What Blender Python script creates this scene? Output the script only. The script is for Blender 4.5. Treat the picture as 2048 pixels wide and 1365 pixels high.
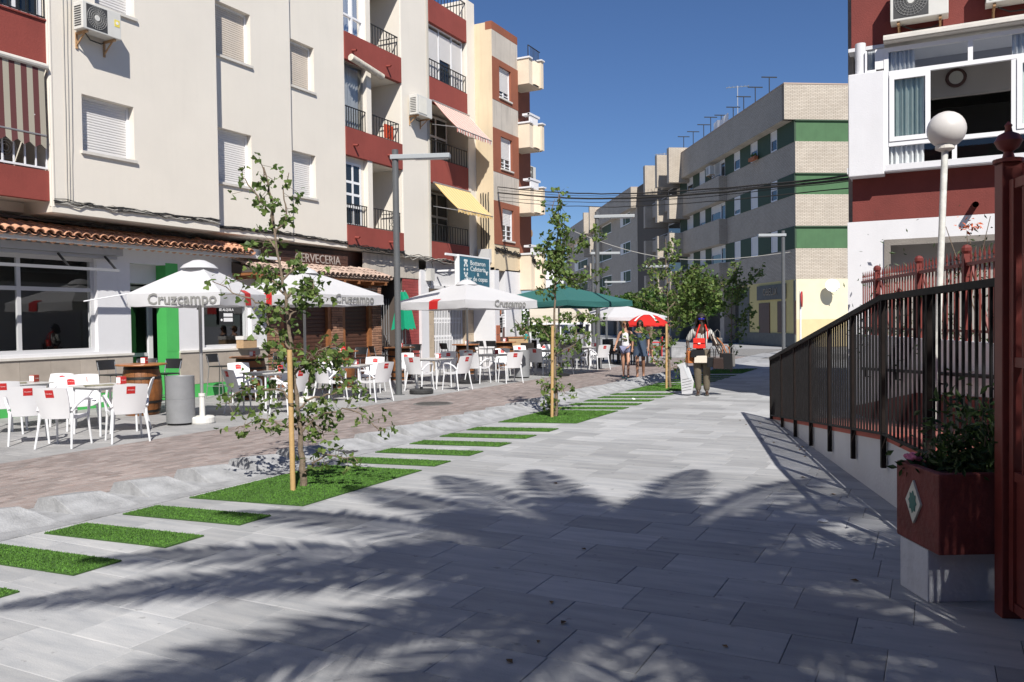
import bpy, bmesh, math, random
from mathutils import Vector, Matrix, Quaternion
random.seed(7)
R_ = math.radians
S = bpy.context.scene
COL = S.collection
for o in list(bpy.data.objects): bpy.data.objects.remove(o)

# ------------------------------------------------------------------ camera
FPX, CX, CY, EYE = 1660.0, 1024.0, 682.5, 1.62
YAW, PITCH, ROLL = R_(27.1), math.atan((644-682.5)/1660.0), R_(0.74)
FW = Vector((-math.sin(YAW)*math.cos(PITCH), math.cos(YAW)*math.cos(PITCH), math.sin(PITCH)))
_r0 = Vector((math.cos(YAW), math.sin(YAW), 0)); _u0 = _r0.cross(FW)
RT = _r0*math.cos(ROLL)-_u0*math.sin(ROLL)
UP = _u0*math.cos(ROLL)+_r0*math.sin(ROLL)
EYEP = Vector((0, 0, EYE))
cam = bpy.data.cameras.new('camera'); camo = bpy.data.objects.new('camera', cam); COL.objects.link(camo)
camo.matrix_world = Matrix((( RT.x, UP.x, -FW.x, 0), (RT.y, UP.y, -FW.y, 0), (RT.z, UP.z, -FW.z, EYE), (0, 0, 0, 1)))
cam.sensor_width = 36; cam.lens = 36*FPX/2048; cam.clip_start = 0.05; cam.clip_end = 5000
S.camera = camo
S.render.resolution_x, S.render.resolution_y = 1024, 682

# ------------------------------------------------------------------ sky, sun, exposure
SUN_EL, SH_AZ = 44.0, -37.5            # elevation; azimuth of the shadows measured from +Y towards +X
w = bpy.data.worlds.new('World'); S.world = w; w.use_nodes = True
nt = w.node_tree; nt.nodes.clear()
sky = nt.nodes.new('ShaderNodeTexSky'); sky.sky_type = 'NISHITA'; sky.sun_disc = False
sky.sun_elevation = R_(SUN_EL); sky.sun_rotation = R_(SH_AZ+180)
sky.altitude = 200; sky.air_density = 1.0; sky.dust_density = 0.15; sky.ozone_density = 5.0
bg = nt.nodes.new('ShaderNodeBackground'); bg.inputs['Strength'].default_value = 0.057
wo = nt.nodes.new('ShaderNodeOutputWorld')
hs = nt.nodes.new('ShaderNodeHueSaturation'); hs.inputs['Saturation'].default_value = 1.0
nt.links.new(sky.outputs[0], hs.inputs['Color']); mxs = nt.nodes.new('ShaderNodeMix'); mxs.data_type = 'RGBA'; mxs.blend_type = 'MULTIPLY'; mxs.inputs['Factor'].default_value = 1.0; mxs.inputs['B'].default_value = (0.84, 0.97, 1.20, 1)
nt.links.new(hs.outputs[0], mxs.inputs['A']); nt.links.new(mxs.outputs['Result'], bg.inputs[0]); nt.links.new(bg.outputs[0], wo.inputs[0])
sl = bpy.data.lights.new('sun', 'SUN'); sl.energy = 5.0; sl.angle = R_(0.53); sl.color = (1.0, 0.955, 0.885)
so = bpy.data.objects.new('sun', sl); COL.objects.link(so)
_a = R_(SH_AZ); _e = R_(SUN_EL)
SUNDIR = Vector((math.sin(_a)*math.cos(_e), math.cos(_a)*math.cos(_e), -math.sin(_e)))
so.rotation_euler = SUNDIR.to_track_quat('-Z', 'Y').to_euler(); so.location = (20, -20, 30)
S.view_settings.view_transform = 'Standard'; S.view_settings.look = 'None'
S.view_settings.exposure = 0.36; S.view_settings.gamma = 1.0; S.view_settings.use_curve_mapping = False

# ------------------------------------------------------------------ pixel -> place
def ray(px, py): return (FW+RT*((px-CX)/FPX)+UP*((CY-py)/FPX))
def gnd(px, py, z=0.0):
    d = ray(px, py); return EYEP+d*((z-EYE)/d.z)
def onX(px, py, X):
    d = ray(px, py); return EYEP+d*(X/d.x)
def onY(px, py, Y):
    d = ray(px, py); return EYEP+d*(Y/d.y)
def zX(px, py, X): return onX(px, py, X).z
def yX(px, X, py=640): return onX(px, py, X).y
def atd(px, py, depth): return EYEP+ray(px, py)*depth     # depth measured along the view axis
def depth_of(p): return (Vector(p)-EYEP).dot(FW)
def zat(px, py, base):
    d = ray(px, py); return EYE+d.z/math.hypot(d.x, d.y)*math.hypot(base[0], base[1])

# ------------------------------------------------------------------ materials
MATS = {}
def mat(name, col, rough=0.7, var=0.0, scale=4.0, bump=0.0, bscale=60.0, metal=0.0, col2=None, spec=0.5, streak=0.0, rnd=0.0, island=False, emit=None, coat=0.0):
    if name in MATS: return MATS[name]
    m = bpy.data.materials.new(name); m.use_nodes = True; n = m.node_tree.nodes; L = m.node_tree.links
    b = n['Principled BSDF']; b.inputs['Roughness'].default_value = rough; b.inputs['Metallic'].default_value = metal
    b.inputs['Specular IOR Level'].default_value = spec; b.inputs['Coat Weight'].default_value = coat
    c = (*col, 1)
    b.inputs['Base Color'].default_value = c
    tc = n.new('ShaderNodeTexCoord')
    last = None
    if var or col2 or streak:
        nz = n.new('ShaderNodeTexNoise'); nz.inputs['Scale'].default_value = scale; nz.inputs['Detail'].default_value = 6; nz.inputs['Roughness'].default_value = 0.65
        L.new(tc.outputs['Object'], nz.inputs['Vector'])
        mp = n.new('ShaderNodeMapRange'); mp.inputs['From Min'].default_value = 0.3; mp.inputs['From Max'].default_value = 0.7
        L.new(nz.outputs['Fac'], mp.inputs['Value'])
        mx = n.new('ShaderNodeMix'); mx.data_type = 'RGBA'
        mx.inputs['A'].default_value = tuple(min(1, x*(1-var)) for x in col)+(1,)
        mx.inputs['B'].default_value = (*col2, 1) if col2 else tuple(min(1, x*(1+var)) for x in col)+(1,)
        L.new(mp.outputs[0], mx.inputs['Factor']); last = mx.outputs['Result']
    if streak:
        mpg = n.new('ShaderNodeMapping'); mpg.inputs['Scale'].default_value = (5, 5, 0.35)
        L.new(tc.outputs['Object'], mpg.inputs['Vector'])
        n2 = n.new('ShaderNodeTexNoise'); n2.inputs['Scale'].default_value = 1.6; n2.inputs['Detail'].default_value = 8
        L.new(mpg.outputs[0], n2.inputs['Vector'])
        r2 = n.new('ShaderNodeMapRange'); r2.inputs['From Min'].default_value = 0.52; r2.inputs['From Max'].default_value = 0.78; r2.inputs['To Max'].default_value = streak
        L.new(n2.outputs['Fac'], r2.inputs['Value'])
        m2 = n.new('ShaderNodeMix'); m2.data_type = 'RGBA'; m2.inputs['B'].default_value = tuple(x*0.55 for x in col)+(1,)
        L.new(r2.outputs[0], m2.inputs['Factor']); L.new(last, m2.inputs['A']); last = m2.outputs['Result']
    if rnd:
        if island:
            g = n.new('ShaderNodeNewGeometry'); src = g.outputs['Random Per Island']
        else:
            g = n.new('ShaderNodeObjectInfo'); src = g.outputs['Random']
        r3 = n.new('ShaderNodeMapRange'); r3.inputs['To Min'].default_value = 1-rnd; r3.inputs['To Max'].default_value = 1+rnd
        L.new(src, r3.inputs['Value'])
        h = n.new('ShaderNodeHueSaturation'); L.new(r3.outputs[0], h.inputs['Value'])
        if last: L.new(last, h.inputs['Color'])
        else: h.inputs['Color'].default_value = c
        last = h.outputs['Color']
    if last: L.new(last, b.inputs['Base Color'])
    if bump:
        nb = n.new('ShaderNodeTexNoise'); nb.inputs['Scale'].default_value = bscale; nb.inputs['Detail'].default_value = 5
        L.new(tc.outputs['Object'], nb.inputs['Vector'])
        bp = n.new('ShaderNodeBump'); bp.inputs['Strength'].default_value = bump; bp.inputs['Distance'].default_value = 0.02
        L.new(nb.outputs['Fac'], bp.inputs['Height']); L.new(bp.outputs[0], b.inputs['Normal'])
    if emit:
        b.inputs['Emission Color'].default_value = (*emit[0], 1); b.inputs['Emission Strength'].default_value = emit[1]
    MATS[name] = m; return m
def glass_mat(name, tint=(0.94, 0.96, 0.96), refl=0.06):
    m = bpy.data.materials.new(name); m.use_nodes = True; n = m.node_tree.nodes; L = m.node_tree.links; n.clear()
    o = n.new('ShaderNodeOutputMaterial'); mx = n.new('ShaderNodeMixShader'); t = n.new('ShaderNodeBsdfTransparent'); g = n.new('ShaderNodeBsdfGlossy')
    t.inputs['Color'].default_value = (*tint, 1); g.inputs['Roughness'].default_value = 0.01
    lw = n.new('ShaderNodeLayerWeight'); lw.inputs['Blend'].default_value = 0.25
    r = n.new('ShaderNodeMapRange'); r.inputs['To Min'].default_value = refl; r.inputs['To Max'].default_value = 0.75
    L.new(lw.outputs['Fresnel'], r.inputs['Value']); L.new(r.outputs[0], mx.inputs['Fac']); L.new(t.outputs[0], mx.inputs[1]); L.new(g.outputs[0], mx.inputs[2]); L.new(mx.outputs[0], o.inputs['Surface'])
    MATS[name] = m; return m

# ------------------------------------------------------------------ mesh builder
def basis(d):
    d = Vector(d).normalized(); a = Vector((0, 0, 1)) if abs(d.z) < 0.95 else Vector((1, 0, 0))
    x = d.cross(a).normalized(); return x, x.cross(d).normalized()
class MB:
    def __init__(s): s.v = []; s.f = []; s.m = []
    def add(s, vs, fs, mi=0):
        k = len(s.v); s.v += [tuple(q) for q in vs]; s.f += [tuple(i+k for i in f) for f in fs]; s.m += [mi]*len(fs); return s
    def box(s, x0, x1, y0, y1, z0, z1, mi=0):
        if x0 > x1: x0, x1 = x1, x0
        if y0 > y1: y0, y1 = y1, y0
        if z0 > z1: z0, z1 = z1, z0
        return s.add([(x0,y0,z0),(x1,y0,z0),(x1,y1,z0),(x0,y1,z0),(x0,y0,z1),(x1,y0,z1),(x1,y1,z1),(x0,y1,z1)],
                     [(0,3,2,1),(4,5,6,7),(0,1,5,4),(1,2,6,5),(2,3,7,6),(3,0,4,7)], mi)
    def pane(s, x0, x1, y, z0, z1, mi=0):
        return s.add([(x0, y, z0), (x1, y, z0), (x1, y, z1), (x0, y, z1)], [(0, 1, 2, 3)], mi)
    def obox(s, c, size, M=None, mi=0):
        hx, hy, hz = size[0]/2, size[1]/2, size[2]/2; c = Vector(c)
        vs = [Vector(q) for q in [(-hx,-hy,-hz),(hx,-hy,-hz),(hx,hy,-hz),(-hx,hy,-hz),(-hx,-hy,hz),(hx,-hy,hz),(hx,hy,hz),(-hx,hy,hz)]]
        if M is not None: vs = [M @ q for q in vs]
        return s.add([q+c for q in vs], [(0,3,2,1),(4,5,6,7),(0,1,5,4),(1,2,6,5),(2,3,7,6),(3,0,4,7)], mi)
    def bar(s, p0, p1, wd, ht, mi=0):
        p0 = Vector(p0); p1 = Vector(p1); x, y = basis(p1-p0)
        if abs((p1-p0).normalized().z) < 0.95: x, y = (p1-p0).normalized().cross(Vector((0,0,1))).normalized(), None; y = x.cross((p1-p0).normalized()).normalized()
        a, b = x*wd/2, y*ht/2
        vs = [p0-a-b, p0+a-b, p0+a+b, p0-a+b, p1-a-b, p1+a-b, p1+a+b, p1-a+b]
        return s.add(vs, [(0,3,2,1),(4,5,6,7),(0,1,5,4),(1,2,6,5),(2,3,7,6),(3,0,4,7)], mi)
    def tube(s, pts, r, n=8, mi=0, cap=True):
        pts = [Vector(p) for p in pts]; k = len(pts); rr = r if isinstance(r, (list, tuple)) else [r]*k
        vs = []; X = None
        for i, p in enumerate(pts):
            d = (pts[min(i+1, k-1)]-pts[max(i-1, 0)])
            if d.length < 1e-9: d = Vector((0, 0, 1))
            d.normalize()
            if X is None: X = basis(d)[0]; Y = d.cross(X)
            else:
                X = (X-d*X.dot(d))
                X = X.normalized() if X.length > 1e-6 else basis(d)[0]
                Y = d.cross(X)
            for j in range(n):
                a = 2*math.pi*j/n; vs.append(p+X*(math.cos(a)*rr[i])+Y*(math.sin(a)*rr[i]))
        fs = [(i*n+j, i*n+(j+1) % n, (i+1)*n+(j+1) % n, (i+1)*n+j) for i in range(k-1) for j in range(n)]
        if cap: fs += [tuple(range(n-1, -1, -1)), tuple((k-1)*n+j for j in range(n))]
        return s.add(vs, fs, mi)
    def lathe(s, prof, c=(0,0,0), n=24, mi=0, cap=True):
        c = Vector(c); vs = []
        for r, z in prof:
            for j in range(n):
                a = 2*math.pi*j/n; vs.append((c.x+r*math.cos(a), c.y+r*math.sin(a), c.z+z))
        k = len(prof)
        fs = [(i*n+j, i*n+(j+1) % n, (i+1)*n+(j+1) % n, (i+1)*n+j) for i in range(k-1) for j in range(n)]
        if cap: fs += [tuple(range(n-1, -1, -1)), tuple((k-1)*n+j for j in range(n))]
        return s.add(vs, fs, mi)
    def sphere(s, c, r, n=12, mi=0, sc=(1,1,1)):
        c = Vector(c); m = max(4, n//2); vs = [(c.x, c.y, c.z-r*sc[2])]
        for i in range(1, m):
            t = math.pi*i/m
            for j in range(n):
                a = 2*math.pi*j/n; vs.append((c.x+r*sc[0]*math.sin(t)*math.cos(a), c.y+r*sc[1]*math.sin(t)*math.sin(a), c.z-r*sc[2]*math.cos(t)))
        vs.append((c.x, c.y, c.z+r*sc[2])); e = len(vs)-1
        fs = [(0, 1+(j+1) % n, 1+j) for j in range(n)]
        fs += [(1+i*n+j, 1+i*n+(j+1) % n, 1+(i+1)*n+(j+1) % n, 1+(i+1)*n+j) for i in range(m-2) for j in range(n)]
        fs += [(1+(m-2)*n+j, 1+(m-2)*n+(j+1) % n, e) for j in range(n)]
        return s.add(vs, fs, mi)
    def prism(s, poly, d, mi=0):       # planar polygon (3d points) extruded by vector d
        P = [Vector(p) for p in poly]; d = Vector(d); k = len(P)
        return s.add(P+[p+d for p in P], [tuple(range(k-1, -1, -1)), tuple(range(k, 2*k))]+[(i, (i+1) % k, k+(i+1) % k, k+i) for i in range(k)], mi)
    def grid(s, rows, mi=0):           # rows of points -> quad sheet
        n = len(rows[0]); vs = [p for r in rows for p in r]
        return s.add(vs, [(i*n+j, i*n+j+1, (i+1)*n+j+1, (i+1)*n+j) for i in range(len(rows)-1) for j in range(n-1)], mi)
    def mesh(s, name, mats, smooth=False, bevel=0.0):
        me = bpy.data.meshes.new(name); me.from_pydata(s.v, [], s.f)
        for m in (mats if isinstance(mats, (list, tuple)) else [mats]): me.materials.append(m)
        me.polygons.foreach_set('material_index', s.m)
        bm = bmesh.new(); bm.from_mesh(me)
        if bevel: bmesh.ops.bevel(bm, geom=bm.edges[:], offset=bevel, segments=2, affect='EDGES', profile=0.6)
        bmesh.ops.recalc_face_normals(bm, faces=bm.faces); bm.to_mesh(me); bm.free()
        if smooth:
            me.polygons.foreach_set('use_smooth', [True]*len(me.polygons))
            try: me.set_sharp_from_angle(angle=R_(38))
            except Exception: pass
        me.update(); return me
def link(name, me, parent=None, loc=None, rot=None):
    o = bpy.data.objects.new(name, me); COL.objects.link(o)
    if parent is not None: o.parent = parent
    if loc is not None: o.location = loc
    if rot is not None: o.rotation_euler = rot
    return o
def part(mb, name, mats, parent=None, smooth=False, bevel=0.0, kind=None, label=None, loc=None, rot=None):
    o = link(name, mb.mesh(name, mats, smooth, bevel), parent, loc, rot)
    if kind: o['kind'] = kind
    if label: o['label'] = label
    return o
def tag(o, label, cat, group=None):
    o['label'] = label; o['category'] = cat
    if group: o['group'] = group
    return o
def thing(name, label, cat, loc=(0,0,0), rz=0.0, group=None):
    o = bpy.data.objects.new(name, None); COL.objects.link(o); o.empty_display_size = 0.2
    o.location = loc; o.rotation_euler = (0, 0, rz); return tag(o, label, cat, group)
def struct(mb, name, mats, parent=None, smooth=False):
    o = part(mb, name, mats, parent, smooth); o['kind'] = 'structure'; return o
KIDS = {}
def copy_tree(src, loc, rz, label=None, group=None):
    def rec(o, par):
        c = o.copy(); COL.objects.link(c)
        if par is not None: c.parent = par
        for ch in o.children: rec(ch, c)
        return c
    r = rec(src, None); r.location = loc; r.rotation_euler = (0, 0, rz)
    if label: r['label'] = label
    if group: r['group'] = group
    return r
def text_mesh(s, size, mat_, depth=0.003, bold=0.0, res=2, align='CENTER'):
    cu = bpy.data.curves.new('txt', 'FONT'); cu.body = s; cu.size = size; cu.extrude = depth; cu.align_x = align; cu.align_y = 'CENTER'; cu.resolution_u = res; cu.offset = bold
    o = bpy.data.objects.new('txt', cu); COL.objects.link(o)
    dg = bpy.context.evaluated_depsgraph_get(); me = bpy.data.meshes.new_from_object(o.evaluated_get(dg)); bpy.data.objects.remove(o)
    me.materials.clear(); me.materials.append(mat_); return me
def lerp(a, b, t): return a+(b-a)*t
# ================================================================== GROUND
def stone_mat(name, colA, colB, rnd, island, along='X', rough=0.75, sc=1.0):
    m = bpy.data.materials.new(name); m.use_nodes = True; n = m.node_tree.nodes; L = m.node_tree.links; b = n['Principled BSDF']
    g = n.new('ShaderNodeNewGeometry')
    mp = n.new('ShaderNodeMapping'); mp.inputs['Scale'].default_value = (1.2*sc, 7*sc, 3) if along == 'X' else (7*sc, 1.2*sc, 3)
    L.new(g.outputs['Position'], mp.inputs['Vector'])
    src = None
    if island: src = g.outputs['Random Per Island']
    else:
        oi = n.new('ShaderNodeObjectInfo'); src = oi.outputs['Random']
    add = n.new('ShaderNodeVectorMath'); add.operation = 'ADD'; cmb = n.new('ShaderNodeCombineXYZ')
    ml = n.new('ShaderNodeMath'); ml.operation = 'MULTIPLY'; ml.inputs[1].default_value = 37.0; L.new(src, ml.inputs[0])
    L.new(ml.outputs[0], cmb.inputs[2]); L.new(mp.outputs[0], add.inputs[0]); L.new(cmb.outputs[0], add.inputs[1])
    nz = n.new('ShaderNodeTexNoise'); nz.inputs['Scale'].default_value = 1.5; nz.inputs['Detail'].default_value = 8; nz.inputs['Roughness'].default_value = 0.6
    L.new(add.outputs[0], nz.inputs['Vector'])
    r = n.new('ShaderNodeMapRange'); r.inputs['From Min'].default_value = 0.3; r.inputs['From Max'].default_value = 0.7; L.new(nz.outputs['Fac'], r.inputs['Value'])
    mx = n.new('ShaderNodeMix'); mx.data_type = 'RGBA'; mx.inputs['A'].default_value = (*colA, 1); mx.inputs['B'].default_value = (*colB, 1); L.new(r.outputs[0], mx.inputs['Factor'])
    r2 = n.new('ShaderNodeMapRange'); r2.inputs['To Min'].default_value = 1-rnd; r2.inputs['To Max'].default_value = 1+rnd; L.new(src, r2.inputs['Value'])
    h = n.new('ShaderNodeHueSaturation'); L.new(r2.outputs[0], h.inputs['Value']); L.new(mx.outputs['Result'], h.inputs['Color'])
    # fine speckle + broad dirt, shared by all pieces
    n3 = n.new('ShaderNodeTexNoise'); n3.inputs['Scale'].default_value = 0.55; n3.inputs['Detail'].default_value = 7; L.new(g.outputs['Position'], n3.inputs['Vector'])
    r3 = n.new('ShaderNodeMapRange'); r3.inputs['From Min'].default_value = 0.35; r3.inputs['From Max'].default_value = 0.7; r3.inputs['To Min'].default_value = 0.86; r3.inputs['To Max'].default_value = 1.08; L.new(n3.outputs['Fac'], r3.inputs['Value'])
    h2 = n.new('ShaderNodeHueSaturation'); L.new(r3.outputs[0], h2.inputs['Value']); L.new(h.outputs[0], h2.inputs['Color'])
    n4 = n.new('ShaderNodeTexNoise'); n4.inputs['Scale'].default_value = 11; n4.inputs['Detail'].default_value = 3; L.new(g.outputs['Position'], n4.inputs['Vector'])
    r4 = n.new('ShaderNodeMapRange'); r4.inputs['From Min'].default_value = 0.66; r4.inputs['From Max'].default_value = 0.72; r4.inputs['To Min'].default_value = 1.0; r4.inputs['To Max'].default_value = 0.72; L.new(n4.outputs['Fac'], r4.inputs['Value'])
    h3 = n.new('ShaderNodeHueSaturation'); L.new(r4.outputs[0], h3.inputs['Value']); L.new(h2.outputs[0], h3.inputs['Color']); h2 = h3
    L.new(h2.outputs[0], b.inputs['Base Color']); b.inputs['Roughness'].default_value = rough
    nb = n.new('ShaderNodeTexNoise'); nb.inputs['Scale'].default_value = 90; nb.inputs['Detail'].default_value = 4; L.new(g.outputs['Position'], nb.inputs['Vector'])
    bp = n.new('ShaderNodeBump'); bp.inputs['Strength'].default_value = 0.25; bp.inputs['Distance'].default_value = 0.01; L.new(nb.outputs['Fac'], bp.inputs['Height']); L.new(bp.outputs[0], b.inputs['Normal'])
    MATS[name] = m; return m
SLAB_A, SLAB_B = (0.30, 0.31, 0.325), (0.43, 0.43, 0.43)
m_slab = stone_mat('promenade_stone', SLAB_A, SLAB_B, 0.15, False)
m_slabI = stone_mat('promenade_stone_far', SLAB_A, SLAB_B, 0.17, True)
m_walk = stone_mat('sidewalk_stone', (0.27, 0.27, 0.275), (0.36, 0.355, 0.35), 0.10, False)
m_walkI = stone_mat('sidewalk_stone_far', (0.27, 0.27, 0.275), (0.36, 0.355, 0.35), 0.10, True)
PV_A, PV_B = (0.255, 0.19, 0.17), (0.29, 0.265, 0.255)
m_pav = stone_mat('pink_paver', PV_A, PV_B, 0.22, False, 'Y', sc=3)
m_pavI = stone_mat('pink_paver_far', PV_A, PV_B, 0.22, True, 'Y', sc=3)
m_joint = mat('joint_sand', (0.20, 0.195, 0.19), 0.95, 0.25, 8)
m_conc = mat('kerb_concrete', (0.30, 0.305, 0.315), 0.8, 0.30, 4, 0.4, 60)
m_plaza = mat('plaza_paving', (0.30, 0.30, 0.305), 0.85, 0.12, 1.2, 0.2, 30)

mb = MB()
mb.add([(-900, -700, -0.03), (900, -700, -0.03), (900, 1100, -0.03), (-900, 1100, -0.03)], [(0, 1, 2, 3)])
ground = struct(mb, 'ground', m_plaza)

def pave(name, x0, x1, y0, y1, lx, ly, mats, along='X', keep=300, gap=0.004, th=0.03, far_y=40, clip=None, jit=0.0):
    """rows of pieces; the nearest `keep` are objects, the rest one joined part"""
    b = MB(); b.add([(x0, y0, -0.012), (x1, y0, -0.012), (x1, y1, -0.012), (x0, y1, -0.012)], [(0, 1, 2, 3)])
    root = struct(b, name, m_joint)
    cells = []
    if along == 'X':
        y = y0; k = 0
        while y < min(y1, far_y)-1e-6:
            x = x0-random.random()*lx
            while x < x1:
                l = lx*random.choice((1, 1, 1, 0.75, 1.25)) if jit else lx
                a, c = max(x, x0), min(x+l, x1)
                if c-a > 0.06: cells.append((a, c, y, min(y+ly, y1)))
                x += l
            y += ly; k += 1
    else:
        x = x0; k = 0
        while x < x1-1e-6:
            y = y0-(k % 2)*lx/2-random.random()*0.01
            while y < min(y1, far_y):
                a, c = max(y, y0), min(y+lx, y1)
                if c-a > 0.04: cells.append((x, min(x+ly, x1), a, c))
                y += lx
            x += ly; k += 1
    def key(c):
        p = Vector(((c[0]+c[1])/2, (c[2]+c[3])/2, 0)); d = p-EYEP; z = d.dot(FW)
        vis = z > 0.5 and abs(d.dot(RT)/z) < 0.64 and d.dot(UP)/z > -0.42
        return (0 if vis else 1, d.length)
    cells.sort(key=key); meshes = {}
    for c in cells[:keep]:
        w_, d_ = round(c[1]-c[0], 2), round(c[3]-c[2], 2)
        if (w_, d_) not in meshes:
            q = MB(); hx, hy = w_/2-gap/2, d_/2-gap/2; e = 0.003
            q.add([(-hx,-hy,-th),(hx,-hy,-th),(hx,hy,-th),(-hx,hy,-th),(-hx,-hy,-e),(hx,-hy,-e),(hx,hy,-e),(-hx,hy,-e),(-hx+e,-hy+e,0),(hx-e,-hy+e,0),(hx-e,hy-e,0),(-hx+e,hy-e,0)],
                  [(0,1,5,4),(1,2,6,5),(2,3,7,6),(3,0,4,7),(4,5,9,8),(5,6,10,9),(6,7,11,10),(7,4,8,11),(8,9,10,11)])
            meshes[(w_, d_)] = q.mesh('slab' if along == 'X' else 'brick', mats[0])
        link('slab' if along == 'X' else 'brick', meshes[(w_, d_)], root, ((c[0]+c[1])/2, (c[2]+c[3])/2, random.uniform(-0.0012, 0.0008)))
    b = MB(); g = gap/2
    for c in cells[keep:]:
        z = random.uniform(-0.0012, 0.0008)
        b.add([(c[0]+g,c[2]+g,-th),(c[1]-g,c[2]+g,-th),(c[1]-g,c[3]-g,-th),(c[0]+g,c[3]-g,-th),(c[0]+g,c[2]+g,z),(c[1]-g,c[2]+g,z),(c[1]-g,c[3]-g,z),(c[0]+g,c[3]-g,z)],
              [(0,1,5,4),(1,2,6,5),(2,3,7,6),(3,0,4,7),(4,5,6,7)])
    part(b, 'far_slabs' if along == 'X' else 'far_bricks', mats[1], root, kind='stuff')
    return root
pave('pavement', -6.34, 2.6, 0.4, 40, 0.6, 0.4, (m_slab, m_slabI), 'X', 300, gap=0.0024, far_y=34, jit=1)
pave('sidewalk', -15.6, -10.0, 4.5, 46, 0.6, 0.4, (m_walk, m_walkI), 'X', 220, far_y=40, jit=1)
pave('road', -10.0, -7.22, 2.5, 46, 0.2, 0.1, (m_pav, m_pavI), 'Y', 300, gap=0.005, far_y=36)

# kerb of sculpted concrete wedges between road and promenade
b = MB(); b.box(-7.22, -6.34, 0.4, 40, -0.03, 0.004); kerb = struct(b, 'kerb', m_conc)
def wedge():
    q = MB()
    # low at the promenade side, ridge near the road side, blunt near end
    q.add([(-0.42,-0.27,0),(0.16,-0.27,0),(0.40,0.27,0),(-0.42,0.27,0),(-0.40,-0.23,0.075),(-0.16,-0.25,0.105),(-0.02,0.12,0.10),(-0.40,0.16,0.06),(0.10,0.22,0.05)],
          [(0,1,5,4),(1,2,8,5),(5,8,6),(4,5,6,7),(0,4,7,3),(7,6,8,3),(8,2,3)])
    return q.mesh('kerb_block', m_conc, False, .012)
me_w = wedge()
PERIOD = 0.755
for i in range(34):
    y = 2.62+i*PERIOD
    o = link('kerb_block', me_w, kerb, (-6.78+random.uniform(-.01, .01), y, 0.002)); o.scale = (random.uniform(.94, 1.02), random.uniform(.95, 1.05), random.uniform(1.15, 1.45))
# drain grate and manhole in the road
b = MB(); p = gnd(678, 905); b.box(p.x-.2, p.x+.2, p.y-.16, p.y+.16, -0.01, 0.006, 0)
for i in range(7): b.box(p.x-.18+i*.056, p.x-.155+i*.056, p.y-.15, p.y+.15, 0.006, 0.014, 1)
dg = part(b, 'drain_grate', [mat('drain_dark', (0.02, 0.02, 0.02), 0.9), mat('drain_iron', (0.13, 0.13, 0.14), 0.5, metal=0.6)])
tag(dg, 'small slotted iron drain grate in the kerb beside the first large grass bed', 'drain')
mh = thing('manhole_cover', 'round weathered iron manhole cover set into the pink brick road', 'manhole', gnd(866, 808))
b = MB(); b.lathe([(0.40, 0.0), (0.40, 0.006), (0.37, 0.008)], n=32); part(b, 'frame', mat('manhole_rim', (0.16, 0.155, 0.15), 0.7, 0.2, 10), mh)
b = MB(); b.lathe([(0.35, 0.002), (0.35, 0.011)], n=32)
for i in range(-5, 6):
    for j in range(-5, 6):
        if math.hypot(i, j) < 5.4: b.box(i*.06-.018, i*.06+.018, j*.06-.018, j*.06+.018, 0.011, 0.015)
part(b, 'cover', mat('manhole_iron', (0.11, 0.105, 0.10), 0.6, 0.25, 12, metal=0.3), mh)

# ------------------------------------------------------------------ artificial grass beds
m_gbase = mat('turf_backing', (0.04, 0.10, 0.016), 0.95, 0.3, 20)
m_gbl = mat('turf_blade', (0.08, 0.185, 0.028), 0.75, 0.28, 3.0, rnd=0.35, island=True, spec=0.25)
PADY = []
for c in range(-1, 4):
    yb = 5.52+c*6.24; PADY.append((yb, 1.92, True))
    for k in range(5): PADY.append(((2.00, 2.68, 3.38, 4.09, 4.80)[k] if c == -1 else yb+2.16+k*0.765, 0.36, False))
BEDS = {0: 'the sapling in front of the beer bar', 1: 'the sapling near the second grey bin', 2: 'the sapling behind the walking vendor', 3: 'the shaded sapling'}
ORD = ('first', 'second', 'third', 'fourth', 'fifth')
PK = {}
for pi, (y, dep, big) in enumerate(PADY):
    c_, k_ = pi//6-1, pi % 6-1
    if y < 2.2 or y > 26.5: continue
    sk = 0.026*(y+dep/2); xl, xr = -6.22-0.006*y, -4.99-0.006*y
    Q = [Vector((xl, y, 0)), Vector((xr, y+sk, 0)), Vector((xr, y+sk+dep, 0)), Vector((xl, y+dep, 0))]
    cen = sum(Q, Vector())/4
    t = thing('grass_bed', ('square artificial turf bed around '+BEDS.get(c_, 'a sapling')) if big else (ORD[4-k_]+' narrow turf strip before the bed of '+BEDS[0] if c_ == -1 else ORD[k_]+' narrow turf strip beyond the bed of '+BEDS[c_]),
              'grass bed', cen, 0, 'square turf beds in the paving' if big else 'narrow turf strips in the paving')
    q = MB(); q.prism([(p-cen)+Vector((0, 0, 0.002)) for p in Q], (0, 0, 0.008)); part(q, 'backing', m_gbase, t)
    area = (xr-xl)*dep; n = int(area*min(15000, 15000*(6.5/max(6.5, cen.length))**1.6)); q = MB(); wdt = 0.0032*max(1, cen.length/7)
    for _ in range(n):
        u, v = random.random(), random.random(); p = (Q[0].lerp(Q[1], u)).lerp(Q[3].lerp(Q[2], u), v)-cen
        a = random.random()*6.283; h = random.uniform(0.005, 0.013); lx, ly = math.cos(a)*wdt, math.sin(a)*wdt; tx, ty = random.gauss(0, .007), random.gauss(0, .007)
        q.add([(p.x-lx, p.y-ly, .01), (p.x+lx, p.y+ly, .01), (p.x+tx, p.y+ty, .01+h)], [(0, 1, 2)])
    part(q, 'turf', m_gbl, t, kind='stuff')
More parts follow.
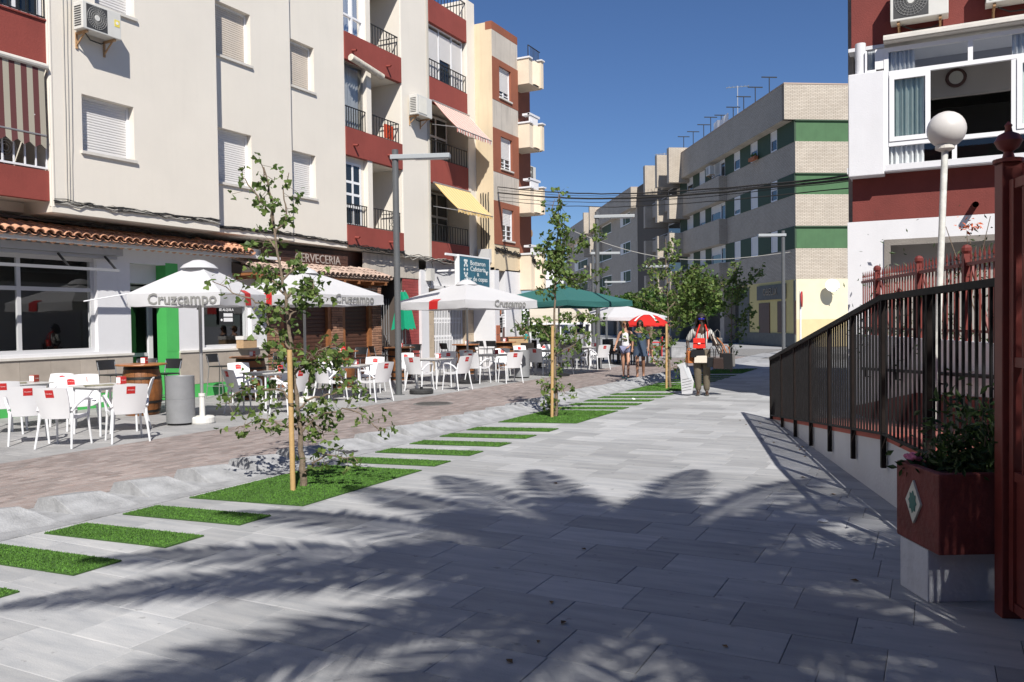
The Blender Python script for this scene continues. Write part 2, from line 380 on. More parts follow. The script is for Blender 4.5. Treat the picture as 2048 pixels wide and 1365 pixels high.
# ================================================================== BUILDING HELPERS
m_cream = mat('cream_render', (0.725, 0.675, 0.595), 0.85, 0.035, 0.6, 0.12, 45, streak=0.05)
m_creamy = mat('yellow_render', (0.63, 0.52, 0.36), 0.85, 0.06, 0.9, 0.12, 45, streak=0.25)
m_grime = mat('stained_render', (0.50, 0.45, 0.39), 0.9, 0.10, 1.2, 0.2, 40, streak=0.75)
m_redp = mat('red_render', (0.245, 0.050, 0.038), 0.85, 0.12, 1.1, 0.25, 50, streak=0.16)
m_brownp = mat('brown_render', (0.26, 0.085, 0.045), 0.85, 0.10, 1.1, 0.2, 50, streak=0.12)
m_white = mat('white_paint', (0.66, 0.66, 0.68), 0.8, 0.04, 1.5, 0.12, 40, streak=0.06)
m_pvc = mat('white_pvc', (0.78, 0.78, 0.79), 0.4)
m_shut = mat('shutter_slat', (0.70, 0.68, 0.66), 0.55, 0.03, 3)
m_shutc = mat('shutter_slat_cream', (0.62, 0.55, 0.47), 0.6, 0.05, 3)
m_sill = mat('sill_stone', (0.60, 0.57, 0.52), 0.7, 0.08, 6)
m_glass = glass_mat('window_glass')
m_pane = mat('dark_pane', (0.02, 0.025, 0.028), 0.06, spec=0.8)
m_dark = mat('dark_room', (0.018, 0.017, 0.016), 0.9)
m_room = mat('room_wall', (0.20, 0.19, 0.17), 0.9)
m_iron = mat('black_iron', (0.018, 0.018, 0.02), 0.5, spec=0.4)
m_rail = mat('white_rail', (0.72, 0.72, 0.74), 0.45)
m_curt = mat('curtain_cloth', (0.72, 0.73, 0.74), 0.9, 0.08, 12)
m_acw = mat('ac_casing', (0.62, 0.61, 0.57), 0.5, 0.04, 4)
m_acd = mat('ac_grille', (0.05, 0.05, 0.05), 0.6)
m_cable = mat('cable_black', (0.022, 0.021, 0.02), 0.7)
m_cabw = mat('cable_grey', (0.42, 0.40, 0.36), 0.7)
m_rust = mat('rusty_bracket', (0.40, 0.24, 0.12), 0.8, 0.3, 20)
m_tin = mat('aluminium', (0.45, 0.45, 0.46), 0.4, metal=0.7)

def wall_open(mb, x0, x1, z0, z1, y, ops=(), dep=0.2, mi=0, rmi=None):
    xs = sorted({x0, x1, *[v for o in ops for v in (max(x0, o[0]), min(x1, o[1]))]}); zs = sorted({z0, z1, *[v for o in ops for v in (max(z0, o[2]), min(z1, o[3]))]})
    for i in range(len(xs)-1):
        for j in range(len(zs)-1):
            cx, cz = (xs[i]+xs[i+1])/2, (zs[j]+zs[j+1])/2
            if any(o[0] < cx < o[1] and o[2] < cz < o[3] for o in ops): continue
            mb.add([(xs[i], y, zs[j]), (xs[i+1], y, zs[j]), (xs[i+1], y, zs[j+1]), (xs[i], y, zs[j+1])], [(0, 1, 2, 3)], mi)
    r = mi if rmi is None else rmi
    for o in ops:
        a, c, e, f = max(x0, o[0]), min(x1, o[1]), max(z0, o[2]), min(z1, o[3]); g = y+dep
        mb.add([(a,y,e),(a,g,e),(a,g,f),(a,y,f)], [(0,1,2,3)], r); mb.add([(c,y,e),(c,g,e),(c,g,f),(c,y,f)], [(0,1,2,3)], r)
        mb.add([(a,y,f),(c,y,f),(c,g,f),(a,g,f)], [(0,1,2,3)], r); mb.add([(a,y,e),(c,y,e),(c,g,e),(a,g,e)], [(0,1,2,3)], r)
def slab_ends(mb, x0, x1, z0, z1, y0, y1, mi=0):   # side, top and bottom faces of a projecting wall
    mb.add([(x0,y0,z0),(x0,y1,z0),(x0,y1,z1),(x0,y0,z1)], [(0,1,2,3)], mi); mb.add([(x1,y0,z0),(x1,y1,z0),(x1,y1,z1),(x1,y0,z1)], [(0,1,2,3)], mi)
    mb.add([(x0,y0,z0),(x1,y0,z0),(x1,y1,z0),(x0,y1,z0)], [(0,1,2,3)], mi); mb.add([(x0,y0,z1),(x1,y0,z1),(x1,y1,z1),(x0,y1,z1)], [(0,1,2,3)], mi)
def shutter_mb(x0, x1, z0, z1, y, pitch=0.05, mi=0):
    q = MB(); n = max(2, int((z1-z0)/pitch)); p = (z1-z0)/n; pts = []
    for i in range(n):
        z = z0+i*p
        pts += [(y+0.012, z), (y+0.001, z+p*0.18), (y-0.002, z+p*0.55), (y+0.001, z+p*0.88)]
    pts.append((y+0.012, z1))
    q.grid([[(x0, a, b) for a, b in pts], [(x1, a, b) for a, b in pts]], mi); return q
def frame_mb(x0, x1, z0, z1, y, w=0.05, d=0.05, mull=(), trans=(), q=None):
    q = q or MB()
    q.box(x0, x0+w, y, y+d, z0, z1); q.box(x1-w, x1, y, y+d, z0, z1); q.box(x0+w, x1-w, y, y+d, z0, z0+w); q.box(x0+w, x1-w, y, y+d, z1-w, z1)
    for m in mull: q.box(m-w/2, m+w/2, y+.002, y+d-.002, z0+w, z1-w)
    for t in trans: q.box(x0+w, x1-w, y+.004, y+d-.004, t-w/2, t+w/2)
    return q
def window(parent, x0, x1, z0, z1, y, rec=0.14, closed=1.0, sm=None, fm=None, sill=True, name='window', pane=None, mull=(), bars=False, sd=0.05):
    """roller-shutter window set `rec` behind the wall face y"""
    win = part(frame_mb(x0+.002, x1-.002, z0+.002, z1-.002, y+rec, 0.05, 0.07, mull), name, fm or m_pvc, parent)
    if closed > 0:
        zs = z1-0.05-(z1-z0-.10)*closed
        part(shutter_mb(x0+.052, x1-.052, zs, z1-.052, y+rec+.02), 'shutter', sm or m_shut, win)
    if closed < 1:
        q = MB(); q.box(x0+.05, x1-.05, y+rec+.045, y+rec+.05, z0+.05, z1-.05); part(q, 'pane', pane or m_pane, win)
        if bars:
            q = MB(); zt = z1-(z1-z0)*closed
            q.box((x0+x1)/2-.03, (x0+x1)/2+.03, y+rec+.012, y+rec+.04, z0+.05, zt)
            for k in (1, 2): q.box(x0+.05, x1-.05, y+rec+.015, y+rec+.036, z0+(zt-z0)*k/3-.012, z0+(zt-z0)*k/3+.012)
            part(q, 'sash', fm or m_pvc, win)
    if sill:
        q = MB(); q.box(x0-.04, x1+.04, y-sd, y+rec-.002, z0-.055, z0+.0); part(q, 'sill', m_sill, win)
    return win
def railing(parent, x0, x1, z0, z1, y, mt, n, r=0.009, top=0.018, name='railing', rings=(), sides=None, ydep=0.0):
    q = MB(); q.box(x0, x1, y-top, y+top, z1-top, z1+top*.3); q.box(x0, x1, y-top*.7, y+top*.7, z0, z0+top*1.2)
    if sides:
        for sx in sides: q.box(sx-top*.7, sx+top*.7, y+top, y+ydep, z1-top, z1+top*.2); q.box(sx-top*.7, sx+top*.7, y+top, y+ydep, z0, z0+top)
    root = part(q, name, mt, parent)
    me = None
    for i in range(n+1):
        x = lerp(x0+.012, x1-.012, i/n)
        if me is None:
            k = MB(); k.box(-r, r, -r, r, z0+top*.5, z1-top*.5); me = k.mesh('bar', mt)
        link('bar', me, root, (x, y, 0))
    for xr in rings:
        k = MB()
        for j in range(3):
            zc = z0+(z1-z0)*(j+0.5)/3; rr = (z1-z0)/7
            k.tube([(xr+rr*math.cos(a/10*6.283), y-.004, zc+rr*math.sin(a/10*6.283)) for a in range(11)], 0.007, 5, cap=False)
        part(k, 'scroll', mt, root)
    return root
def ac_unit(label, M_loc, rz, w=0.82, h=0.56, d=0.30, grille='fan', sticker=None, group=None, gap=0.09):
    """local: x along wall, y into wall (wall face at y=0), z up, origin at bottom centre"""
    t = thing('air_conditioner', label, 'air conditioner', M_loc, rz, group)
    y0, y1 = -d-gap, -gap
    q = MB(); q.box(-w/2, w/2, y0, y1, 0.0, h); part(q, 'casing', m_acw, t, bevel=0.012)
    if grille == 'fan':
        c = (-w*0.14, y0-.004, h/2); r = h*0.43
        q = MB(); q.box(c[0]-r, c[0]+r, y0-.006, y0-.001, h/2-r, h/2+r, 0)
        for k in range(5):
            rr = r*(0.25+0.17*k); q.tube([(c[0]+rr*math.cos(a/24*6.283), y0-.012, c[2]+rr*math.sin(a/24*6.283)) for a in range(25)], 0.0035, 4, 1, cap=False)
        for a in range(28):
            th = a/28*6.283; q.tube([(c[0]+.05*math.cos(th), y0-.012, c[2]+.05*math.sin(th)), (c[0]+r*.97*math.cos(th), y0-.012, c[2]+r*.97*math.sin(th))], 0.003, 4, 1, cap=False)
        f = part(q, 'fan_grille', [m_acd, mat('grille_wire', (0.30, 0.30, 0.29), 0.5)], t)
        q = MB(); q.lathe([(0.055, 0), (0.05, 0.012)], n=16); o = part(q, 'hub', m_acw, f, loc=(c[0], y0-.008, c[2]), rot=(R_(90), 0, 0))
    else:
        q = MB(); q.box(-w*0.40, w*0.14, y0-.006, y0-.001, h*.1, h*.9, 0)
        for k in range(14): q.box(-w*.40+k*w*.54/14, -w*.40+k*w*.54/14+.012, y0-.02, y0-.006, h*.1, h*.9, 1)
        part(q, 'louvre_grille', [mat('louvre_dark', (0.16, 0.15, 0.13), 0.7), m_acw], t)
    if sticker:
        q = MB(); q.box(w*.32, w*.46, y0-.004, y0-.001, h*.44, h*.70, 0); part(q, 'energy_label', mat('sticker_yellow', (0.75, 0.62, 0.12), 0.6), t)
        q = MB(); q.lathe([(.03, 0), (.03, .002)], n=14); part(q, 'energy_mark', m_pvc, t, loc=(w*.39, y0-.004, h*.58), rot=(R_(90), 0, 0))
    q = MB()   # side louvres
    for k in range(9): q.box(-w/2-.006, -w/2+.002, y0+.05, y1-.04, h*.12+k*h*.085, h*.12+k*h*.085+.02)
    part(q, 'side_louvre', m_acd, t)
    for sx in (-w*.36, w*.36):
        q = MB(); q.box(sx-.02, sx+.02, y0+.03, -.003, -.045, -.006); q.box(sx-.02, sx+.02, -.025, -.003, -.30, -.045)
        q.bar((sx, y0+.12, -.05), (sx, -.02, -.24), .022, .022); part(q, 'bracket', m_rust, t)
    q = MB(); q.tube([(-w*.3, -.2, -.03), (-w*.1, -.12, -.10), (w*.2, -.1, -.10), (w*.34, -.03, -.04)], 0.012, 6); part(q, 'drain_hose', m_cable, t, True)
    return t
def awning(parent, name, x0, x1, ytop, ztop, ybot, zbot, cA, cB, stripes, val=0.18, sag=0.03, ends=True):
    """striped canvas from (ytop,ztop) on the wall down to (ybot,zbot)"""
    A, B = MB(), MB(); rows = 7
    def p(u, v):
        return (lerp(x0, x1, u), lerp(ytop, ybot, v)+0*u, lerp(ztop, zbot, v)-math.sin(v*math.pi)*sag-0.012*math.sin(u*17+v*3)*v)
    q = MB()
    for s in range(stripes):
        for e in range(2):
            u0, u1 = (s+e*.5)/stripes, (s+e*.5+.5)/stripes
            q.grid([[p(u0, k/rows) for k in range(rows+1)], [p(u1, k/rows) for k in range(rows+1)]], e)
            def vv(u): 
                a = p(u, 1); return [a, (a[0], a[1]-.004-.012*math.sin(u*23), a[2]-val*(0.85+0.15*math.cos(u*stripes*6.283)))]
            q.grid([vv(u0), vv(u1)], e)
    o = part(q, name, [cA, cB], parent)
    q = MB(); q.tube([(x0, ybot, zbot-.01), (x1, ybot, zbot-.01)], .016, 6); part(q, 'front_bar', m_tin, o)
    q = MB(); q.tube([(x0-.02, ytop, ztop), (x1+.02, ytop, ztop)], .035, 8); part(q, 'roller', m_tin, o)
    return o
def pipe_thing(name, label, cat, pts, r, m, n=6, group=None):
    q = MB(); q.tube(pts, r, n); o = part(q, name, m, None, True); return tag(o, label, cat, group)
# ================================================================== LEFT APARTMENT BUILDING (cream and red)
FX = -15.0                                   # plane of the shop fronts
def LX(X): return -(X-FX)                    # world X -> local y of things turned 90 deg
X1, X2, X3 = -14.2, -14.6, -14.8
Y1, Y2, Y3 = LX(X1), LX(X2), LX(X3)
bA = thing('apartment_building', 'tall cream apartment block with dark red balcony bands above the bars', 'building', (FX, 0, 0), R_(90))
ZT = 13.2; ZB = 3.74
q = MB(); q.box(-3.0, 26.37, 1.35, 11.0, 0.0, ZT); q.box(-3.0, 26.37, 0.02, 1.35, 3.75, 3.95); part(q, 'core', m_cream, bA)
ys = {k: yX(k, X1) for k in (108, 172, 281, 443)}
# --- wall 1 with two shuttered windows
zs1, zt1 = zX(172, 303, X1), zX(172, 190, X1); w1 = (yX(174, X1), yX(277, X1), zs1, zt1)
zu = zX(280, 42, X1); w1u = (yX(205, X1), yX(283, X1), zu, zu+1.25)
def seg_wall(name, x0, x1, z0, z1, y, ops, back=0.25):
    q = MB(); wall_open(q, x0, x1, z0, z1, y, ops, 0.22); slab_ends(q, x0, x1, z0, z1, y, back); return part(q, name, m_cream, bA)
W1B = zX(300, 447, X1)
wl1 = seg_wall('wall', ys[108]+.02, ys[443], W1B, ZT, Y1, [w1, w1u])
q = MB(); q.tube([(ys[108]+.06, Y1+.04, W1B+.1), (ys[108]+.06, Y1+.04, ZT)], .05, 12); part(q, 'corner_pilaster', m_cream, bA, True)
window(bA, *w1, Y1, 0.15); window(bA, *w1u, Y1, 0.15)
# --- wall 2
x2a, x2b = ys[443], yX(590, X2)
w2 = [(yX(443, X2)-.35, yX(510, X2), zX(515, 378, X2), zX(515, 275, X2)), (yX(443, X2)-.35, yX(512, X2), zX(516, 138, X2), zX(515, 37, X2))]
seg_wall('wall', x2a+.003, x2b, zX(560, 479, X2), ZT, Y2, w2)
window(bA, *w2[0], Y2, 0.14); window(bA, *w2[1], Y2, 0.14, sm=m_shutc)
# --- wall 3
x3a, x3b = x2b, yX(697, X3)
w3 = [(yX(592, X3)-.1, yX(637, X3), zX(641, 400, X3), zX(638, 314, X3)), (yX(592, X3)-.1, yX(637, X3), zX(641, 191, X3), zX(637, 101, X3))]
seg_wall('wall', x3a+.003, x3b, zX(690, 496, X3), ZT, Y3, w3)
window(bA, *w3[0], Y3, 0.14); window(bA, *w3[1], Y3, 0.14, sm=m_shutc)

# --- bay 4: red bands, glazed left half, open balcony right half
xa, xm0, xm1, xb = x3b+.003, yX(741, X3), yX(750, X3), yX(809, X3)
bands = [(zX(809, 169.9, X3), zX(809, 120.5, X3)), (zX(811, 341.8, X3), zX(811, 291.8, X3)), (zX(811, 503.5, X3), zX(811, 467.8, X3))]
bands = [(bands[0][0]+2.75, bands[0][1]+2.75)]+bands
REC = 1.15
for (za, zb) in bands:
    q = MB(); q.box(xa, xb, Y3-.032, Y3+.12, za, zb, 0); bb_ = part(q, 'balcony_band', m_redp, bA)
    q = MB(); q.box(xa, xb, Y3+.121, Y3+REC, za+.002, za+.12); part(q, 'slab', m_cream, bb_)
q = MB(); q.box(xm0, xm1, Y3, Y3+REC, bands[-1][1]-.02, ZT); part(q, 'balcony_pillar', m_cream, bA)
q = MB(); q.box(xa, xb, Y3+REC, Y3+REC+.05, 3.75, ZT); q.box(xb+.002, xb+.2, Y3+.02, Y3+REC, 3.75, ZT); part(q, 'balcony_back_wall', m_cream, bA)
for i, (za, zb) in enumerate(bands[1:]):
    top = bands[i][0]
    # left half: glazed enclosure
    if i == 0:
        wi = part(frame_mb(xa, xm0, zb, top, Y3+.10, .06, .06, ((xa+xm0)/2,), (zb+.55,)), 'glazed_balcony', m_pvc, bA)
    elif i == 1:
        wi = part(frame_mb(xa, xm0, zb, top, Y3+.14, .05, .05, (), ()), 'glazed_balcony', mat('grey_frame', (.30, .28, .25), .6), bA)
    else:
        wi = part(frame_mb(xa+.05, xm0-.15, zb, top-.15, Y3+.14, .07, .06, ((xa+xm0)/2-.03,), [zb+.35*k for k in (1.6, 2.6, 3.6)]), 'glazed_balcony', m_pvc, bA)
        k = MB(); k.box(xm0-.15, xm0, Y3+.15, Y3+.2, zb, top); k.box(xa, xa+.05, Y3+.15, Y3+.2, zb, top); k.box(xa+.05, xm0-.15, Y3+.15, Y3+.2, top-.15, top); part(k, 'surround', m_cream, wi)
    k = MB(); k.pane(xa+.05, xm0-.05, Y3+.155, zb+.05, top-.05); part(k, 'pane', m_glass if i < 2 else m_pane, wi)
    if i < 2:
        k = MB(); n = 26; k.grid([[(lerp(xa+.06, xm0-.06, t/n), Y3+.30+.03*math.sin(t*1.9), zz) for t in range(n+1)] for zz in (zb+.05, top-.06)]); part(k, 'curtain', m_curt, wi)
    if i > 0: railing(bA, xa+.02, xm0-.01, zb+.02, zb+.62, Y3+.06, m_iron, 9)
    # right half: open recess with a shuttered door
    dy = Y3+REC
    dw = part(frame_mb(xm1+.15, xb-.45, zb+.02-.0, top-.35, dy-.05, .06, .05, ((xm1+xb)/2-.15,) if i == 2 else ()), 'balcony_door', m_pvc, bA)
    part(shutter_mb(xm1+.21, xb-.51, zb+(.7 if i == 2 else .05), top-.41, dy-.02), 'shutter', m_shut if i < 2 else mat('shutter_green', (.33, .35, .27), .6), dw)
    railing(bA, xm1+.01, xb-.08, zb+.02, zb+.62, Y3+.05, m_iron, 10, rings=(xb-.55,), sides=(xb-.09,), ydep=REC*.6)
for (za, zb) in bands[1:]:
    for u in (.12, .72):
        q = MB(); xx = lerp(xa, xb, u); q.tube([(xx, Y3-.02, (za*.6+zb*.4)), (xx, Y3-.19, (za*.6+zb*.4)-.02)], .035, 8, cap=False); part(q, 'drain_spout', m_redp, bA)
# rolled-up striped awning over the second glazed balcony
q = MB(); za = bands[1][0]; q.tube([(xa+.05+(xm0+.45-xa)*t/9, Y3-.20, za+.02-.02*t) for t in range(10)], .10, 10)
rolled = part(q, 'rolled_awning', mat('awning_roll', (.55, .50, .42), .8, .3, 9), bA, True)
q = MB(); q.box(yX(790, X3)-.25, yX(790, X3)+.22, Y3+.09, Y3+.12, bands[2][1]+.08, bands[2][1]+.5); part(q, 'red_cloth', mat('red_towel', (.62, .07, .02), .9), bA)
# --- pillar 5
xc = yX(866, X3)
q = MB(); q.box(xb+.004, xc, Y3-.005, Y3+1.4, zX(830, 516, X3), ZT); part(q, 'wall_pillar', m_cream, bA, bevel=.05)
# --- bay 6 with awnings
xd, xe = yX(940, X3), yX(955, X3)
b6 = [(zX(939.6, 90.4, X3), zX(939.6, 47, X3)), (zX(941, 237.7, X3), zX(941, 192, X3)), (zX(941, 385.6, X3), zX(941, 339, X3)), (zX(943, 530, X3), zX(943, 494.5, X3))]
for (za, zb) in b6:
    q = MB(); q.box(xc+.003, xd, Y3-.02, Y3+.12, za, zb); bb_ = part(q, 'balcony_band', m_redp, bA)
    q = MB(); q.box(xc+.003, xd, Y3+.121, Y3+1.0, za+.002, za+.12); part(q, 'slab', m_cream, bb_)
q = MB(); q.box(xd+.003, xe, Y3-.03, Y3+1.6, 3.7, b6[0][1]+.75); part(q, 'wall_pier', m_cream, bA)
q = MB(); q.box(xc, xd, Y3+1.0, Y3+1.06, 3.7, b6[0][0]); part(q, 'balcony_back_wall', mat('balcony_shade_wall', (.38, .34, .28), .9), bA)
# first (top) opening: three closed white shutters
za, zb = b6[1][1], b6[0][0]
t3 = (xd-xc)/3
ws = part(frame_mb(xc+.03, xd-.1, za, zb, Y3+.12, .05, .05, (xc+t3, xc+2*t3)), 'shuttered_front', m_pvc, bA)
for k in range(3): part(shutter_mb(xc+.05+k*t3, xc-.02+(k+1)*t3-.06, za+(.05 if k != 1 else .8), zb-.15, Y3+.13), 'shutter', m_shut, ws)
k = MB(); k.box(xc+t3, xc+2*t3, Y3+.165, Y3+.17, za, za+.85); part(k, 'pane', m_pane, ws)
for i in (1, 2, 3):
    railing(bA, xc+.03, xd-.02, b6[i][1]+.02, b6[i][1]+.60, Y3+.03, m_iron, 14, rings=(lerp(xc, xd, .35), lerp(xc, xd, .75)) if i == 1 else ())
for i in (2, 3):
    za, zb = b6[i][1], b6[i-1][0]
    ws = part(frame_mb(xc+.2, xd-.2, za, zb-.1, Y3+.72, .07, .05, (xc+.9, xc+1.5), (za+1.0,)), 'balcony_window', m_pvc if i == 2 else mat('grey_alu', (.33, .32, .30), .5), bA)
    k = MB(); k.box(xc+.25, xd-.25, Y3+.745, Y3+.75, za, zb-.15); part(k, 'pane', m_pane, ws)
railing(bA, xc+.05, xd+.02, b6[0][1]+.01, b6[0][1]+.62, Y3+.03, m_iron, 12, sides=(xd-.0,), ydep=.8)
# stripes
m_rs = mat('awning_red_stripe', (.50, .22, .18), .9); m_cs = mat('awning_cream', (.70, .62, .54), .9)
m_ya = mat('awning_yellow', (.66, .44, .17), .9); m_yb = mat('awning_pale_yellow', (.70, .53, .28), .9)
m_bu = mat('awning_burgundy', (.115, .036, .036), .9); m_be = mat('awning_beige', (.37, .34, .27), .9)
a2z = b6[1][0]+.05; a3z = b6[2][0]+.0
awning(bA, 'striped_awning', xc+.12, xd+.05, Y3-.04, a2z, Y3-.95, a2z-.98, m_rs, m_cs, 14, .17)
awning(bA, 'yellow_awning', xc+.12, xd+.05, Y3-.04, a3z, Y3-.95, a3z-.92, m_ya, m_yb, 11, .14)
for zz in (a2z, a3z):
    q = MB()
    for xx in (xc+.1, xd+.04): q.tube([(xx, Y3-.02, zz-.78), (xx+.0, Y3-.95, zz-.98)], .012, 6)
    part(q, 'awning_arm', m_tin, bA)
# --- bay 0 at the far left: red bands, striped awning, white railing
X0 = -14.25; Y0 = LX(X0); x0a, x0b = 4.0, yX(108, X0)
b0 = [(zX(108.5, 135.9, X0), zX(109.4, 49.6, X0)), (zX(112, 404, X0), zX(112, 345, X0))]
for (za, zb) in b0:
    q = MB(); q.box(x0a, x0b, Y0, Y0+.14, za, zb); bb_ = part(q, 'balcony_band', m_redp, bA)
    q = MB(); q.box(x0a, x0b, Y0+.141, Y0+1.3, za+.02, za+.14); part(q, 'slab', m_cream, bb_)
q = MB(); q.box(x0a, x0b, Y0+.1, Y0+1.3, b0[0][1]+2.2, ZT); part(q, 'upper_wall', m_cream, bA)
q = MB(); q.box(x0a, x0b, Y0-.03, Y0+.03, b0[0][1]+.001, b0[0][1]+.03); part(q, 'band_ledge', m_redp, bA)
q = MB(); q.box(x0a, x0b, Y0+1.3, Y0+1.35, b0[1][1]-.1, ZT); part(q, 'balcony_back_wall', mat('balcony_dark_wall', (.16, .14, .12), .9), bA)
q = MB(); q.box(x0b, x0b+.15, Y0+.05, Y0+1.3, b0[1][0], ZT); part(q, 'balcony_side', m_cream, bA)
wi = part(frame_mb(x0a, x0b-.05, b0[0][1]+.03, b0[0][1]+2.2, Y0+.06, .06, .06, (x0b-1.0, x0b-.55)), 'glazed_balcony', m_pvc, bA)
k = MB(); k.box(x0a, x0b-.1, Y0+.1, Y0+.105, b0[0][1], b0[0][1]+2.2); part(k, 'pane', m_pane, wi)
railing(bA, x0a, x0b-.03, b0[0][1]+.05, b0[0][1]+.8, Y0+.0, m_iron, 34)
ra = railing(bA, x0a, x0b-.02, b0[1][1]+.03, b0[1][1]+.58, Y0+.05, m_rail, 28, .012, .03)
q = MB(); q.tube([(x0a, Y0-.07, b0[0][0]-.05), (x0b-.06, Y0-.07, b0[0][0]-.05)], .055, 10); part(q, 'awning_cassette', m_sill, bA)
awning(bA, 'striped_awning', x0a, x0b-.12, Y0-.07, b0[0][0]-.07, Y0-.10, b0[0][0]-1.28, m_bu, m_be, 26, .24, .05)
q = MB(); q.tube([(x0b-.35, Y0+.03, b0[1][1]+.55), (x0b-.32, Y0-.08, b0[1][1]+.95)], .018, 6); part(q, 'awning_arm', m_rail, bA)
fan = thing('pedestal_fan', 'white electric fan on the shaded balcony behind white bars', 'fan', (X0-.45, x0b-.55, b0[1][0]+.14), R_(90))
q = MB(); q.lathe([(.14, 0), (.14, .02), (.02, .04), (.015, .62)], n=14); part(q, 'stand', m_rail, fan)
q = MB()
for rr in (.06, .11, .16, .2): q.tube([(rr*math.cos(a/18*6.283), -.04, .78+rr*math.sin(a/18*6.283)) for a in range(19)], .006, 4, cap=False)
part(q, 'cage', m_rail, fan)

# --- air conditioners on the facade
p = onX(206, 68, X1+.37)
ac_unit('air conditioner with a round fan and yellow label high on the cream wall', (X1, p.y, p.z), R_(90), .80, .50, .27, 'fan', True)
p = onX(851, 234, X3+.38)
ac_unit('louvred air conditioner on the cream pillar beside the striped awning', (X3, p.y-.05, p.z), R_(90), .85, .62, .30, 'louvre')
# --- soffit strip and wall cables
def wob(a, b, n, amp, sag=0):
    a, b = Vector(a), Vector(b); o = []
    for i in range(n+1):
        t = i/n; k = a.lerp(b, t); k += Vector((random.gauss(0, amp*.4), random.gauss(0, amp*.2), random.gauss(0, amp)-sag*math.sin(t*math.pi))); o.append(k)
    return o
cb = thing('cable_bundle', 'tangle of black cables strung along the cream facade above the tiled eave', 'cables', (0, 0, 0))
zc = zX(112, 404, X1)+.02; zc2 = zX(440, 442, X1)
for k in range(9):
    q = MB(); q.tube(wob((X1+.03, yX(112, X1), zc-.04*random.random()), (X1+.03, ys[443]-.02, zc2-.09*random.random()), 16, .025), random.uniform(.006, .012), 5); part(q, 'cable', m_cable if k % 4 else m_cabw, cb)
    q = MB(); q.tube(wob((X2+.03, ys[443]+.05, zX(450, 455, X2)), (X2+.03, x2b-.02, zX(588, 467, X2)-.08*random.random()), 11, .022), random.uniform(.006, .012), 5); part(q, 'cable', m_cable, cb)
    q = MB(); q.tube(wob((X3+.03, x3a+.05, zX(600, 472, X3)), (X3+.03, x3b-.02, zX(694, 485, X3)-.06*random.random()), 10, .022), random.uniform(.006, .012), 5); part(q, 'cable', m_cable, cb)
    q = MB(); q.tube(wob((X3+.05, xa+.02, zX(700, 493, X3)), (X3+.05, xb, zX(809, 506, X3)-.06*random.random()), 10, .03), random.uniform(.008, .014), 5); part(q, 'cable', m_cable, cb)
    q = MB(); q.tube(wob((X3+.05, xb, zX(811, 512, X3)), (X3+.05, xe, zX(950, 528, X3)-.10*random.random()), 12, .05), random.uniform(.008, .014), 5); part(q, 'cable', m_cable if k % 2 else m_cabw, cb)
for k in range(3):
    q = MB(); xx = yX(140+k*5, X1); q.tube(wob((X1+.02, xx, zc), (X1+.02, xx+.05*k, ZT-3), 18, .006), .006, 5); part(q, 'cable', m_cabw, cb)
q = MB(); q.tube([(X3+.03, xc-.15, zX(860, 520, X3)), (X3+.03, xc-.16, ZT-1)], .02, 6); q.tube([(X3+.03, xc-.08, zX(860, 520, X3)), (X3+.03, xc-.09, ZT-1)], .012, 6); part(q, 'conduit', m_cabw, cb)
c2 = thing('cable_bundle', 'black cables lying along the top of the tiled shop eave beneath red balcony', 'cables', (0, 0, 0))
for k in range(6):
    q = MB(); q.tube(wob((-14.55, 5.0, 3.62+.03*random.random()), (-14.7, 13.2, 3.58+.03*random.random()), 26, .02), random.uniform(.008, .014), 5); part(q, 'cable', m_cable, c2)
# ================================================================== GROUND-FLOOR SHOPS ON THE LEFT
m_marb = mat('beige_marble', (0.40, 0.35, 0.30), 0.35, 0.14, 2.2, 0.05, 30, rnd=0.05)
m_grn = mat('bright_green_paint', (0.07, 0.42, 0.10), 0.6, 0.05, 3)
m_tile = mat('clay_tile', (0.55, 0.29, 0.18), 0.85, 0.22, 14, 0.3, 60, rnd=0.25)
m_tileg = mat('weathered_tile', (0.42, 0.31, 0.25), 0.9, 0.25, 14, 0.3, 60, rnd=0.25)
m_wood = mat('dark_wood', (0.075, 0.032, 0.02), 0.55, 0.25, 8, 0.2, 40)
m_woodl = mat('orange_wood', (0.26, 0.105, 0.04), 0.5, 0.25, 9, 0.2, 40)
m_brick = mat('rustic_brick', (0.29, 0.155, 0.10), 0.9, 0.25, 25, 0.4, 60, rnd=0.35)
m_mort = mat('mortar', (0.09, 0.07, 0.06), 0.95)
def tile_mesh(r=0.088, l=0.34, m=None):
    q = MB(); n = 7; t = 0.014
    rows = []
    for (yy, k) in ((0, 1.0), (l, 0.84)):
        o = [(-math.cos(math.pi*j/n)*r*k, yy, math.sin(math.pi*j/n)*r*k*0.9) for j in range(n+1)]
        i_ = [(-math.cos(math.pi*j/n)*(r-t)*k, yy, math.sin(math.pi*j/n)*(r-t)*k*0.9) for j in range(n, -1, -1)]
        rows.append(o+i_+[o[0]])
    q.grid(rows); N = n+1
    for base in (0, 2*N+1):
        for j in range(n): q.f.append((base+j, base+j+1, base+2*N-2-j, base+2*N-1-j)); q.m.append(0)
    return q.mesh('tile', m, True)
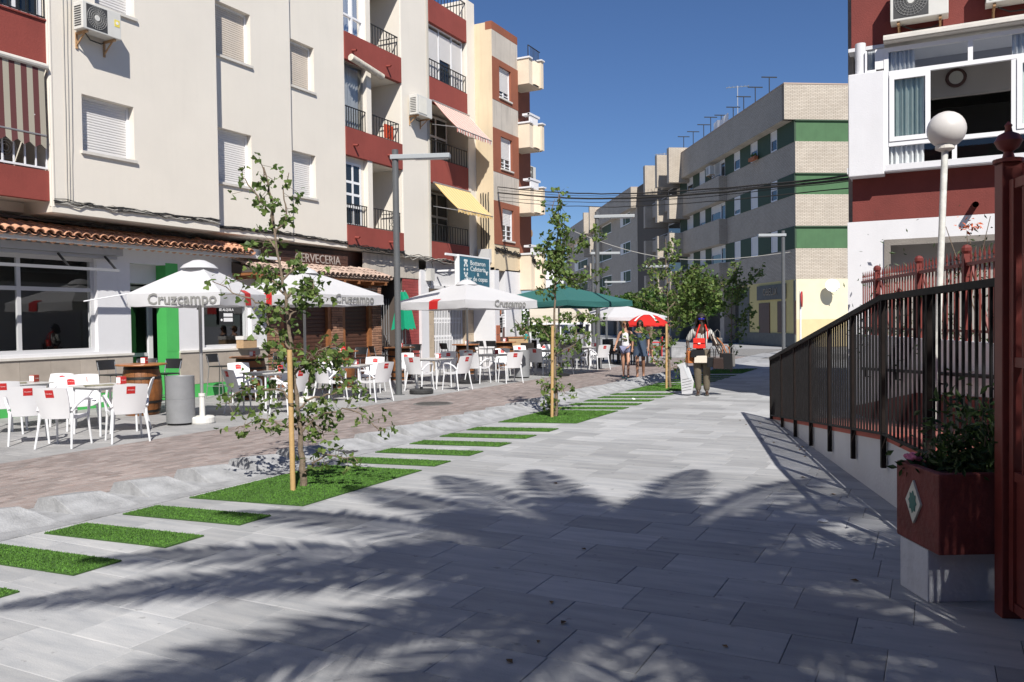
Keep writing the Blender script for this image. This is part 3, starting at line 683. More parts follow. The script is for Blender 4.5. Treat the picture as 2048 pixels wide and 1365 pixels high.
def tile_eave(parent, x0, x1, yf, zf, slope, rows, m, pitch=0.185):
    """barrel tiles, eave edge at local y=yf height zf, rising inwards"""
    me = tile_mesh(m=m); ang = math.atan(slope); q = MB(); dp = rows*0.28
    q.add([(x0, yf+.02, zf-.005), (x1, yf+.02, zf-.005), (x1, yf+dp+.05, zf+slope*dp), (x0, yf+dp+.05, zf+slope*dp), (x0, yf+.02, zf-.03), (x1, yf+.02, zf-.03), (x1, yf+dp+.05, zf-.03), (x0, yf+dp+.05, zf-.03)],
          [(0,1,2,3),(4,5,6,7),(0,1,5,4),(1,2,6,5),(2,3,7,6),(3,0,4,7)])
    roof = part(q, 'tile_roof', m_mort, parent)
    x = x0+pitch/2
    while x < x1:
        for r in range(rows):
            o = link('tile', me, roof, (x+random.gauss(0, .006), yf+r*.27-random.uniform(0, .02), zf+slope*r*.27+.028+r*.012), (ang+random.gauss(0, .02), 0, random.gauss(0, .03)))
            if r == 0 or r == rows-1:
                o2 = link('tile', me, roof, (x+pitch/2, yf+.03+r*.27, zf+slope*r*.27+.055), (-ang, R_(180), random.gauss(0, .02)))
                o2.rotation_euler = (ang, R_(180), 0)
        x += pitch
    return roof
# ---------------- vacant shop: white walls, big window, green doorway
sx0, sx1 = 4.6, yX(533, FX)
sh1 = thing('shopfront', 'vacant white shop with wide dark windows and a bright green doorway', 'shop', (FX, 0, 0), R_(90))
zsill = 1.07; zwt = 3.0
wA = (4.9, yX(196, FX), zsill+.06, zwt); dA = (yX(262, FX), yX(357, FX), 0.0, 2.95); wB = (yX(408, FX), yX(503, FX), 1.12, 2.52)
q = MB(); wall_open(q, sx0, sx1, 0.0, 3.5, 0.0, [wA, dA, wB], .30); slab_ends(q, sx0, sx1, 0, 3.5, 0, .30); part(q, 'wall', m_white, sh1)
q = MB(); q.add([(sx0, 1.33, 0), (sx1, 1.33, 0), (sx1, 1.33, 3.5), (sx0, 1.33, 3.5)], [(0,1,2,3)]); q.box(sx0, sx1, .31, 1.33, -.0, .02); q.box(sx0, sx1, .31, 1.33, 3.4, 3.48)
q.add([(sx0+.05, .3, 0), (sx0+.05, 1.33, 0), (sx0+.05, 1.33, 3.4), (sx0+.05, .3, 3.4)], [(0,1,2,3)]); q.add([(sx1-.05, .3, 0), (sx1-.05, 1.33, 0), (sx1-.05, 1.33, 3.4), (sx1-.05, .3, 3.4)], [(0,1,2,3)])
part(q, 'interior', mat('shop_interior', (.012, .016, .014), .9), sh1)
f = part(frame_mb(wA[0], wA[1], wA[2], wA[3], .10, .075, .06, (yX(46, FX),), (2.36,)), 'window', mat('silver_frame', (.50, .50, .51), .45), sh1)
k = MB(); k.pane(wA[0]+.05, wA[1]-.05, .13, wA[2]+.05, wA[3]-.05); part(k, 'pane', m_glass, f)
f = part(frame_mb(wB[0], wB[1], wB[2], wB[3], .12, .05, .05), 'window', mat('silver_frame', (.5, .5, .51), .45), sh1)
k = MB(); k.pane(wB[0]+.04, wB[1]-.04, .145, wB[2]+.04, wB[3]-.04); part(k, 'pane', m_glass, f)
# marble plinth in slabs with a ledge, green skirting below
def plinth(a, b):
    n = max(1, round((b-a)/.62)); 
    for i in range(n):
        u0, u1 = lerp(a, b, i/n)+.003, lerp(a, b, (i+1)/n)-.003
        k = MB(); k.box(u0, u1, -.035, -.002, .30, zsill-.045); part(k, 'marble_slab', m_marb, sh1)
    k = MB(); k.box(a, b, -.03, -.002, 0.0, .294); part(k, 'green_skirting', m_grn, sh1)
    k = MB(); k.box(a-.0, b+.02, -.06, -.002, zsill-.045, zsill); part(k, 'ledge', m_sill, sh1)
plinth(sx0, dA[0]); plinth(dA[1]+.0, sx1)
# green pilaster, recessed door
k = MB(); k.box(yX(333, FX), dA[1], .0, .30, 0, 2.95); k.box(yX(333, FX), dA[1]+.004, -.004, .0, zsill+.0, 3.0); part(k, 'green_pilaster', m_grn, sh1)
k = MB(); k.box(dA[0]+.003, dA[0]+.05, .3, 1.0, 0, 3.2); k.box(dA[0], yX(333, FX), .30, 1.0, 2.55, 3.2); part(k, 'door_recess', m_white, sh1)
d0, d1 = dA[0]+.06, yX(333, FX)-.0
dr = part(frame_mb(d0, d0+.95, 0.02, 2.5, .62, .08, .05, (), (1.0,)), 'door', mat('silver_frame', (.5, .5, .51), .45), sh1)
k = MB(); k.pane(d0+.06, d0+.9, .645, .08, 2.45); part(k, 'pane', m_glass, dr)
k = MB(); k.box(d0+.09, d0+.13, .58, .62, .95, 1.12); part(k, 'handle', m_tin, dr)
k = MB(); k.box(d0+.97, d1+.02, .60, .66, .0, 2.6); part(k, 'side_panel', m_white, sh1)
k = MB(); k.box(d0+.25, d1-.35, 1.2, 1.25, 0, 2.6); part(k, 'inner_green_wall', m_grn, sh1)
tile_eave(sh1, sx0, yX(533, -14.42)-.45, LX(-14.40), 3.31, .34, 2, m_tile)
k = MB(); k.box(sx0, sx1, -.50, -.003, 3.22, 3.29); part(k, 'fascia', mat('fascia_white', (.62, .62, .63), .7), sh1)
# folded awning cassette and its front bar with hanging arms
aw = thing('folded_awning', 'folded grey shop awning with its front bar over the wide window', 'awning', (FX, 0, 0), R_(90))
k = MB(); k.box(4.7, yX(248, -14.8), -.22, -.004, 3.06, 3.20); k.box(4.7, yX(240, -14.8), -.16, -.004, 2.99, 3.055); part(k, 'cassette', mat('awning_box', (.34, .34, .35), .5), aw)
zb_ = zX(120, 538, -14.5)
k = MB(); k.box(4.7, yX(240, -14.5), -.53, -.47, zb_, zb_+.055); part(k, 'front_bar', m_tin, aw)
for px in (133, 226):
    yy = yX(px, -14.6); k = MB(); k.bar((yy, -.2, 3.03), (yy+.02, -.49, zb_+.05), .035, .03); part(k, 'arm', m_iron, aw)
# to-let sign: black card with white panels
sg = thing('to_let_sign', 'black SE ALQUILA to-let card in the vacant shop window', 'sign', onX(452, 632, FX-.11), R_(90))
sg.location.x = FX-.10
k = MB(); k.box(-.22, .22, -.006, 0, -.21, .21); part(k, 'card', mat('sign_black', (.02, .02, .022), .6), sg)
k = MB(); k.box(-.09, .19, -.009, -.006, -.02, .06); k.box(-.09, .19, -.009, -.006, -.14, -.05); part(k, 'text_panel', m_pvc, sg)
link('lettering', text_mesh('SE ALQUILA', .085, m_pvc, .001, .002), sg, (0, -.008, .14), (R_(90), 0, 0))
k = MB(); k.lathe([(.03, 0), (.03, .003)], n=12); part(k, 'phone_mark', m_pvc, sg, loc=(-.155, -.006, -.1), rot=(R_(90), 0, 0))
bxs = thing('cardboard_box', 'open cardboard box left on the marble ledge of the vacant shop', 'box', (FX+.16, yX(497, FX+.12)-.1, zsill+.0), R_(90))
k = MB(); k.box(-.22, .22, -.10, .13, 0, .2); part(k, 'carton', mat('cardboard', (.42, .28, .16), .9, .1, 10), bxs)
k = MB(); k.box(-.23, .24, -.12, .14, .205, .29); part(k, 'tray', mat('carton_white', (.62, .60, .58), .8), bxs)

# ---------------- beer bar with brick pillars and wooden shutters
sh2 = thing('shopfront', 'brick and dark wood beer bar with closed plank shutters under a tiled canopy', 'bar', (FX, 0, 0), R_(90))
bx0, bx1 = sx1+.004, yX(763, FX)
k = MB(); k.box(bx0, bx1, .22, 1.3, 0.0, 3.72); part(k, 'wall', m_wood, sh2)
pil = [(yX(535, FX), yX(562, FX)), (yX(664, FX), yX(686, FX)), (yX(745, FX), yX(763, FX))]
bm_ = MB(); bm_.box(-.5, .5, -.5, .5, -.5, .5); 
for (a, b_) in pil:
    k = MB(); k.box(a+.012, b_-.012, .015, .22, 0, 2.75); pl = part(k, 'brick_pillar', m_mort, sh2)
    z = 0.0; row = 0; me = {}
    while z < 2.7:
        cuts = [a, lerp(a, b_, .62 if row % 2 else .40), b_]
        for u0, u1 in zip(cuts, cuts[1:]):
            key = round(u1-u0, 2)
            if key not in me:
                e = MB(); e.box(-key/2+.006, key/2-.006, -.0, .2, 0.006, .062); me[key] = e.mesh('brick', m_brick)
            link('brick', me[key], pl, ((u0+u1)/2, random.uniform(-.012, .006), z))
        z += .068; row += 1
for (a, b_) in ((pil[0][1], pil[1][0]), (pil[1][1], pil[2][0])):
    sv = part(shutter_mb(a+.14, b_-.14, 0.02, 2.62, .12, .105), 'plank_shutter', m_wood, sh2)
    for u in (a+.0, b_-.14):
        k = MB(); k.box(u+.004, u+.136, .03, .22, 0, 2.74); part(k, 'wooden_post', m_woodl, sh2)
k = MB(); k.box(bx0, bx1, -.05, .22, 2.752, 3.0); part(k, 'lintel', m_wood, sh2)
cz = zX(600, 545, -14.15); ce = LX(-14.15)
cx0, cx1 = yX(572, -14.15), yX(783, -14.15)
tile_eave(sh2, cx0-.9, cx1, ce, 2.90, .30, 3, m_tileg)
k = MB(); k.box(cx0-.9, cx1-.05, ce+.05, -.03, 2.80, 2.86); 
for i in range(9): k.box(lerp(cx0-.8, cx1-.2, i/8), lerp(cx0-.8, cx1-.2, i/8)+.08, ce+.05, -.03, 2.72, 2.80)
part(k, 'canopy_rafters', m_woodl, sh2)
k = MB(); k.tube([(cx0-.6, ce+.2, 2.66), (cx1-.5, ce+.2, 2.60)], .012, 6); part(k, 'canopy_rod', m_tin, sh2)
# wooden board with the word CERVECERIA
ws_ = thing('wooden_sign', 'dark wooden board with pale CERVECERIA letters above the beer bar', 'sign', (FX+.12, yX(628, FX+.12), 3.37), R_(90))
k = MB()
for i in range(3): k.box(-1.9, 1.45, -.03+.004*(i % 2), .02, -.16+i*.108, -.16+i*.108+.1)
part(k, 'board', m_wood, ws_)
link('lettering', text_mesh('CERVECERIA', .33, mat('letter_grey', (.36, .31, .28), .8), .006), ws_, (.18, -.036, 0), (R_(90), 0, 0))
rd = thing('round_sign', 'round red beer sign on the brick bar behind the tree', 'sign', onX(560, 562, -14.3), R_(90))
k = MB(); k.lathe([(.26, -.04), (.26, .04)], n=28); part(k, 'disc', mat('sign_red', (.42, .03, .03), .5), rd, rot=(R_(90), 0, 0))
k = MB(); k.lathe([(.28, -.03), (.28, .03), (.262, .045), (.262, -.045)], n=28); part(k, 'rim', m_iron, rd, rot=(R_(90), 0, 0))
k = MB(); k.box(-.015, .015, 0, .68, -.015, .015); part(k, 'bracket', m_iron, rd)
# plastered strip above the canopy
st = thing('doorway', 'dark entrance with scrolled ironwork beside a dark red tiled wall', 'doorway', (FX, 0, 0), R_(90))
ex0, ex1, ex2 = bx1+.003, yX(806, FX), yX(838, FX)
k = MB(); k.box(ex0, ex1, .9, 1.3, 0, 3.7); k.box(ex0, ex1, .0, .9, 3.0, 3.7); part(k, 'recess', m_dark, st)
k = MB(); k.box(ex0-.9, ex2, -.02, -.001, 3.05, 3.72); part(k, 'plaster_band', m_grime, st)
nrow = 26
k = MB(); k.box(ex1, ex2, .01, 1.3, 0, 3.05); rw = part(k, 'red_wall', m_mort, st)
for j in range(34):
    for i in range(3):
        if i == 0 and j % 2: u0, u1 = ex1, lerp(ex1, ex2, .2)
        e = MB(); off = (.16 if j % 2 else 0); a = lerp(ex1, ex2, max(0, i/3+off-.16)); b_ = lerp(ex1, ex2, min(1, (i+1)/3+off-.16 if i < 2 else 1))
        e.box(a+.003, b_-.003, -.004, .01, j*.089+.003, j*.089+.086); part(e, 'tile', mat('red_wall_tile', (.28, .05, .045), .6, .1, 6, rnd=.12), rw)
k = MB()
for i in range(9):
    xx = lerp(ex0+.05, ex1-.05, i/8); k.box(xx-.01, xx+.01, .5, .52, 0.02, 2.4)
    if i % 2:
        for zc in (.35, .75, 1.15): k.tube([(xx+.09*math.cos(a/10*6.28), .49, zc+.14*math.sin(a/10*6.28)) for a in range(11)], .008, 5, cap=False)
part(k, 'iron_gate', mat('grey_iron', (.25, .25, .26), .5), st)
# ---------------- unit with the white folding grille
sh3 = thing('shopfront', 'closed unit behind a white folding scissor gate between beige stone pillars', 'shop', (FX, 0, 0), R_(90))
g0, g1, g2, g3, g4 = ex2+.003, yX(853, FX), yX(866, FX), yX(929, FX), yX(957, FX)
k = MB(); k.box(g0, g1, -.10, .3, 0, 3.35); part(k, 'white_pillar', m_white, sh3)
m_trav = mat('travertine', (.46, .37, .27), .6, .12, 5, .1, 40)
def stone_pillar(a, b_):
    n = 7
    for i in range(n):
        e = MB(); e.box(a+.002, b_-.002, -.04, .3, i*2.75/n+.003, (i+1)*2.75/n-.003); part(e, 'stone_block', m_trav, sh3)
stone_pillar(g1+.003, g2); stone_pillar(g3, g4)
k = MB(); k.box(g0, g4, .6, 1.3, 0, 3.7); k.box(g2, g3, .0, .6, 2.62, 3.7); part(k, 'wall', m_grime, sh3)
k = MB(); k.box(g1, g4, -.15, .0, 2.76, 2.86); k.box(g1, g4, -.02, -.001, 2.87, 3.7); part(k, 'canopy_slab', m_white, sh3)
gr = part(frame_mb(g2+.01, g3-.01, .01, 2.6, .08, .04, .04), 'folding_gate', m_rail, sh3)
n = 20
e = MB(); e.box(-.014, .014, .085, .11, .05, 2.55); meb = e.mesh('bar', m_rail)
for i in range(n): link('bar', meb, gr, (lerp(g2+.08, g3-.08, i/(n-1)), 0, 0))
e = MB(); sp = (g3-g2-.16)/(n-1)
for zc in (.5, 1.1, 1.7, 2.2):
    for i in range(n-1):
        xx = g2+.08+sp*i; e.bar((xx, .12, zc-.09), (xx+sp, .12, zc+.09), .008, .022); e.bar((xx, .128, zc+.09), (xx+sp, .128, zc-.09), .008, .022)
part(e, 'lattice', m_rail, gr)
k = MB(); k.box(g2, g3, .55, .598, 0, 2.6); part(k, 'inner_door', mat('inner_door_dark', (.10, .09, .085), .6), sh3)
mb_ = thing('meter_box', 'grey electricity box with cables below the cream pillar', 'box', (FX+.2, lerp(g0, g1, .9), 3.0), R_(90))
k = MB(); k.box(-.12, .12, -.1, .14, 0, .4); part(k, 'casing', mat('meter_grey', (.5, .49, .46), .6), mb_)
k = MB(); k.tube(wob((-.05, -.05, 0), (-.1, 0, -.5), 6, .03), .012, 5); k.tube(wob((.05, -.05, .4), (.1, 0, .8), 6, .03), .012, 5); part(k, 'cable', m_cable, mb_)
# ---------------- teal cafe sign on a white frame
p = onX(918, 512, -14.0); p2 = onX(978, 522, -14.0); pb = onX(918, 572, -14.0)
cs = thing('cafe_sign', 'teal plank cafe sign with white lettering in a white box frame', 'sign', (-14.0, (p.y+p2.y)/2, (p.z+pb.z)/2), R_(90))
W, Hh = (p2.y-p.y), (p.z-pb.z)
m_teal = mat('sign_teal', (.025, .115, .17), .5, .15, 5, rnd=.15)
for i in range(8):
    e = MB(); e.box(-W/2+i*W/8+.004, -W/2+(i+1)*W/8-.004, -.012, .10, -Hh/2, Hh/2); part(e, 'plank', m_teal, cs)
part(frame_mb(-W/2-.05, W/2+.05, -Hh/2-.05, Hh/2+.05, -.02, .05, .16), 'box_frame', m_pvc, cs)
k = MB(); k.box(-W/2-.75, -W/2-.05, .03, .09, Hh/2-.02, Hh/2+.05); k.box(-W/2, -W/2+.06, .1, .85, 0, .06); k.box(W/2-.06, W/2, .1, .85, 0, .06); part(k, 'arm', m_pvc, cs)
ml = mat('sign_letter', (.62, .66, .66), .6)
for (s, z, x, sz) in (('Botteron', .30*Hh, .10*W, .20), ('Cafeteria', .10*Hh, .10*W, .20), ('&', -.08*Hh, .10*W, .15), ('Bar de copas', -.24*Hh, .06*W, .20)):
    me = text_mesh(s, sz*1.15, ml, .002, .003); o = link('lettering', me, cs, (x, -.016, z), (R_(90), 0, 0)); o.scale = (1.25, 1, 1)
k = MB()
for a in range(11):
    t = a/10*6.283; k.sphere((-.30*W+.10*math.cos(t), -.018, .06*Hh+.22*math.sin(t)), .05, 8, 0, (1, .2, 1))
for a in range(3): k.sphere((-.30*W-.08+.08*a, -.018, .36*Hh), .05, 8, 0, (1, .2, 1))
k.tube([(-.30*W-.09, -.02, -.26*Hh), (-.30*W, -.02, -.33*Hh), (-.30*W+.09, -.02, -.26*Hh)], .02, 6)
k.sphere((.40*W, -.018, -.02*Hh), .06, 8, 0, (1, .2, 1.2)); k.sphere((.40*W-.07, -.018, .04*Hh), .03, 8, 0, (1, .2, 1)); k.sphere((.40*W+.07, -.018, .04*Hh), .03, 8, 0, (1, .2, 1))
part(k, 'emblem', ml, cs, kind='stuff')
# green folded parasols and a white spout by the entrance
# ================================================================== CORNER BUILDING WITH BALCONIES (left, beyond)
YB = yX(955, X3)+.004; XB = onY(985.7, 300, YB).x; PB = 985.7
def zB(y, px=PB): return zX(px, y, XB)
yB1 = yX(1041, XB); XC = onY(1059, 250, yB1).x; yB2 = yX(1088, XC)
bB = thing('apartment_building', 'yellow corner apartment block with brown window panels and stacked balconies', 'building', (XB, YB, 0), R_(90))
LB = yB1-YB; LE = yB2-YB+1.2; ZBT = zB(43.8); ZBB = zB(540)
q = MB(); q.box(0, LB, .25, 9, ZBB, ZBT-.02); q.box(0.0, .08, -.005, .25, ZBB, ZBT-.02); q.box(LB-.08, LB, .0, .25, ZBB, ZBT-.02); q.box(0, LB, 0.0, .25, ZBB, ZBB+.1); q.box(.08, LB-.08, 0, .05, ZBB+.1, zB(487.6)-.002); q.box(LB, LE, 1.3, 9, 0, ZBT-.5); q.box(0.3, LE, 1.2, 9, 0, ZBB+.1); part(q, 'wall', m_creamy, bB)
q = MB(); q.box(-.004, LB+.004, -.012, .25, zB(60)+.002, ZBT); part(q, 'parapet', m_brownp, bB)
q = MB(); q.box(.003, LB-.003, -.008, .1, zB(113)+.002, zB(60)); part(q, 'stained_wall', m_grime, bB)
pan = [(zB(198), zB(113.3)), (zB(342), zB(254.3)), (zB(487.6), zB(400))]
for i, (a, b_) in enumerate(pan):
    xw0, xw1 = yX(1004+i*1.5, XB)-YB, yX(1027+i, XB)-YB
    h = b_-a; op = (xw0, xw1, a+.12*h, a+.86*h)
    q = MB(); wall_open(q, .0, LB, a, b_, -.02, [op], .14); slab_ends(q, .001, LB-.001, a, b_, -.02, -.006); part(q, 'brown_panel', m_brownp, bB)
    window(bB, *op, -.02, .08, closed=(.78, .68, .52)[i], bars=True)
    if i < 2:
        q = MB(); q.box(.003, LB-.003, -.010, .05, pan[i+1][1]+.002, a-.002); part(q, 'spandrel', m_grime if i < 2 else m_creamy, bB)
# balconies
m_peach = mat('peach_render', (.68, .58, .45), .85, .05, 2, .1, 40)
dC = XC-XB; x0 = LB; x1 = yB2-YB
lev = [(zX(1045, 158, XC), zX(1045, 108, XC)), (zX(1045, 287, XC), zX(1045, 239, XC)), (zX(1045, 420, XC), zX(1045, 371, XC)), (zX(1045, 577, XC), zX(1045, 507, XC))]
for i, (a, b_) in enumerate(lev):
    q = MB(); q.box(x0, x1, -dC, 1.25, a-.02, a+.14); q.box(x0, x0+.18, -dC, .3, a+.14, b_); q.box(x1-.2, x1, -dC-.1, 1.25, a, b_+.1)
    q.box(x0+.18, x1-.2, -dC, -dC+.10, a+.14, b_-.02); bal = part(q, 'balcony', m_peach, bB)
    q = MB(); q.box(x0-.04, x0+.25, -dC-.05, .3, b_, b_+.06); q.box(x1-.25, x1+.04, -dC-.15, 1.25, b_+.1, b_+.15); part(q, 'coping', m_white, bal)
    n = 9
    for k in range(n):          # vertical fluting of the balcony front
        e = MB(); xx = lerp(x0+.3, x1-.4, k/(n-1)); e.prism([(xx, -dC-.001, a+.02), (xx+.16, -dC-.001, a+.02), (xx+.08, -dC-.09, a+.02)], (0, 0, (b_-a)-.06)); part(e, 'flute', m_peach, bal)
    if i: 
        e = MB(); e.box(x0, x1-.2, -dC-.02, -dC+.08, b_+.30, b_+.38); e.box(x0, x0+.3, -dC+.0, -dC+.3, b_+.29, b_+.37)
        for k in range(8): xx = lerp(x0+.05, x1-.4, k/7); e.box(xx, xx+.05, -dC, -dC+.05, b_+.0, b_+.30)
        part(e, 'balustrade', m_white, bal)
    else:
        e = MB(); e.tube([(x0+.05, -dC+.05, b_+.06), (x0+.05, -dC+.05, b_+.5), (x1, -dC+.05, b_+.5)], .02, 6)
        for k in range(7): xx = lerp(x0+.3, x1-.1, k/6); e.tube([(xx, -dC+.05, b_), (xx, -dC+.05, b_+.5)], .012, 5)
        part(e, 'roof_rail', m_iron, bal)
q = MB(); q.box(x1-.25, x1+.8, .4, 1.3, 3.5, ZBT-.5); part(q, 'corner_pier', m_brownp, bB)
for (px, py) in ((1050, 475), (1062, 467)):
    e = MB(); p = onX(px, py, XB-1.25); e.lathe([(.16, 0), (.17, .02), (.08, .035)], n=16); part(e, 'wall_plate', mat('plate_clay', (.4, .25, .13), .6, .3, 12), bB, loc=(p.y-YB, 1.27, p.z), rot=(R_(90), 0, 0))
p = onX(1060, 345, XB-1.0); ac_unit('air conditioner in the shade of a middle balcony on the yellow block', (XB-1.29, p.y, p.z-.3), R_(90), .8, .55, .28, 'fan')
# ground floor of the corner building: dark plank wall with notices, white wall, garage void
q = MB(); q.box(0, .35, -.0, 1.2, 0, ZBB+.05); q.box(yX(1012, XB)-YB, LB+.1, 0, 1.2, 0, ZBB+.05); part(q, 'ground_floor_wall', m_white, bB)
xp0, xp1 = .36, yX(1012, XB)-YB-.01
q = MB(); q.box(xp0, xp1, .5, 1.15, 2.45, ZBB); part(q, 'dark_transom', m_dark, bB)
n = 9
for i in range(n):
    e = MB(); e.box(lerp(xp0, xp1, i/n)+.004, lerp(xp0, xp1, (i+1)/n)-.004, .05, .12, 0, 2.44); part(e, 'plank', mat('weathered_plank', (.15, .085, .075), .8, .2, 7, rnd=.2), bB)
e = MB(); e.box(xp0-.3, xp0-.02, -.02, 0, 0, 1.15); e.box(xp0-.3, xp0-.02, -.02, 0, 1.17, 1.5); part(e, 'red_tile_strip', mat('terracotta_strip', (.38, .13, .07), .7, .15, 8), bB)
for (u, z, w_, h_, nl) in ((.16, 1.45, .34, .75, 'tall white paper notice low on the plank wall beside the red tile strip'), (.34, 1.5, .22, .55, 'narrow white paper notice next to the tall one on the plank wall'), (.75, 1.75, .30, .65, 'large white paper notice hung high on the plank wall'), (.55, 2.0, .22, .18, 'small red printed notice at the top of the plank wall')):
    xx = lerp(xp0, xp1, u); nt_ = thing('paper_notice', nl, 'notice', (XB-.05+.004, YB+xx, z), R_(90), 'paper notices on the plank wall')
    e = MB(); e.box(-w_/2, w_/2, -.012, -.0, -h_/2, h_/2); part(e, 'sheet', m_pvc if w_ > .23 or h_ > .3 else mat('notice_red', (.6, .2, .08), .7), nt_)
    e = MB()
    for k in range(5): e.box(-w_*.35, w_*.3, -.014, -.012, h_*(.3-.15*k)-.012, h_*(.3-.15*k)+.012)
    part(e, 'print_line', mat('print_grey', (.3, .3, .3), .8), nt_)
# cables and boxes on this building
c3 = thing('cable_bundle', 'knotted cable run sagging along the yellow corner block below the windows', 'cables', (0, 0, 0))
za = zB(497); 
for k in range(9):
    q = MB(); q.tube(wob((XB+.04, YB+.02, za), (XB+.04, YB+LB, zX(1040, 512, XB)), 10, .06), random.uniform(.012, .02), 5); part(q, 'cable', m_cable, c3)
    if k < 7: q = MB(); q.tube(wob((XC+.05, YB+LB, zX(1050, 515, XC)), (XC+.05, YB+x1, zX(1088, 545, XC)), 10, .08), random.uniform(.012, .02), 5); part(q, 'cable', m_cable, c3)
for k in range(4):
    yy = yX(970+k*4, XB-.4); q = MB(); q.tube(wob((XB-.5+.1*k, YB-.03, za+.02), (XB-.5+.1*k, YB-.03, zB(385)), 10, .012), .018, 5); part(q, 'cable', m_cable, c3)
bxg = tag(part(MB().box(XB-.55, XB-.1, YB-.2, YB-.005, za-.5, za-.02), 'junction_box', mat('box_grey', (.5, .5, .5), .6)), 'pale grey junction box fixed on the side of the yellow corner block', 'box')
# overhead wires across the street
ends = [((XB+.02, YB+.3, zB(372)), 346, .025), ((XB+.02, YB+.3, zB(383)), 352, .035), ((XB+.02, YB+.3, zB(392)), 356, .012), ((XB+.02, YB+.3, zB(399)), 370, .015), ((XB+.02, YB+.3, zB(377)), 349, .010)]
# ================================================================== BRICK APARTMENT BLOCK (right, far)
def brick_mat(name, c1, c2, mort, bw=0.26, rh=0.075, ax='xz'):
    m = bpy.data.materials.new(name); m.use_nodes = True; n = m.node_tree.nodes; L = m.node_tree.links; b = n['Principled BSDF']
    tc = n.new('ShaderNodeTexCoord'); sp = n.new('ShaderNodeSeparateXYZ'); cb_ = n.new('ShaderNodeCombineXYZ'); L.new(tc.outputs['Object'], sp.inputs[0])
    a = n.new('ShaderNodeMath'); a.operation = 'ADD'; L.new(sp.outputs['X'], a.inputs[0]); L.new(sp.outputs['Y'], a.inputs[1])
    L.new(a.outputs[0], cb_.inputs[0]); L.new(sp.outputs['Z'], cb_.inputs[1])
    bt = n.new('ShaderNodeTexBrick'); bt.inputs['Scale'].default_value = 1.0; bt.inputs['Brick Width'].default_value = bw; bt.inputs['Row Height'].default_value = rh; bt.inputs['Mortar Size'].default_value = 0.009
    bt.inputs['Color1'].default_value = (*c1, 1); bt.inputs['Color2'].default_value = (*c2, 1); bt.inputs['Mortar'].default_value = (*mort, 1); bt.inputs['Bias'].default_value = -.2
    L.new(cb_.outputs[0], bt.inputs['Vector'])
    nz = n.new('ShaderNodeTexNoise'); nz.inputs['Scale'].default_value = .8; nz.inputs['Detail'].default_value = 6; L.new(tc.outputs['Object'], nz.inputs['Vector'])
    r = n.new('ShaderNodeMapRange'); r.inputs['To Min'].default_value = .8; r.inputs['To Max'].default_value = 1.15; L.new(nz.outputs['Fac'], r.inputs['Value'])
    h = n.new('ShaderNodeHueSaturation'); L.new(bt.outputs['Color'], h.inputs['Color']); L.new(r.outputs[0], h.inputs['Value'])
    L.new(h.outputs[0], b.inputs['Base Color']); b.inputs['Roughness'].default_value = .85
    bp = n.new('ShaderNodeBump'); bp.inputs['Strength'].default_value = .5; bp.inputs['Distance'].default_value = .01; L.new(bt.outputs['Fac'], bp.inputs['Height']); bp.invert = True; L.new(bp.outputs[0], b.inputs['Normal'])
    MATS[name] = m; return m
m_bb = brick_mat('pale_brick', (.54, .48, .40), (.47, .41, .335), (.18, .145, .115))
m_green = mat('green_panel', (.055, .13, .055), .75, .10, 1.5, .1, 30, streak=.2)
m_greend = mat('green_shutter', (.028, .06, .032), .7, .1, 3)
DB = 46.0
P0 = EYEP+(FW+RT*((1592-CX)/FPX)+UP*((CY-637)/FPX))*DB; P0 = Vector((P0.x, P0.y, 0))
ang = R_(-27.1-5.6); UX = Vector((-math.sin(ang), -math.cos(ang), 0))      # facade direction towards the near corner
RZK = math.atan2(UX.y, UX.x)
bK = thing('brick_apartment_block', 'long pale brick apartment block with green bands and roof posts', 'building', P0, RZK)
INN = Vector((-UX.y, UX.x, 0))
def zK(y, px=1592): return zat(px, y, P0)
def uK(px, off=0.0, py=600):      # local x where the facade plane (offset outwards) meets a pixel column
    d = ray(px, py); o = P0-INN*off; # intersect ray with plane through o with normal INN
    t = (o-EYEP).dot(INN)/d.dot(INN); return (EYEP+d*t-P0).dot(UX)
bandz = [(zK(558.5), zK(497)), (zK(452), zK(389)), (zK(345.7), zK(282.8)), (zK(239), zK(170, 1574))]
def px_end(px): return uK(px)
U_END = max(-120.0, uK(1133)); DEP = 13.0
ROOF = bandz[3][1]
chim = [(1340, 1328, 1322), ]
q = MB(); q.box(U_END, -.06, .08, DEP, bandz[0][0]-.1, ROOF-1.0); q.box(U_END, -.06, 1.6, DEP, 0, bandz[0][0]-.1); part(q, 'core', m_green, bK)
q = MB(); q.box(uK(1276), uK(1338), .03, .079, bandz[0][0], ROOF); part(q, 'balcony_recess', mat('recess_brown', (.10, .085, .07), .9), bK)
usplit = uK(1338)                                  # where the recessed balcony stack starts
ubal = uK(1276)
for i, (a, b_) in enumerate(bandz):
    out = -.62 if i == 3 else 0.0
    q = MB(); q.box(usplit, out*0+ (0 if i < 3 else .0), out, .3, a, b_); q.box(-.3, 0.004, .3, DEP, a, b_)
    if i == 3: q.box(-.3, .004, -.62, .3, a, b_)
    part(q, 'brick_band', m_bb, bK)
    q = MB(); q.box(U_END, ubal, out+.003, .3, a, b_); part(q, 'brick_band', m_bb, bK)
    if i < 3:          # bay that steps forward between the windows
        q = MB(); u0, u1 = uK(1352), uK(1455); q.box(u0, u1, -.55, -.002, a, b_-.02); part(q, 'projecting_bay', m_bb, bK)
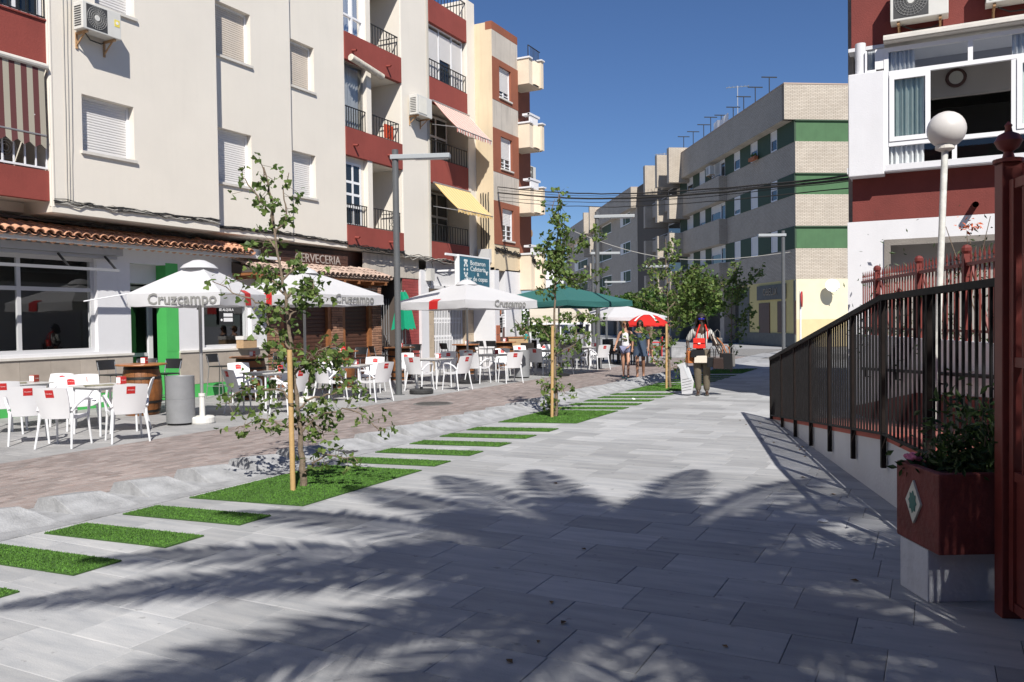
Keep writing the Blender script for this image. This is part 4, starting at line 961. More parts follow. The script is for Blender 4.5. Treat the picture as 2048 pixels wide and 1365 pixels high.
# shutters and white blinds between the bands (street side)
cols = [(1583, 'g'), (1556, 'w'), (1543, 'g'), (1517, 'w'), (1503, 'g'), (1482, 'w'), (1470, 'g'), (1452, 'd'), (1443, 'w'), (1424, 'g'), (1412, 'w'), (1401, 'g'), (1388, 'w'), (1376, 'g'), (1362, 'd')]
for i in range(3):
    a, b_ = bandz[i][1], bandz[i+1][0]
    us = [uK(c[0]) for c in cols]+[usplit]
    us[0] = -.02
    for k, (c, ty) in enumerate(cols):
        u1, u0 = us[k], us[k+1]
        e = MB()
        if ty == 'g': e.box(u0+.03, u1-.03, -.02, .079, a, b_-.001); part(e, 'green_shutter', m_greend, bK)
        else:
            wi = part(frame_mb(u0+.01, u1-.01, a+.02, b_-.02, .0, .06, .06), 'window', m_pvc, bK)
            cl = random.choice((1, 1, .75, .45)) if ty == 'w' else .15
            e.box(u0+.06, u1-.06, .03, .04, b_-.06-(b_-a-.1)*cl, b_-.06); part(e, 'blind', m_shut, wi)
            e = MB(); e.box(u0+.06, u1-.06, .05, .06, a+.05, b_-.05); part(e, 'pane', m_pane, wi)
    # far wing beyond the balcony stack: windows in pairs
    for (pa, pb_) in ((1262, 1242), (1224, 1188), (1176, 1150)):
        u1, u0 = uK(pa), uK(pb_)
        wi = part(frame_mb(u0, u1, a+.05, b_-.0, .0, .08, .06, ((u0+u1)/2,)), 'window', m_pvc, bK)
        e = MB(); e.box(u0+.06, lerp(u0, u1, .28), .01, .04, a+.1, b_-.1); part(e, 'blind', m_shut, wi)
        e = MB(); e.box(lerp(u0, u1, .3), u1-.06, .02, .05, a+.1, b_-.1); part(e, 'shutter', m_greend, wi)
    for (pa, pb_) in ((1276, 1262), (1242, 1224), (1188, 1176), (1150, 1136)):
        u1, u0 = uK(pa), uK(pb_); e = MB(); e.box(u0, u1, .004, .3, a, b_); part(e, 'brick_pier', m_bb, bK)
# balcony stack with brick fins
def fin(px0, w_, z0, z1, out):
    u = uK(px0, out); q = MB(); q.box(u-w_, u, -out, .4, z0, z1); return part(q, 'brick_fin', m_bb, bK)
fin(1340, 1.0, zK(375, 1592), ROOF+.25, 1.5) if False else None
for (px, out, top, bots) in ((1340, 1.6, ROOF+.45, None), (1316, 1.9, ROOF+.35, None), (1292, 1.9, ROOF+.2, None), (1181, 1.4, ROOF+.5, None), (1169, 1.4, ROOF+.3, None)):
    u = uK(px, out)
    for (z0, z1) in [(bandz[3][0]-.3, top)]+([(bandz[2][0]-.2, bandz[2][1]-.1), (bandz[1][0]-.2, bandz[1][1]-.1), (bandz[0][0]-.2, bandz[0][1]-.1)]):
        q = MB(); q.box(u-.55, u, -out, .3, z0, z1); part(q, 'brick_fin', m_bb, bK)
uA, uB = uK(1292, 1.9), uK(1340, 1.6)
m_concb = mat('balcony_concrete', (.38, .34, .30), .85, .1, 3)
for i in range(3):
    z = bandz[i][1]
    q = MB(); q.box(uA, uB-.6, -1.3, .08, z-1.1, z-.95); q.box(uA, uB-.6, -1.3, -1.18, z-.95, z-.15); bal = part(q, 'balcony', m_concb, bK)
    q = MB(); q.tube([(uA, -1.25, z+.05), (uB-.6, -1.25, z+.05)], .03, 6); part(q, 'rail', m_tin, bal)
    q = MB(); q.box(uA+.3, uB-1, .02, .07, z-.9, bandz[i+1][0]); part(q, 'glazing', m_pane, bK)
# end wall: brick bands were made above; green bands are the core; drip lines
for i in range(3):
    q = MB(); q.box(-.05, .035, .0, DEP, bandz[i+1][0]-.07, bandz[i+1][0]-.004); part(q, 'drip_edge', m_greend, bK)
q = MB(); q.box(-.3, .02, -.64, DEP, ROOF, ROOF+.07); q.box(usplit, -.3, -.64, .3, ROOF, ROOF+.07); q.box(U_END, ubal, -.62, .3, ROOF, ROOF+.07); part(q, 'roof_coping', mat('coping_clay', (.40, .31, .25), .8), bK)
# ground floor: yellow corner, shop openings, stone plinth
m_yel = mat('yellow_paint', (.60, .50, .22), .8, .06, 1.5, .1, 30); m_slate = mat('grey_stone', (.10, .105, .10), .7, .2, 3)
q = MB(); q.box(-.3, .01, .02, DEP, 0, bandz[0][0]-.003); part(q, 'end_wall', mat('pale_yellow', (.66, .60, .43), .8, .05, 1.5), bK)
q = MB(); q.box(-.29, .014, .03, DEP, 0, 1.55); part(q, 'yellow_dado', mat('deeper_yellow', (.62, .50, .28), .8, .06, 2), bK)
u3 = uK(1478)
q = MB(); q.box(u3, -.3, -.0, .25, 0, bandz[0][0]-.003); part(q, 'shop_wall', m_yel, bK)
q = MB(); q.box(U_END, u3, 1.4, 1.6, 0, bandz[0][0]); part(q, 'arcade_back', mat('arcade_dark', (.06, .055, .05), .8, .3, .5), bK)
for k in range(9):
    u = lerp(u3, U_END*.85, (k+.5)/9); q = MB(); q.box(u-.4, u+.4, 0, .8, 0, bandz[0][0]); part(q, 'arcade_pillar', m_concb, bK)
for (pa, pb_, z0, z1, mm) in ((1610, 1588, 0, 3.7, m_slate), (1572, 1556, .8, 2.6, m_wood), (1540, 1519, 0, 2.55, m_wood), (1606, 1590, .7, 2.6, m_wood), (1499, 1478, 0, 3.6, m_slate)):
    u1, u0 = min(-.02, uK(pa)), uK(pb_); e = MB(); e.box(u0, u1, -.03 if mm is m_slate else -.05, .02, z0, z1); part(e, 'door' if z0 == 0 and mm is m_wood else ('stone_panel' if mm is m_slate else 'window'), mm, bK)
e = MB(); e.box(uK(1499), -.02, -.06, -.002, 0, .75); part(e, 'stone_plinth', m_slate, bK)
u1, u0 = uK(1573), uK(1517)
sg = thing('shop_sign', 'grey stone fascia with raised OBELIX letters on the brick block', 'sign', P0+UX*((u0+u1)/2)-INN*.05+Vector((0, 0, 3.18)), RZK)
e = MB(); e.box(-(u1-u0)/2, (u1-u0)/2, -.06, .03, -.45, .42); part(e, 'fascia', m_slate, sg)
link('lettering', text_mesh('OBELIX', .62, mat('brass_letter', (.24, .20, .15), .5), .02), sg, (0, -.08, 0), (R_(90), 0, 0))
# laundry posts, aerials and a drying sheet on the roof
posts = [(1541, 155, 186), (1513, 175, 205), (1490, 194, 223), (1469, 215, 240), (1445, 231, 262), (1424, 235, 255), (1410, 250, 270), (1389, 264, 285), (1370, 274, 296), (1672, 166, 172)]
for i, (px, yt, yb) in enumerate(posts):
    u = uK(px, -1.2) if i < 9 else 0
    if i < 9: p = P0+UX*u+INN*1.2; 
    else: p = P0+INN*uK(1592)*0+INN*6.8-UX*1.5
    zt = zat(px, yt, p); t = thing('clothesline_post', (('first', 'second', 'third', 'fourth', 'fifth', 'sixth', 'seventh', 'eighth', 'ninth')[i]+' iron clothesline post from the near brick corner, along the street side' if i < 9 else 'iron clothesline post alone above the brick end wall'), 'post', (p.x, p.y, ROOF-1.0), RZK, 'clothesline posts along the brick roof')
    e = MB(); e.tube([(0, 0, 0), (0, 0, zt-ROOF+1.0)], .032, 6); part(e, 'post', m_iron, t)
    e = MB(); e.box(-.03, .03, -.5, .5, zt-ROOF+.98, zt-ROOF+1.04); part(e, 'crossbar', m_iron, t)
e = MB(); p = P0+UX*uK(1445, -1.0)+INN*1.0
t = thing('drying_sheet', 'white bed sheet drying on the roof line between iron posts', 'sheet', (p.x, p.y, ROOF), RZK)
zt = zat(1445, 237, p)-ROOF
e.grid([[(lerp(-1.6, 1.5, u/10), .05*math.sin(u*1.7), z+.08*math.sin(u*.9)) for u in range(11)] for z in (-.8, zt)]); e.grid([[(lerp(-1.6, 1.5, u/10), .03+.05*math.sin(u*1.7), z+.08*math.sin(u*.9)) for u in range(11)] for z in (-.8, zt)]); part(e, 'cloth', m_pvc, t)
for (px, yt, lab) in ((1478, 172, 'tall thin television aerial rising above the brick roof posts'), (1331, 306, 'small white television aerial on top of a brick fin')):
    p = P0+UX*uK(px, -1.0 if px > 1400 else 1.0)+INN*(1.0 if px > 1400 else -1.0); zt = zat(px, yt, p)
    t = thing('television_aerial', lab, 'aerial', (p.x, p.y, ROOF+.3 if px < 1400 else ROOF-.9), RZK)
    hgt_ = zt-t.location.z
    e = MB(); e.tube([(0, 0, 0), (0, 0, hgt_)], .03, 5); part(e, 'mast', m_tin, t)
    e = MB(); e.tube([(0, -.8, hgt_-.15), (0, .8, hgt_)], .02, 5)
    for k in range(6): e.tube([(-.3, -.7+k*.28, hgt_-.13+k*.025), (.3, -.7+k*.28, hgt_-.13+k*.025)], .014, 4)
    part(e, 'element', m_tin, t)
# satellite dish on the end wall
p0 = P0+INN*0; dpx = 1655
def vK(px): 
    d = ray(px, 600); t_ = (P0-EYEP).dot(UX)/d.dot(UX); return (EYEP+d*t_-P0).dot(INN)
pd = P0+INN*vK(1655)+UX*.55+Vector((0, 0, zK(572, 1655)))
sd_ = thing('satellite_dish', 'white satellite dish casting an oval shadow on the yellow end wall', 'dish', pd, RZK)
sd_.scale = (.68, .68, .68)
e = MB(); e.lathe([(.02, 0), (.3, .03), (.5, .10), (.56, .13), (.55, .145), (.48, .115), (.02, .02)], n=24, cap=False); part(e, 'reflector', m_pvc, sd_, True, rot=(R_(15), R_(72), 0))
e = MB(); e.tube([(-.55, 0, -.35), (-.02, 0, -.05)], .03, 6); e.tube([(.05, .0, -.5), (.55, .25, -.25)], .02, 6); e.sphere((.56, .26, -.23), .06, 8); part(e, 'arm', m_tin, sd_)
# flower boxes and plants on the far block
for (px, py, lev_) in ((1508, 318, 2),):
    p = P0+UX*uK(px, .2)-INN*.2; fb = thing('flower_box', 'terracotta flower box on a window ledge of the brick block', 'flower box', (p.x, p.y, bandz[2][1]), RZK)
    e = MB(); e.box(-.5, .5, -.12, .12, 0, .2); part(e, 'box', mat('terracotta', (.42, .14, .06), .8), fb)
    e = MB(); [e.sphere((random.uniform(-.45, .45), random.uniform(-.1, .1), .25+random.random()*.1), .06, 6) for _ in range(12)]; part(e, 'plant', mat('far_leaf', (.05, .10, .025), .8), fb, kind='stuff')
p = P0+UX*uK(1424, .4)-INN*.25
ac_unit('air conditioner on the green shutters of the top brick storey', (p.x, p.y, bandz[2][1]+.35), RZK, .9, .6, .3, 'louvre')
# far white houses closing the street on the left
for (px0, px1, yt, dd, lab) in ((1088, 1128, 532, 118, 'low white house with a pale parapet closing the far end of the street'), (1062, 1092, 575, 100, 'distant white house glimpsed behind the far parasols')):
    a = atd(px0, 640, dd); b_ = atd(px1, 640, dd); t = thing('house', lab, 'house', (a.x, a.y, 0), math.atan2(b_.y-a.y, b_.x-a.x))
    Wd = (b_-a).length; hz = zat((px0+px1)/2, yt, a)
    e = MB(); e.box(-1, Wd+.5, 0, 6, 0, hz*.8); e.box(Wd*.1, Wd*.8, .4, 6, hz*.8, hz); part(e, 'wall', m_white, t)
    e = MB(); e.box(-1.1, Wd+.6, -.15, 6, hz*.8, hz*.83); part(e, 'cornice', m_pvc, t)
    for k in range(3): e = MB(); e.box(Wd*(.2+.3*k), Wd*(.2+.3*k)+.8, -.03, .05, hz*.45, hz*.65); part(e, 'window', m_pane, t)
# ================================================================== RIGHT-HAND HOUSE, RAMP, FENCES, GATE
m_redh = mat('oxblood_render', (.17, .035, .028), .85, .14, 1.3, .3, 45, streak=.12)
m_redi = mat('red_iron', (.16, .028, .022), .5, .15, 8)
m_greyr = mat('grey_render', (.22, .20, .18), .9, .15, 1.5, .3, 40)
DR = 14.4; pr = EYEP+(FW+RT*((1702-CX)/FPX)+UP*((CY-637)/FPX))*DR; YR = pr.y; XR = pr.x
def xr(px, y=YR, py=400): return onY(px, py, y).x-XR
def zr(py, px=1704, y=YR): return onY(px, py, y).z
hR = thing('house', 'white and oxblood house with a white glazed bay above the ramp', 'house', (XR, YR, 0))
WR = 9.0; HR = 9.5; zA = zr(445); zBy = zr(353); zC = zr(150); zD = zr(97)
gx = xr(1776); gz = zr(487, 1776)
q = MB(); wall_open(q, -.05, WR, 0, zA, 0, [(gx, WR-1, 0, gz)], .35); q.box(-.05, WR, .36, 8, 0, .02); q.add([(-.05, 0, 0), (-.05, 8, 0), (-.05, 8, zA), (-.05, 0, zA)], [(0,1,2,3)]); part(q, 'ground_floor_wall', m_white, hR)
q = MB(); q.box(gx, WR-1, .34, .40, 0, gz); part(q, 'garage_shutter', mat('grey_shutter', (.30, .28, .26), .6), hR)
part(frame_mb(gx-.06, WR-1, 0, gz+.06, -.03, .10, .05), 'garage_frame', m_greyr, hR)
q = MB(); q.box(.03, WR, .02, 8, zA+.002, zBy); q.box(.02, WR, .02, 1.0, zD, HR); part(q, 'red_wall', m_redh, hR)
q = MB(); q.box(-.06, .03, .3, 8, zA, HR); q.box(.1, WR, 4.2, 8, zBy, zD); part(q, 'side_wall', m_greyr, hR)
BY = -.30; YBy = YR+BY
def xb_(px, py=250): return onY(px, py, YBy).x-XR
def zb_(py, px): return onY(px, py, YBy).z
q = MB(); q.box(-.03, WR, BY+.02, 4.2, zBy, zBy+.10); q.box(-.03, WR, .02, 4.2, zD-.06, zD); part(q, 'bay_floor', m_white, hR)
zT1 = zb_(150, 1700); x1 = xb_(1768)
q = MB(); q.box(xb_(1697), x1, BY, .5, zb_(354, 1700), zT1); part(q, 'white_pier', m_white, hR, bevel=.012)
q = MB(); q.tube([(xb_(1720), BY+.14, zT1), (xb_(1720), BY+.14, zD)], .085, 12); part(q, 'round_column', m_white, hR, True)
zlo, zmid, ztr, zto = zb_(343, 1775), zb_(289, 1775), zb_(147, 1775), zb_(95, 1775)
xs = [x1, xb_(1861), xb_(2034), xb_(2150)]
f = part(frame_mb(x1, 3.9, zlo, zto, BY+.03, .07, .07, (), ()), 'bay_window', m_pvc, hR)
q = MB()
for z in (zmid, ztr): q.box(x1+.07, 3.83, BY+.02, BY+.09, z-.035, z+.035)
for (px, za, zb2) in ((1909, zlo, zmid), (1941, ztr, zto), (2028, zmid, ztr)): q.box(xb_(px)-.035, xb_(px)+.035, BY+.025, BY+.085, za+.036, zb2-.036)
q.box(xb_(1730), xb_(1752), BY+.04, BY+.09, zT1, zT1+.04); q.box(xb_(1730), xb_(1734), BY+.04, BY+.09, zT1+.04, zto); q.box(xb_(1750), xb_(1768)-.003, BY+.04, BY+.09, zT1+.04, zto)
part(q, 'glazing_bar', m_pvc, f)
sa = part(frame_mb(x1+.08, xb_(1861), zmid+.04, ztr-.04, BY+.005, .075, .05), 'sliding_sash', m_pvc, f)
sb = part(frame_mb(xb_(2034), xb_(2150), zmid+.04, ztr-.04, BY+.005, .075, .05), 'sliding_sash', m_pvc, f)
for (a, b_, za, zb2) in ((x1+.07, xb_(1861), zmid+.1, ztr-.1), (x1+.07, 3.8, ztr+.04, zto-.07), (x1+.07, 3.8, zlo+.07, zmid-.04), (xb_(2034), xb_(2150), zmid+.1, ztr-.1), (xb_(1734), xb_(1750), zT1+.04, zto)):
    e = MB(); e.pane(a, b_, BY+.058, za, zb2); part(e, 'pane', m_glass, f)
def curtain(a, b_, za, zb2, y=.12, m=None):
    e = MB(); n = 30; e.grid([[(lerp(a, b_, t/n), BY+y+.035*math.sin(t*1.5)+.01*math.sin(t*4.1), z) for t in range(n+1)] for z in (za, zb2)]); part(e, 'curtain', m or m_curt, f, True)
m_curg = mat('pale_green_curtain', (.58, .68, .63), .9, .06, 10)
curtain(x1+.05, xb_(1848), zlo+.05, zmid); curtain(x1+.05, xb_(1848), zmid, ztr, .13, m_curg); curtain(x1, xb_(1830), ztr, zto); curtain(xb_(2025), xb_(2110), ztr, zto); curtain(xb_(2040), xb_(2110), zmid, ztr, .13, m_curg); curtain(xb_(1735), xb_(1750), zT1, zto)
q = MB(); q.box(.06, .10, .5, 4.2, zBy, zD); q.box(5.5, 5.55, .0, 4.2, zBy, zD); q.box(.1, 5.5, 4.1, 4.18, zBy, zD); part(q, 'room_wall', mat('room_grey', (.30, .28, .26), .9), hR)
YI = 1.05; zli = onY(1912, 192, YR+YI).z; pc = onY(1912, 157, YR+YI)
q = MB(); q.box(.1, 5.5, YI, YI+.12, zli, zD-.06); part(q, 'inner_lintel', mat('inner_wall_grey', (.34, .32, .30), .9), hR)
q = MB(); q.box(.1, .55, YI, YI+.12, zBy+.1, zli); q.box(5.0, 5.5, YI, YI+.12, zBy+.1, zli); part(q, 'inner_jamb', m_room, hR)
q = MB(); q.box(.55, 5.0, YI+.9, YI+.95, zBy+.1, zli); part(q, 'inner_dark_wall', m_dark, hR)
e = MB(); e.lathe([(.14, 0), (.165, -.03), (.15, -.05), (.115, -.052)], n=28); cl = tag(part(e, 'wall_clock', [mat('clock_rim', (.05, .02, .015), .5)], None, True, loc=(pc.x, YR+YI-.002, pc.z), rot=(R_(-90), 0, 0)), 'round dark rimmed clock on the wall inside the open bay window', 'clock')
e = MB(); e.lathe([(.112, -.053), (.112, -.056)], n=24); part(e, 'face', mat('clock_face', (.4, .4, .36), .6), cl)
e = MB(); e.box(xb_(1768), 5.5, BY-.14, -.02, zb_(84, 1775)-.03+.0, zb_(84, 1775)+.07); e.box(xb_(1768), 5.5, BY-.18, BY-.14, zb_(84, 1775)-.02, zb_(84, 1775)+.03); part(e, 'awning_cassette', m_sill, hR)
e = MB(); e.tube([(xr(1950), -.25, zr(413, 1950)), (xr(1950), .03, zr(413, 1950)+.03)], .05, 8, cap=False); part(e, 'drain_spout', m_redh, hR)
p = onY(1838, 36, YR-.36); ac_unit('air conditioner with rusty brackets over the white bay of the oxblood house', (p.x, YR+.02, p.z), 0, .85, .6, .30, 'fan')
p = onY(2020, 0, YR-.36); ac_unit('second air conditioner bracketed on the oxblood wall beyond the first', (p.x+.1, YR+.02, p.z), 0, .85, .6, .30, 'fan')
# overhead wires from the corner block to this house
for i, (a, py, r) in enumerate(ends):
    b_ = onY(1699, py, YR); b_ = Vector((XR-.02, YR+.35, b_.z)); a = Vector(a)
    pts = [a.lerp(b_, t/24)-Vector((0, 0, .28*math.sin(t/24*math.pi)))+Vector((0, 0, random.gauss(0, .006))) for t in range(25)]
    pipe_thing('overhead_wire', ('uppermost thick', 'thickest middle', 'thin lower', 'lowest', 'thinnest upper')[i]+' overhead wire from the yellow block to the oxblood house', 'wire', pts, r*.7, m_cable, 5, 'overhead wires across the street')
a = atd(1135, 458, 60); b_ = P0+INN*0-UX*.5; b_ = Vector((b_.x, b_.y, zK(503)))
pipe_thing('overhead_wire', 'thin pale wire sagging in front of the brick block', 'wire', [a.lerp(b_, t/20)-Vector((0, 0, 1.2*math.sin(t/20*math.pi))) for t in range(21)], .025, m_cabw, 5)

# ------------------------------------------------------------------ ramp with white wall and black railing
RA = Vector((-2.34, 13.78, 0)); WD = Vector((.318, -.948, 0)).normalized(); WN = Vector((-WD.y, WD.x, 0))    # along wall towards camera; towards the garden
LB_ = 6.15; LT = 8.55                           # bend, end near the planter
def rz_(s): return lerp(.05, .585, min(1, s/LB_))
rp = thing('ramp', 'access ramp with a white side wall and red coping', 'ramp', RA, math.atan2(WD.y, WD.x))
def ramp_slab(y0, y1, zoff0, base, q, mi=0, s0=0, s1=LT):
    for a, b_ in ((s0, LB_), (LB_, s1)):
        za, zb2 = rz_(a)+zoff0, rz_(b_)+zoff0
        lo = base if base is not None else None
        z0a, z0b = (lo, lo) if lo is not None else (za-.05, zb2-.05)
        q.add([(a,y0,z0a),(b_,y0,z0b),(b_,y1,z0b),(a,y1,z0a),(a,y0,za),(b_,y0,zb2),(b_,y1,zb2),(a,y1,za)], [(0,3,2,1),(4,5,6,7),(0,1,5,4),(1,2,6,5),(2,3,7,6),(3,0,4,7)], mi)
q = MB(); ramp_slab(0, .16, -.04, -.02, q); part(q, 'side_wall', mat('ramp_white', (.60, .61, .64), .85, .06, 2, .2, 30, streak=.12), rp)
q = MB(); ramp_slab(-.012, .20, .0, None, q); part(q, 'coping', mat('coping_red', (.42, .11, .085), .85, .12, 4), rp)
q = MB(); ramp_slab(.205, 1.45, -.03, -.02, q); part(q, 'deck', mat('ramp_deck', (.30, .10, .08), .85, .15, 4), rp)
rl = thing('railing', 'black metal ramp railing with close upright bars', 'railing', RA, math.atan2(WD.y, WD.x))
m_blk = mat('painted_black_steel', (.010, .010, .011), .6, .3, 15, spec=.15)
def rt_(s): return lerp(.97, 1.79, min(1, s/LB_)) + (0.03*(s-LB_)/2.4 if s > LB_ else 0)
def rb_(s): return rz_(s)+.012
q = MB()
for a, b_ in ((-.02, LB_), (LB_, LT)):
    q.bar((a, -.035, rt_(a)), (b_, -.035, rt_(b_)), .05, .05); q.bar((a, -.035, rb_(a)), (b_, -.035, rb_(b_)), .035, .022)
part(q, 'rail', m_blk, rl)
pos = [0, 1.02, 2.05, 3.08, 4.1, 5.12, LB_, LB_+1.15, LT-.05]
for s in pos:
    q = MB(); q.box(s-.022, s+.022, -.055, -.014, max(0.0, rb_(s)-.30) if s > .1 else 0, rt_(s)-.02); part(q, 'post', mat('rusty_post', (.014, .010, .009), .7, .4, 9, spec=.15), rl)
for a, b_ in zip(pos, pos[1:]):
    n = max(6, round((b_-a)/.105))
    for k in range(1, n):
        s = lerp(a, b_, k/n); q = MB(); q.box(s-.0085, s+.0085, -.044, -.027, rb_(s)+.01, rt_(s)-.02); part(q, 'bar', m_blk, rl)
# ------------------------------------------------------------------ garden wall and red spiked fence
F0 = Vector((-1.22, 15.15, 0)); F1 = Vector((.72, 9.25, 0)); FD = (F1-F0).normalized(); FL = (F1-F0).length+2.6
rzF = math.atan2(FD.y, FD.x)
gw = thing('garden_wall', 'garden wall with a white top band and dark red base behind the ramp', 'wall', F0, rzF)
q = MB(); q.box(0, FL, 0, .22, .0, 1.33); part(q, 'white_band', m_white, gw)
q = MB(); q.prism([(0, -.02, 0), (FL, -.02, 0), (FL, -.02, .98), (3.2, -.02, .62), (0, -.02, .12)], (0, .018, 0)); part(q, 'red_base', m_redh, gw)
q = MB(); q.tube([(0.8, -.10, .80), (FL-.2, -.10, 1.12)], .022, 8); part(q, 'handrail', m_blk, gw, True)
for k in range(5):
    s = 1.0+k*1.6; z = lerp(.80, 1.12, (s-.8)/(FL-1)); q = MB(); q.tube([(s, -.10, z-.02), (s, -.10, z-.12), (s, -.01, z-.13)], .012, 6); part(q, 'rail_bracket', m_blk, gw)
sf = thing('iron_fence', 'red iron garden fence with spear tips on the garden wall', 'fence', F0+Vector((0, 0, 1.33)), rzF)
q = MB(); q.box(0, FL, .09, .13, .10, .13); q.box(0, FL, .09, .13, .86, .90); part(q, 'rail', m_redi, sf)
e = MB(); e.box(-.009, .009, .10, .118, 0, .93); e.add([(-.02, .109, .93), (.02, .109, .93), (0, .109, 1.06), (0, .094, .96), (0, .124, .96)], [(0, 3, 2), (3, 1, 2), (1, 4, 2), (4, 0, 2), (0, 4, 1, 3)])
mep = e.mesh('picket', m_redi); n = int(FL/.125)
for k in range(n): link('picket', mep, sf, (.06+k*.125, 0, 0))
for s in (.9, 2.9, 4.55, 6.9):
    e = MB(); e.box(s-.04, s+.04, .07, .15, 0, 1.0); e.sphere((s, .11, 1.05), .06, 10); part(e, 'post', m_redi, sf)
    e = MB(); e.bar((s+.03, .16, .85), (s+.55, .16, .05), .03, .03); part(e, 'stay', m_redi, sf)
for s in (2.1, 5.6):
    e = MB()
    for k in range(3): e.tube([(s+.08*math.cos(a/10*6.283), .09, .45+.17*(k-1)+.07*math.sin(a/10*6.283)) for a in range(11)], .010, 5, cap=False)
    e.tube([(s-.06, .09, .2), (s, .09, .7), (s+.06, .09, .2)], .014, 6); part(e, 'ornament', m_redi, sf)
# ------------------------------------------------------------------ gate at the right edge
gp = gnd(2016, 1232); 
gt = thing('gate', 'oxblood iron gate post with ball finial and panelled leaf at the garden entrance', 'gate', (gp.x, gp.y, 0), math.atan2(WD.y, WD.x))
zt = zat(2016, 327, gp)
e = MB(); e.box(-.05, .05, -.05, .05, 0, zt); part(e, 'post', m_redi, gt, bevel=.006)
e = MB(); e.lathe([(.075, zt), (.075, zt+.02), (.03, zt+.03), (.022, zt+.06), (.05, zt+.08), (.068, zt+.115), (.05, zt+.15), (.02, zt+.165), (.015, zt+.19), (.02, zt+.20), (.004, zt+.22)], n=16); part(e, 'finial', m_redi, gt, True)
e = MB(); L0, L1 = .07, 1.25; e.box(L0, L0+.05, -.025, .025, .06, zt-.1); e.box(L1-.05, L1, -.025, .025, .06, zt-.1)
for z in (.06, .75, 1.35, zt-.15): e.box(L0+.05, L1-.05, -.02, .02, z, z+.05)
lf = part(e, 'leaf_frame', m_redi, gt)
e = MB(); e.box(L0+.05, L1-.05, -.008, .008, .11, .75); part(e, 'panel', m_redi, lf)
for k in range(8):
    e = MB(); s = lerp(L0+.12, L1-.12, k/7); e.box(s-.009, s+.009, -.009, .009, .8, zt-.15); part(e, 'bar', m_redi, lf)
# ------------------------------------------------------------------ planter with star tile
b0 = gnd(1850, 1206); pl = thing('planter', 'oxblood plastered planter on a white plinth with a green star tile', 'planter', (b0.x, b0.y, 0), math.atan2(.880, -.4746))
# local x: away from camera along the wall; local y: to the left of that -> garden is at -y
e = MB(); e.box(0, .32, -.60, -.016, 0, .30); part(e, 'plinth', mat('plinth_white', (.58, .60, .66), .85, .1, 4, .35, 25, streak=.2), pl, bevel=.008)
bx_a, bx_b, by_a, by_b, bz0, bz1 = -.125, .358, -.68, -.012, .302, .752
e = MB(); w5 = .055; O_ = [(bx_a, by_a), (bx_b, by_a), (bx_b, by_b), (bx_a, by_b)]; I_ = [(bx_a+w5, by_a+w5), (bx_b-w5, by_a+w5), (bx_b-w5, by_b-w5), (bx_a+w5, by_b-w5)]
e.add([(x, y, bz0) for x, y in O_]+[(x, y, bz1) for x, y in O_]+[(x, y, bz1) for x, y in I_]+[(x, y, bz1-.12) for x, y in I_],
      [(3, 2, 1, 0)]+[(k, (k+1) % 4, 4+(k+1) % 4, 4+k) for k in range(4)]+[(4+k, 4+(k+1) % 4, 8+(k+1) % 4, 8+k) for k in range(4)]+[(8+k, 8+(k+1) % 4, 12+(k+1) % 4, 12+k) for k in range(4)]+[(12, 13, 14, 15)])
part(e, 'trough', mat('oxblood_plaster', (.16, .034, .03), .7, .28, 4, .6, 18, streak=.4), pl, bevel=.012)
e = MB(); e.box(bx_a+.056, bx_b-.056, by_a+.056, by_b-.056, bz1-.12, bz1-.05); part(e, 'soil', mat('soil', (.06, .04, .03), .95, .3, 20, .6, 30), pl)
tz, tx = .545, .135
e = MB(); e.prism([(tx-.085, by_b+.001, tz), (tx, by_b+.001, tz-.125), (tx+.085, by_b+.001, tz), (tx, by_b+.001, tz+.125)], (0, .012, 0)); tl = part(e, 'star_tile', mat('tile_cream', (.62, .62, .55), .35), pl)
pts = []
for k in range(16):
    a = k/16*6.283+.1; r = .058 if k % 2 == 0 else .042; pts.append((tx+r*.78*math.cos(a), by_b+.0135, tz+r*math.sin(a)*1.15))
e = MB(); e.prism(pts, (0, .003, 0)); part(e, 'star', mat('star_green', (.02, .13, .11), .3), tl)
# ------------------------------------------------------------------ leaning globe lamp in the garden
gd = 9.4; top = atd(1890, 297, gd); bot = atd(1876, 660, gd); foot = bot+(bot-top)*((bot.z-0)/(top.z-bot.z))
gl = thing('globe_lamp', 'leaning white pole lamp with a large frosted globe behind the fence', 'lamp', (foot.x, foot.y, 0))
e = MB(); e.tube([(0, 0, 0), tuple(top-foot)], .035, 12); part(e, 'pole', mat('chipped_white', (.62, .62, .58), .6, .2, 12), gl, True)
c = atd(1893, 260, gd)-foot
e = MB(); e.sphere(c, .205, 28); part(e, 'globe', mat('frosted_globe', (.60, .575, .55), .35, .03, 4), gl, True)
e = MB(); e.lathe([(.06, 0), (.10, .02), (.10, .06), (.08, .07)], c=tuple(top-foot-Vector((0, 0, .03))), n=16); part(e, 'collar', m_sill, gl)
# ================================================================== STREET LAMPS, BINS
m_lamp = mat('lamp_grey', (.10, .105, .11), .45, .08, 4, spec=.5); m_lampa = mat('lamp_arm_grey', (.34, .36, .37), .4)
def street_lamp(p, h, rz, label, arm=1.25):
    t = thing('street_lamp', label, 'street lamp', p, rz, 'grey street lamps with flat arms')
    e = MB(); e.lathe([(.072, 0), (.072, h)], n=16); part(e, 'pole', m_lamp, t, True)
    e = MB(); e.lathe([(.13, 0), (.13, .012)], n=16); part(e, 'base_plate', m_lamp, t)
    e = MB(); e.box(-.10, arm, -.10, .10, h-.22, h-.12); part(e, 'arm', m_lampa, t, bevel=.01)
    e = MB(); e.box(.45, arm-.05, -.08, .08, h-.235, h-.221); part(e, 'lamp_panel', mat('lamp_led', (.5, .5, .5), .5), t)
l1 = gnd(798, 790)
street_lamp((l1.x, l1.y, 0), 5.52, R_(22), 'tall grey street lamp beside the beer bar terrace')
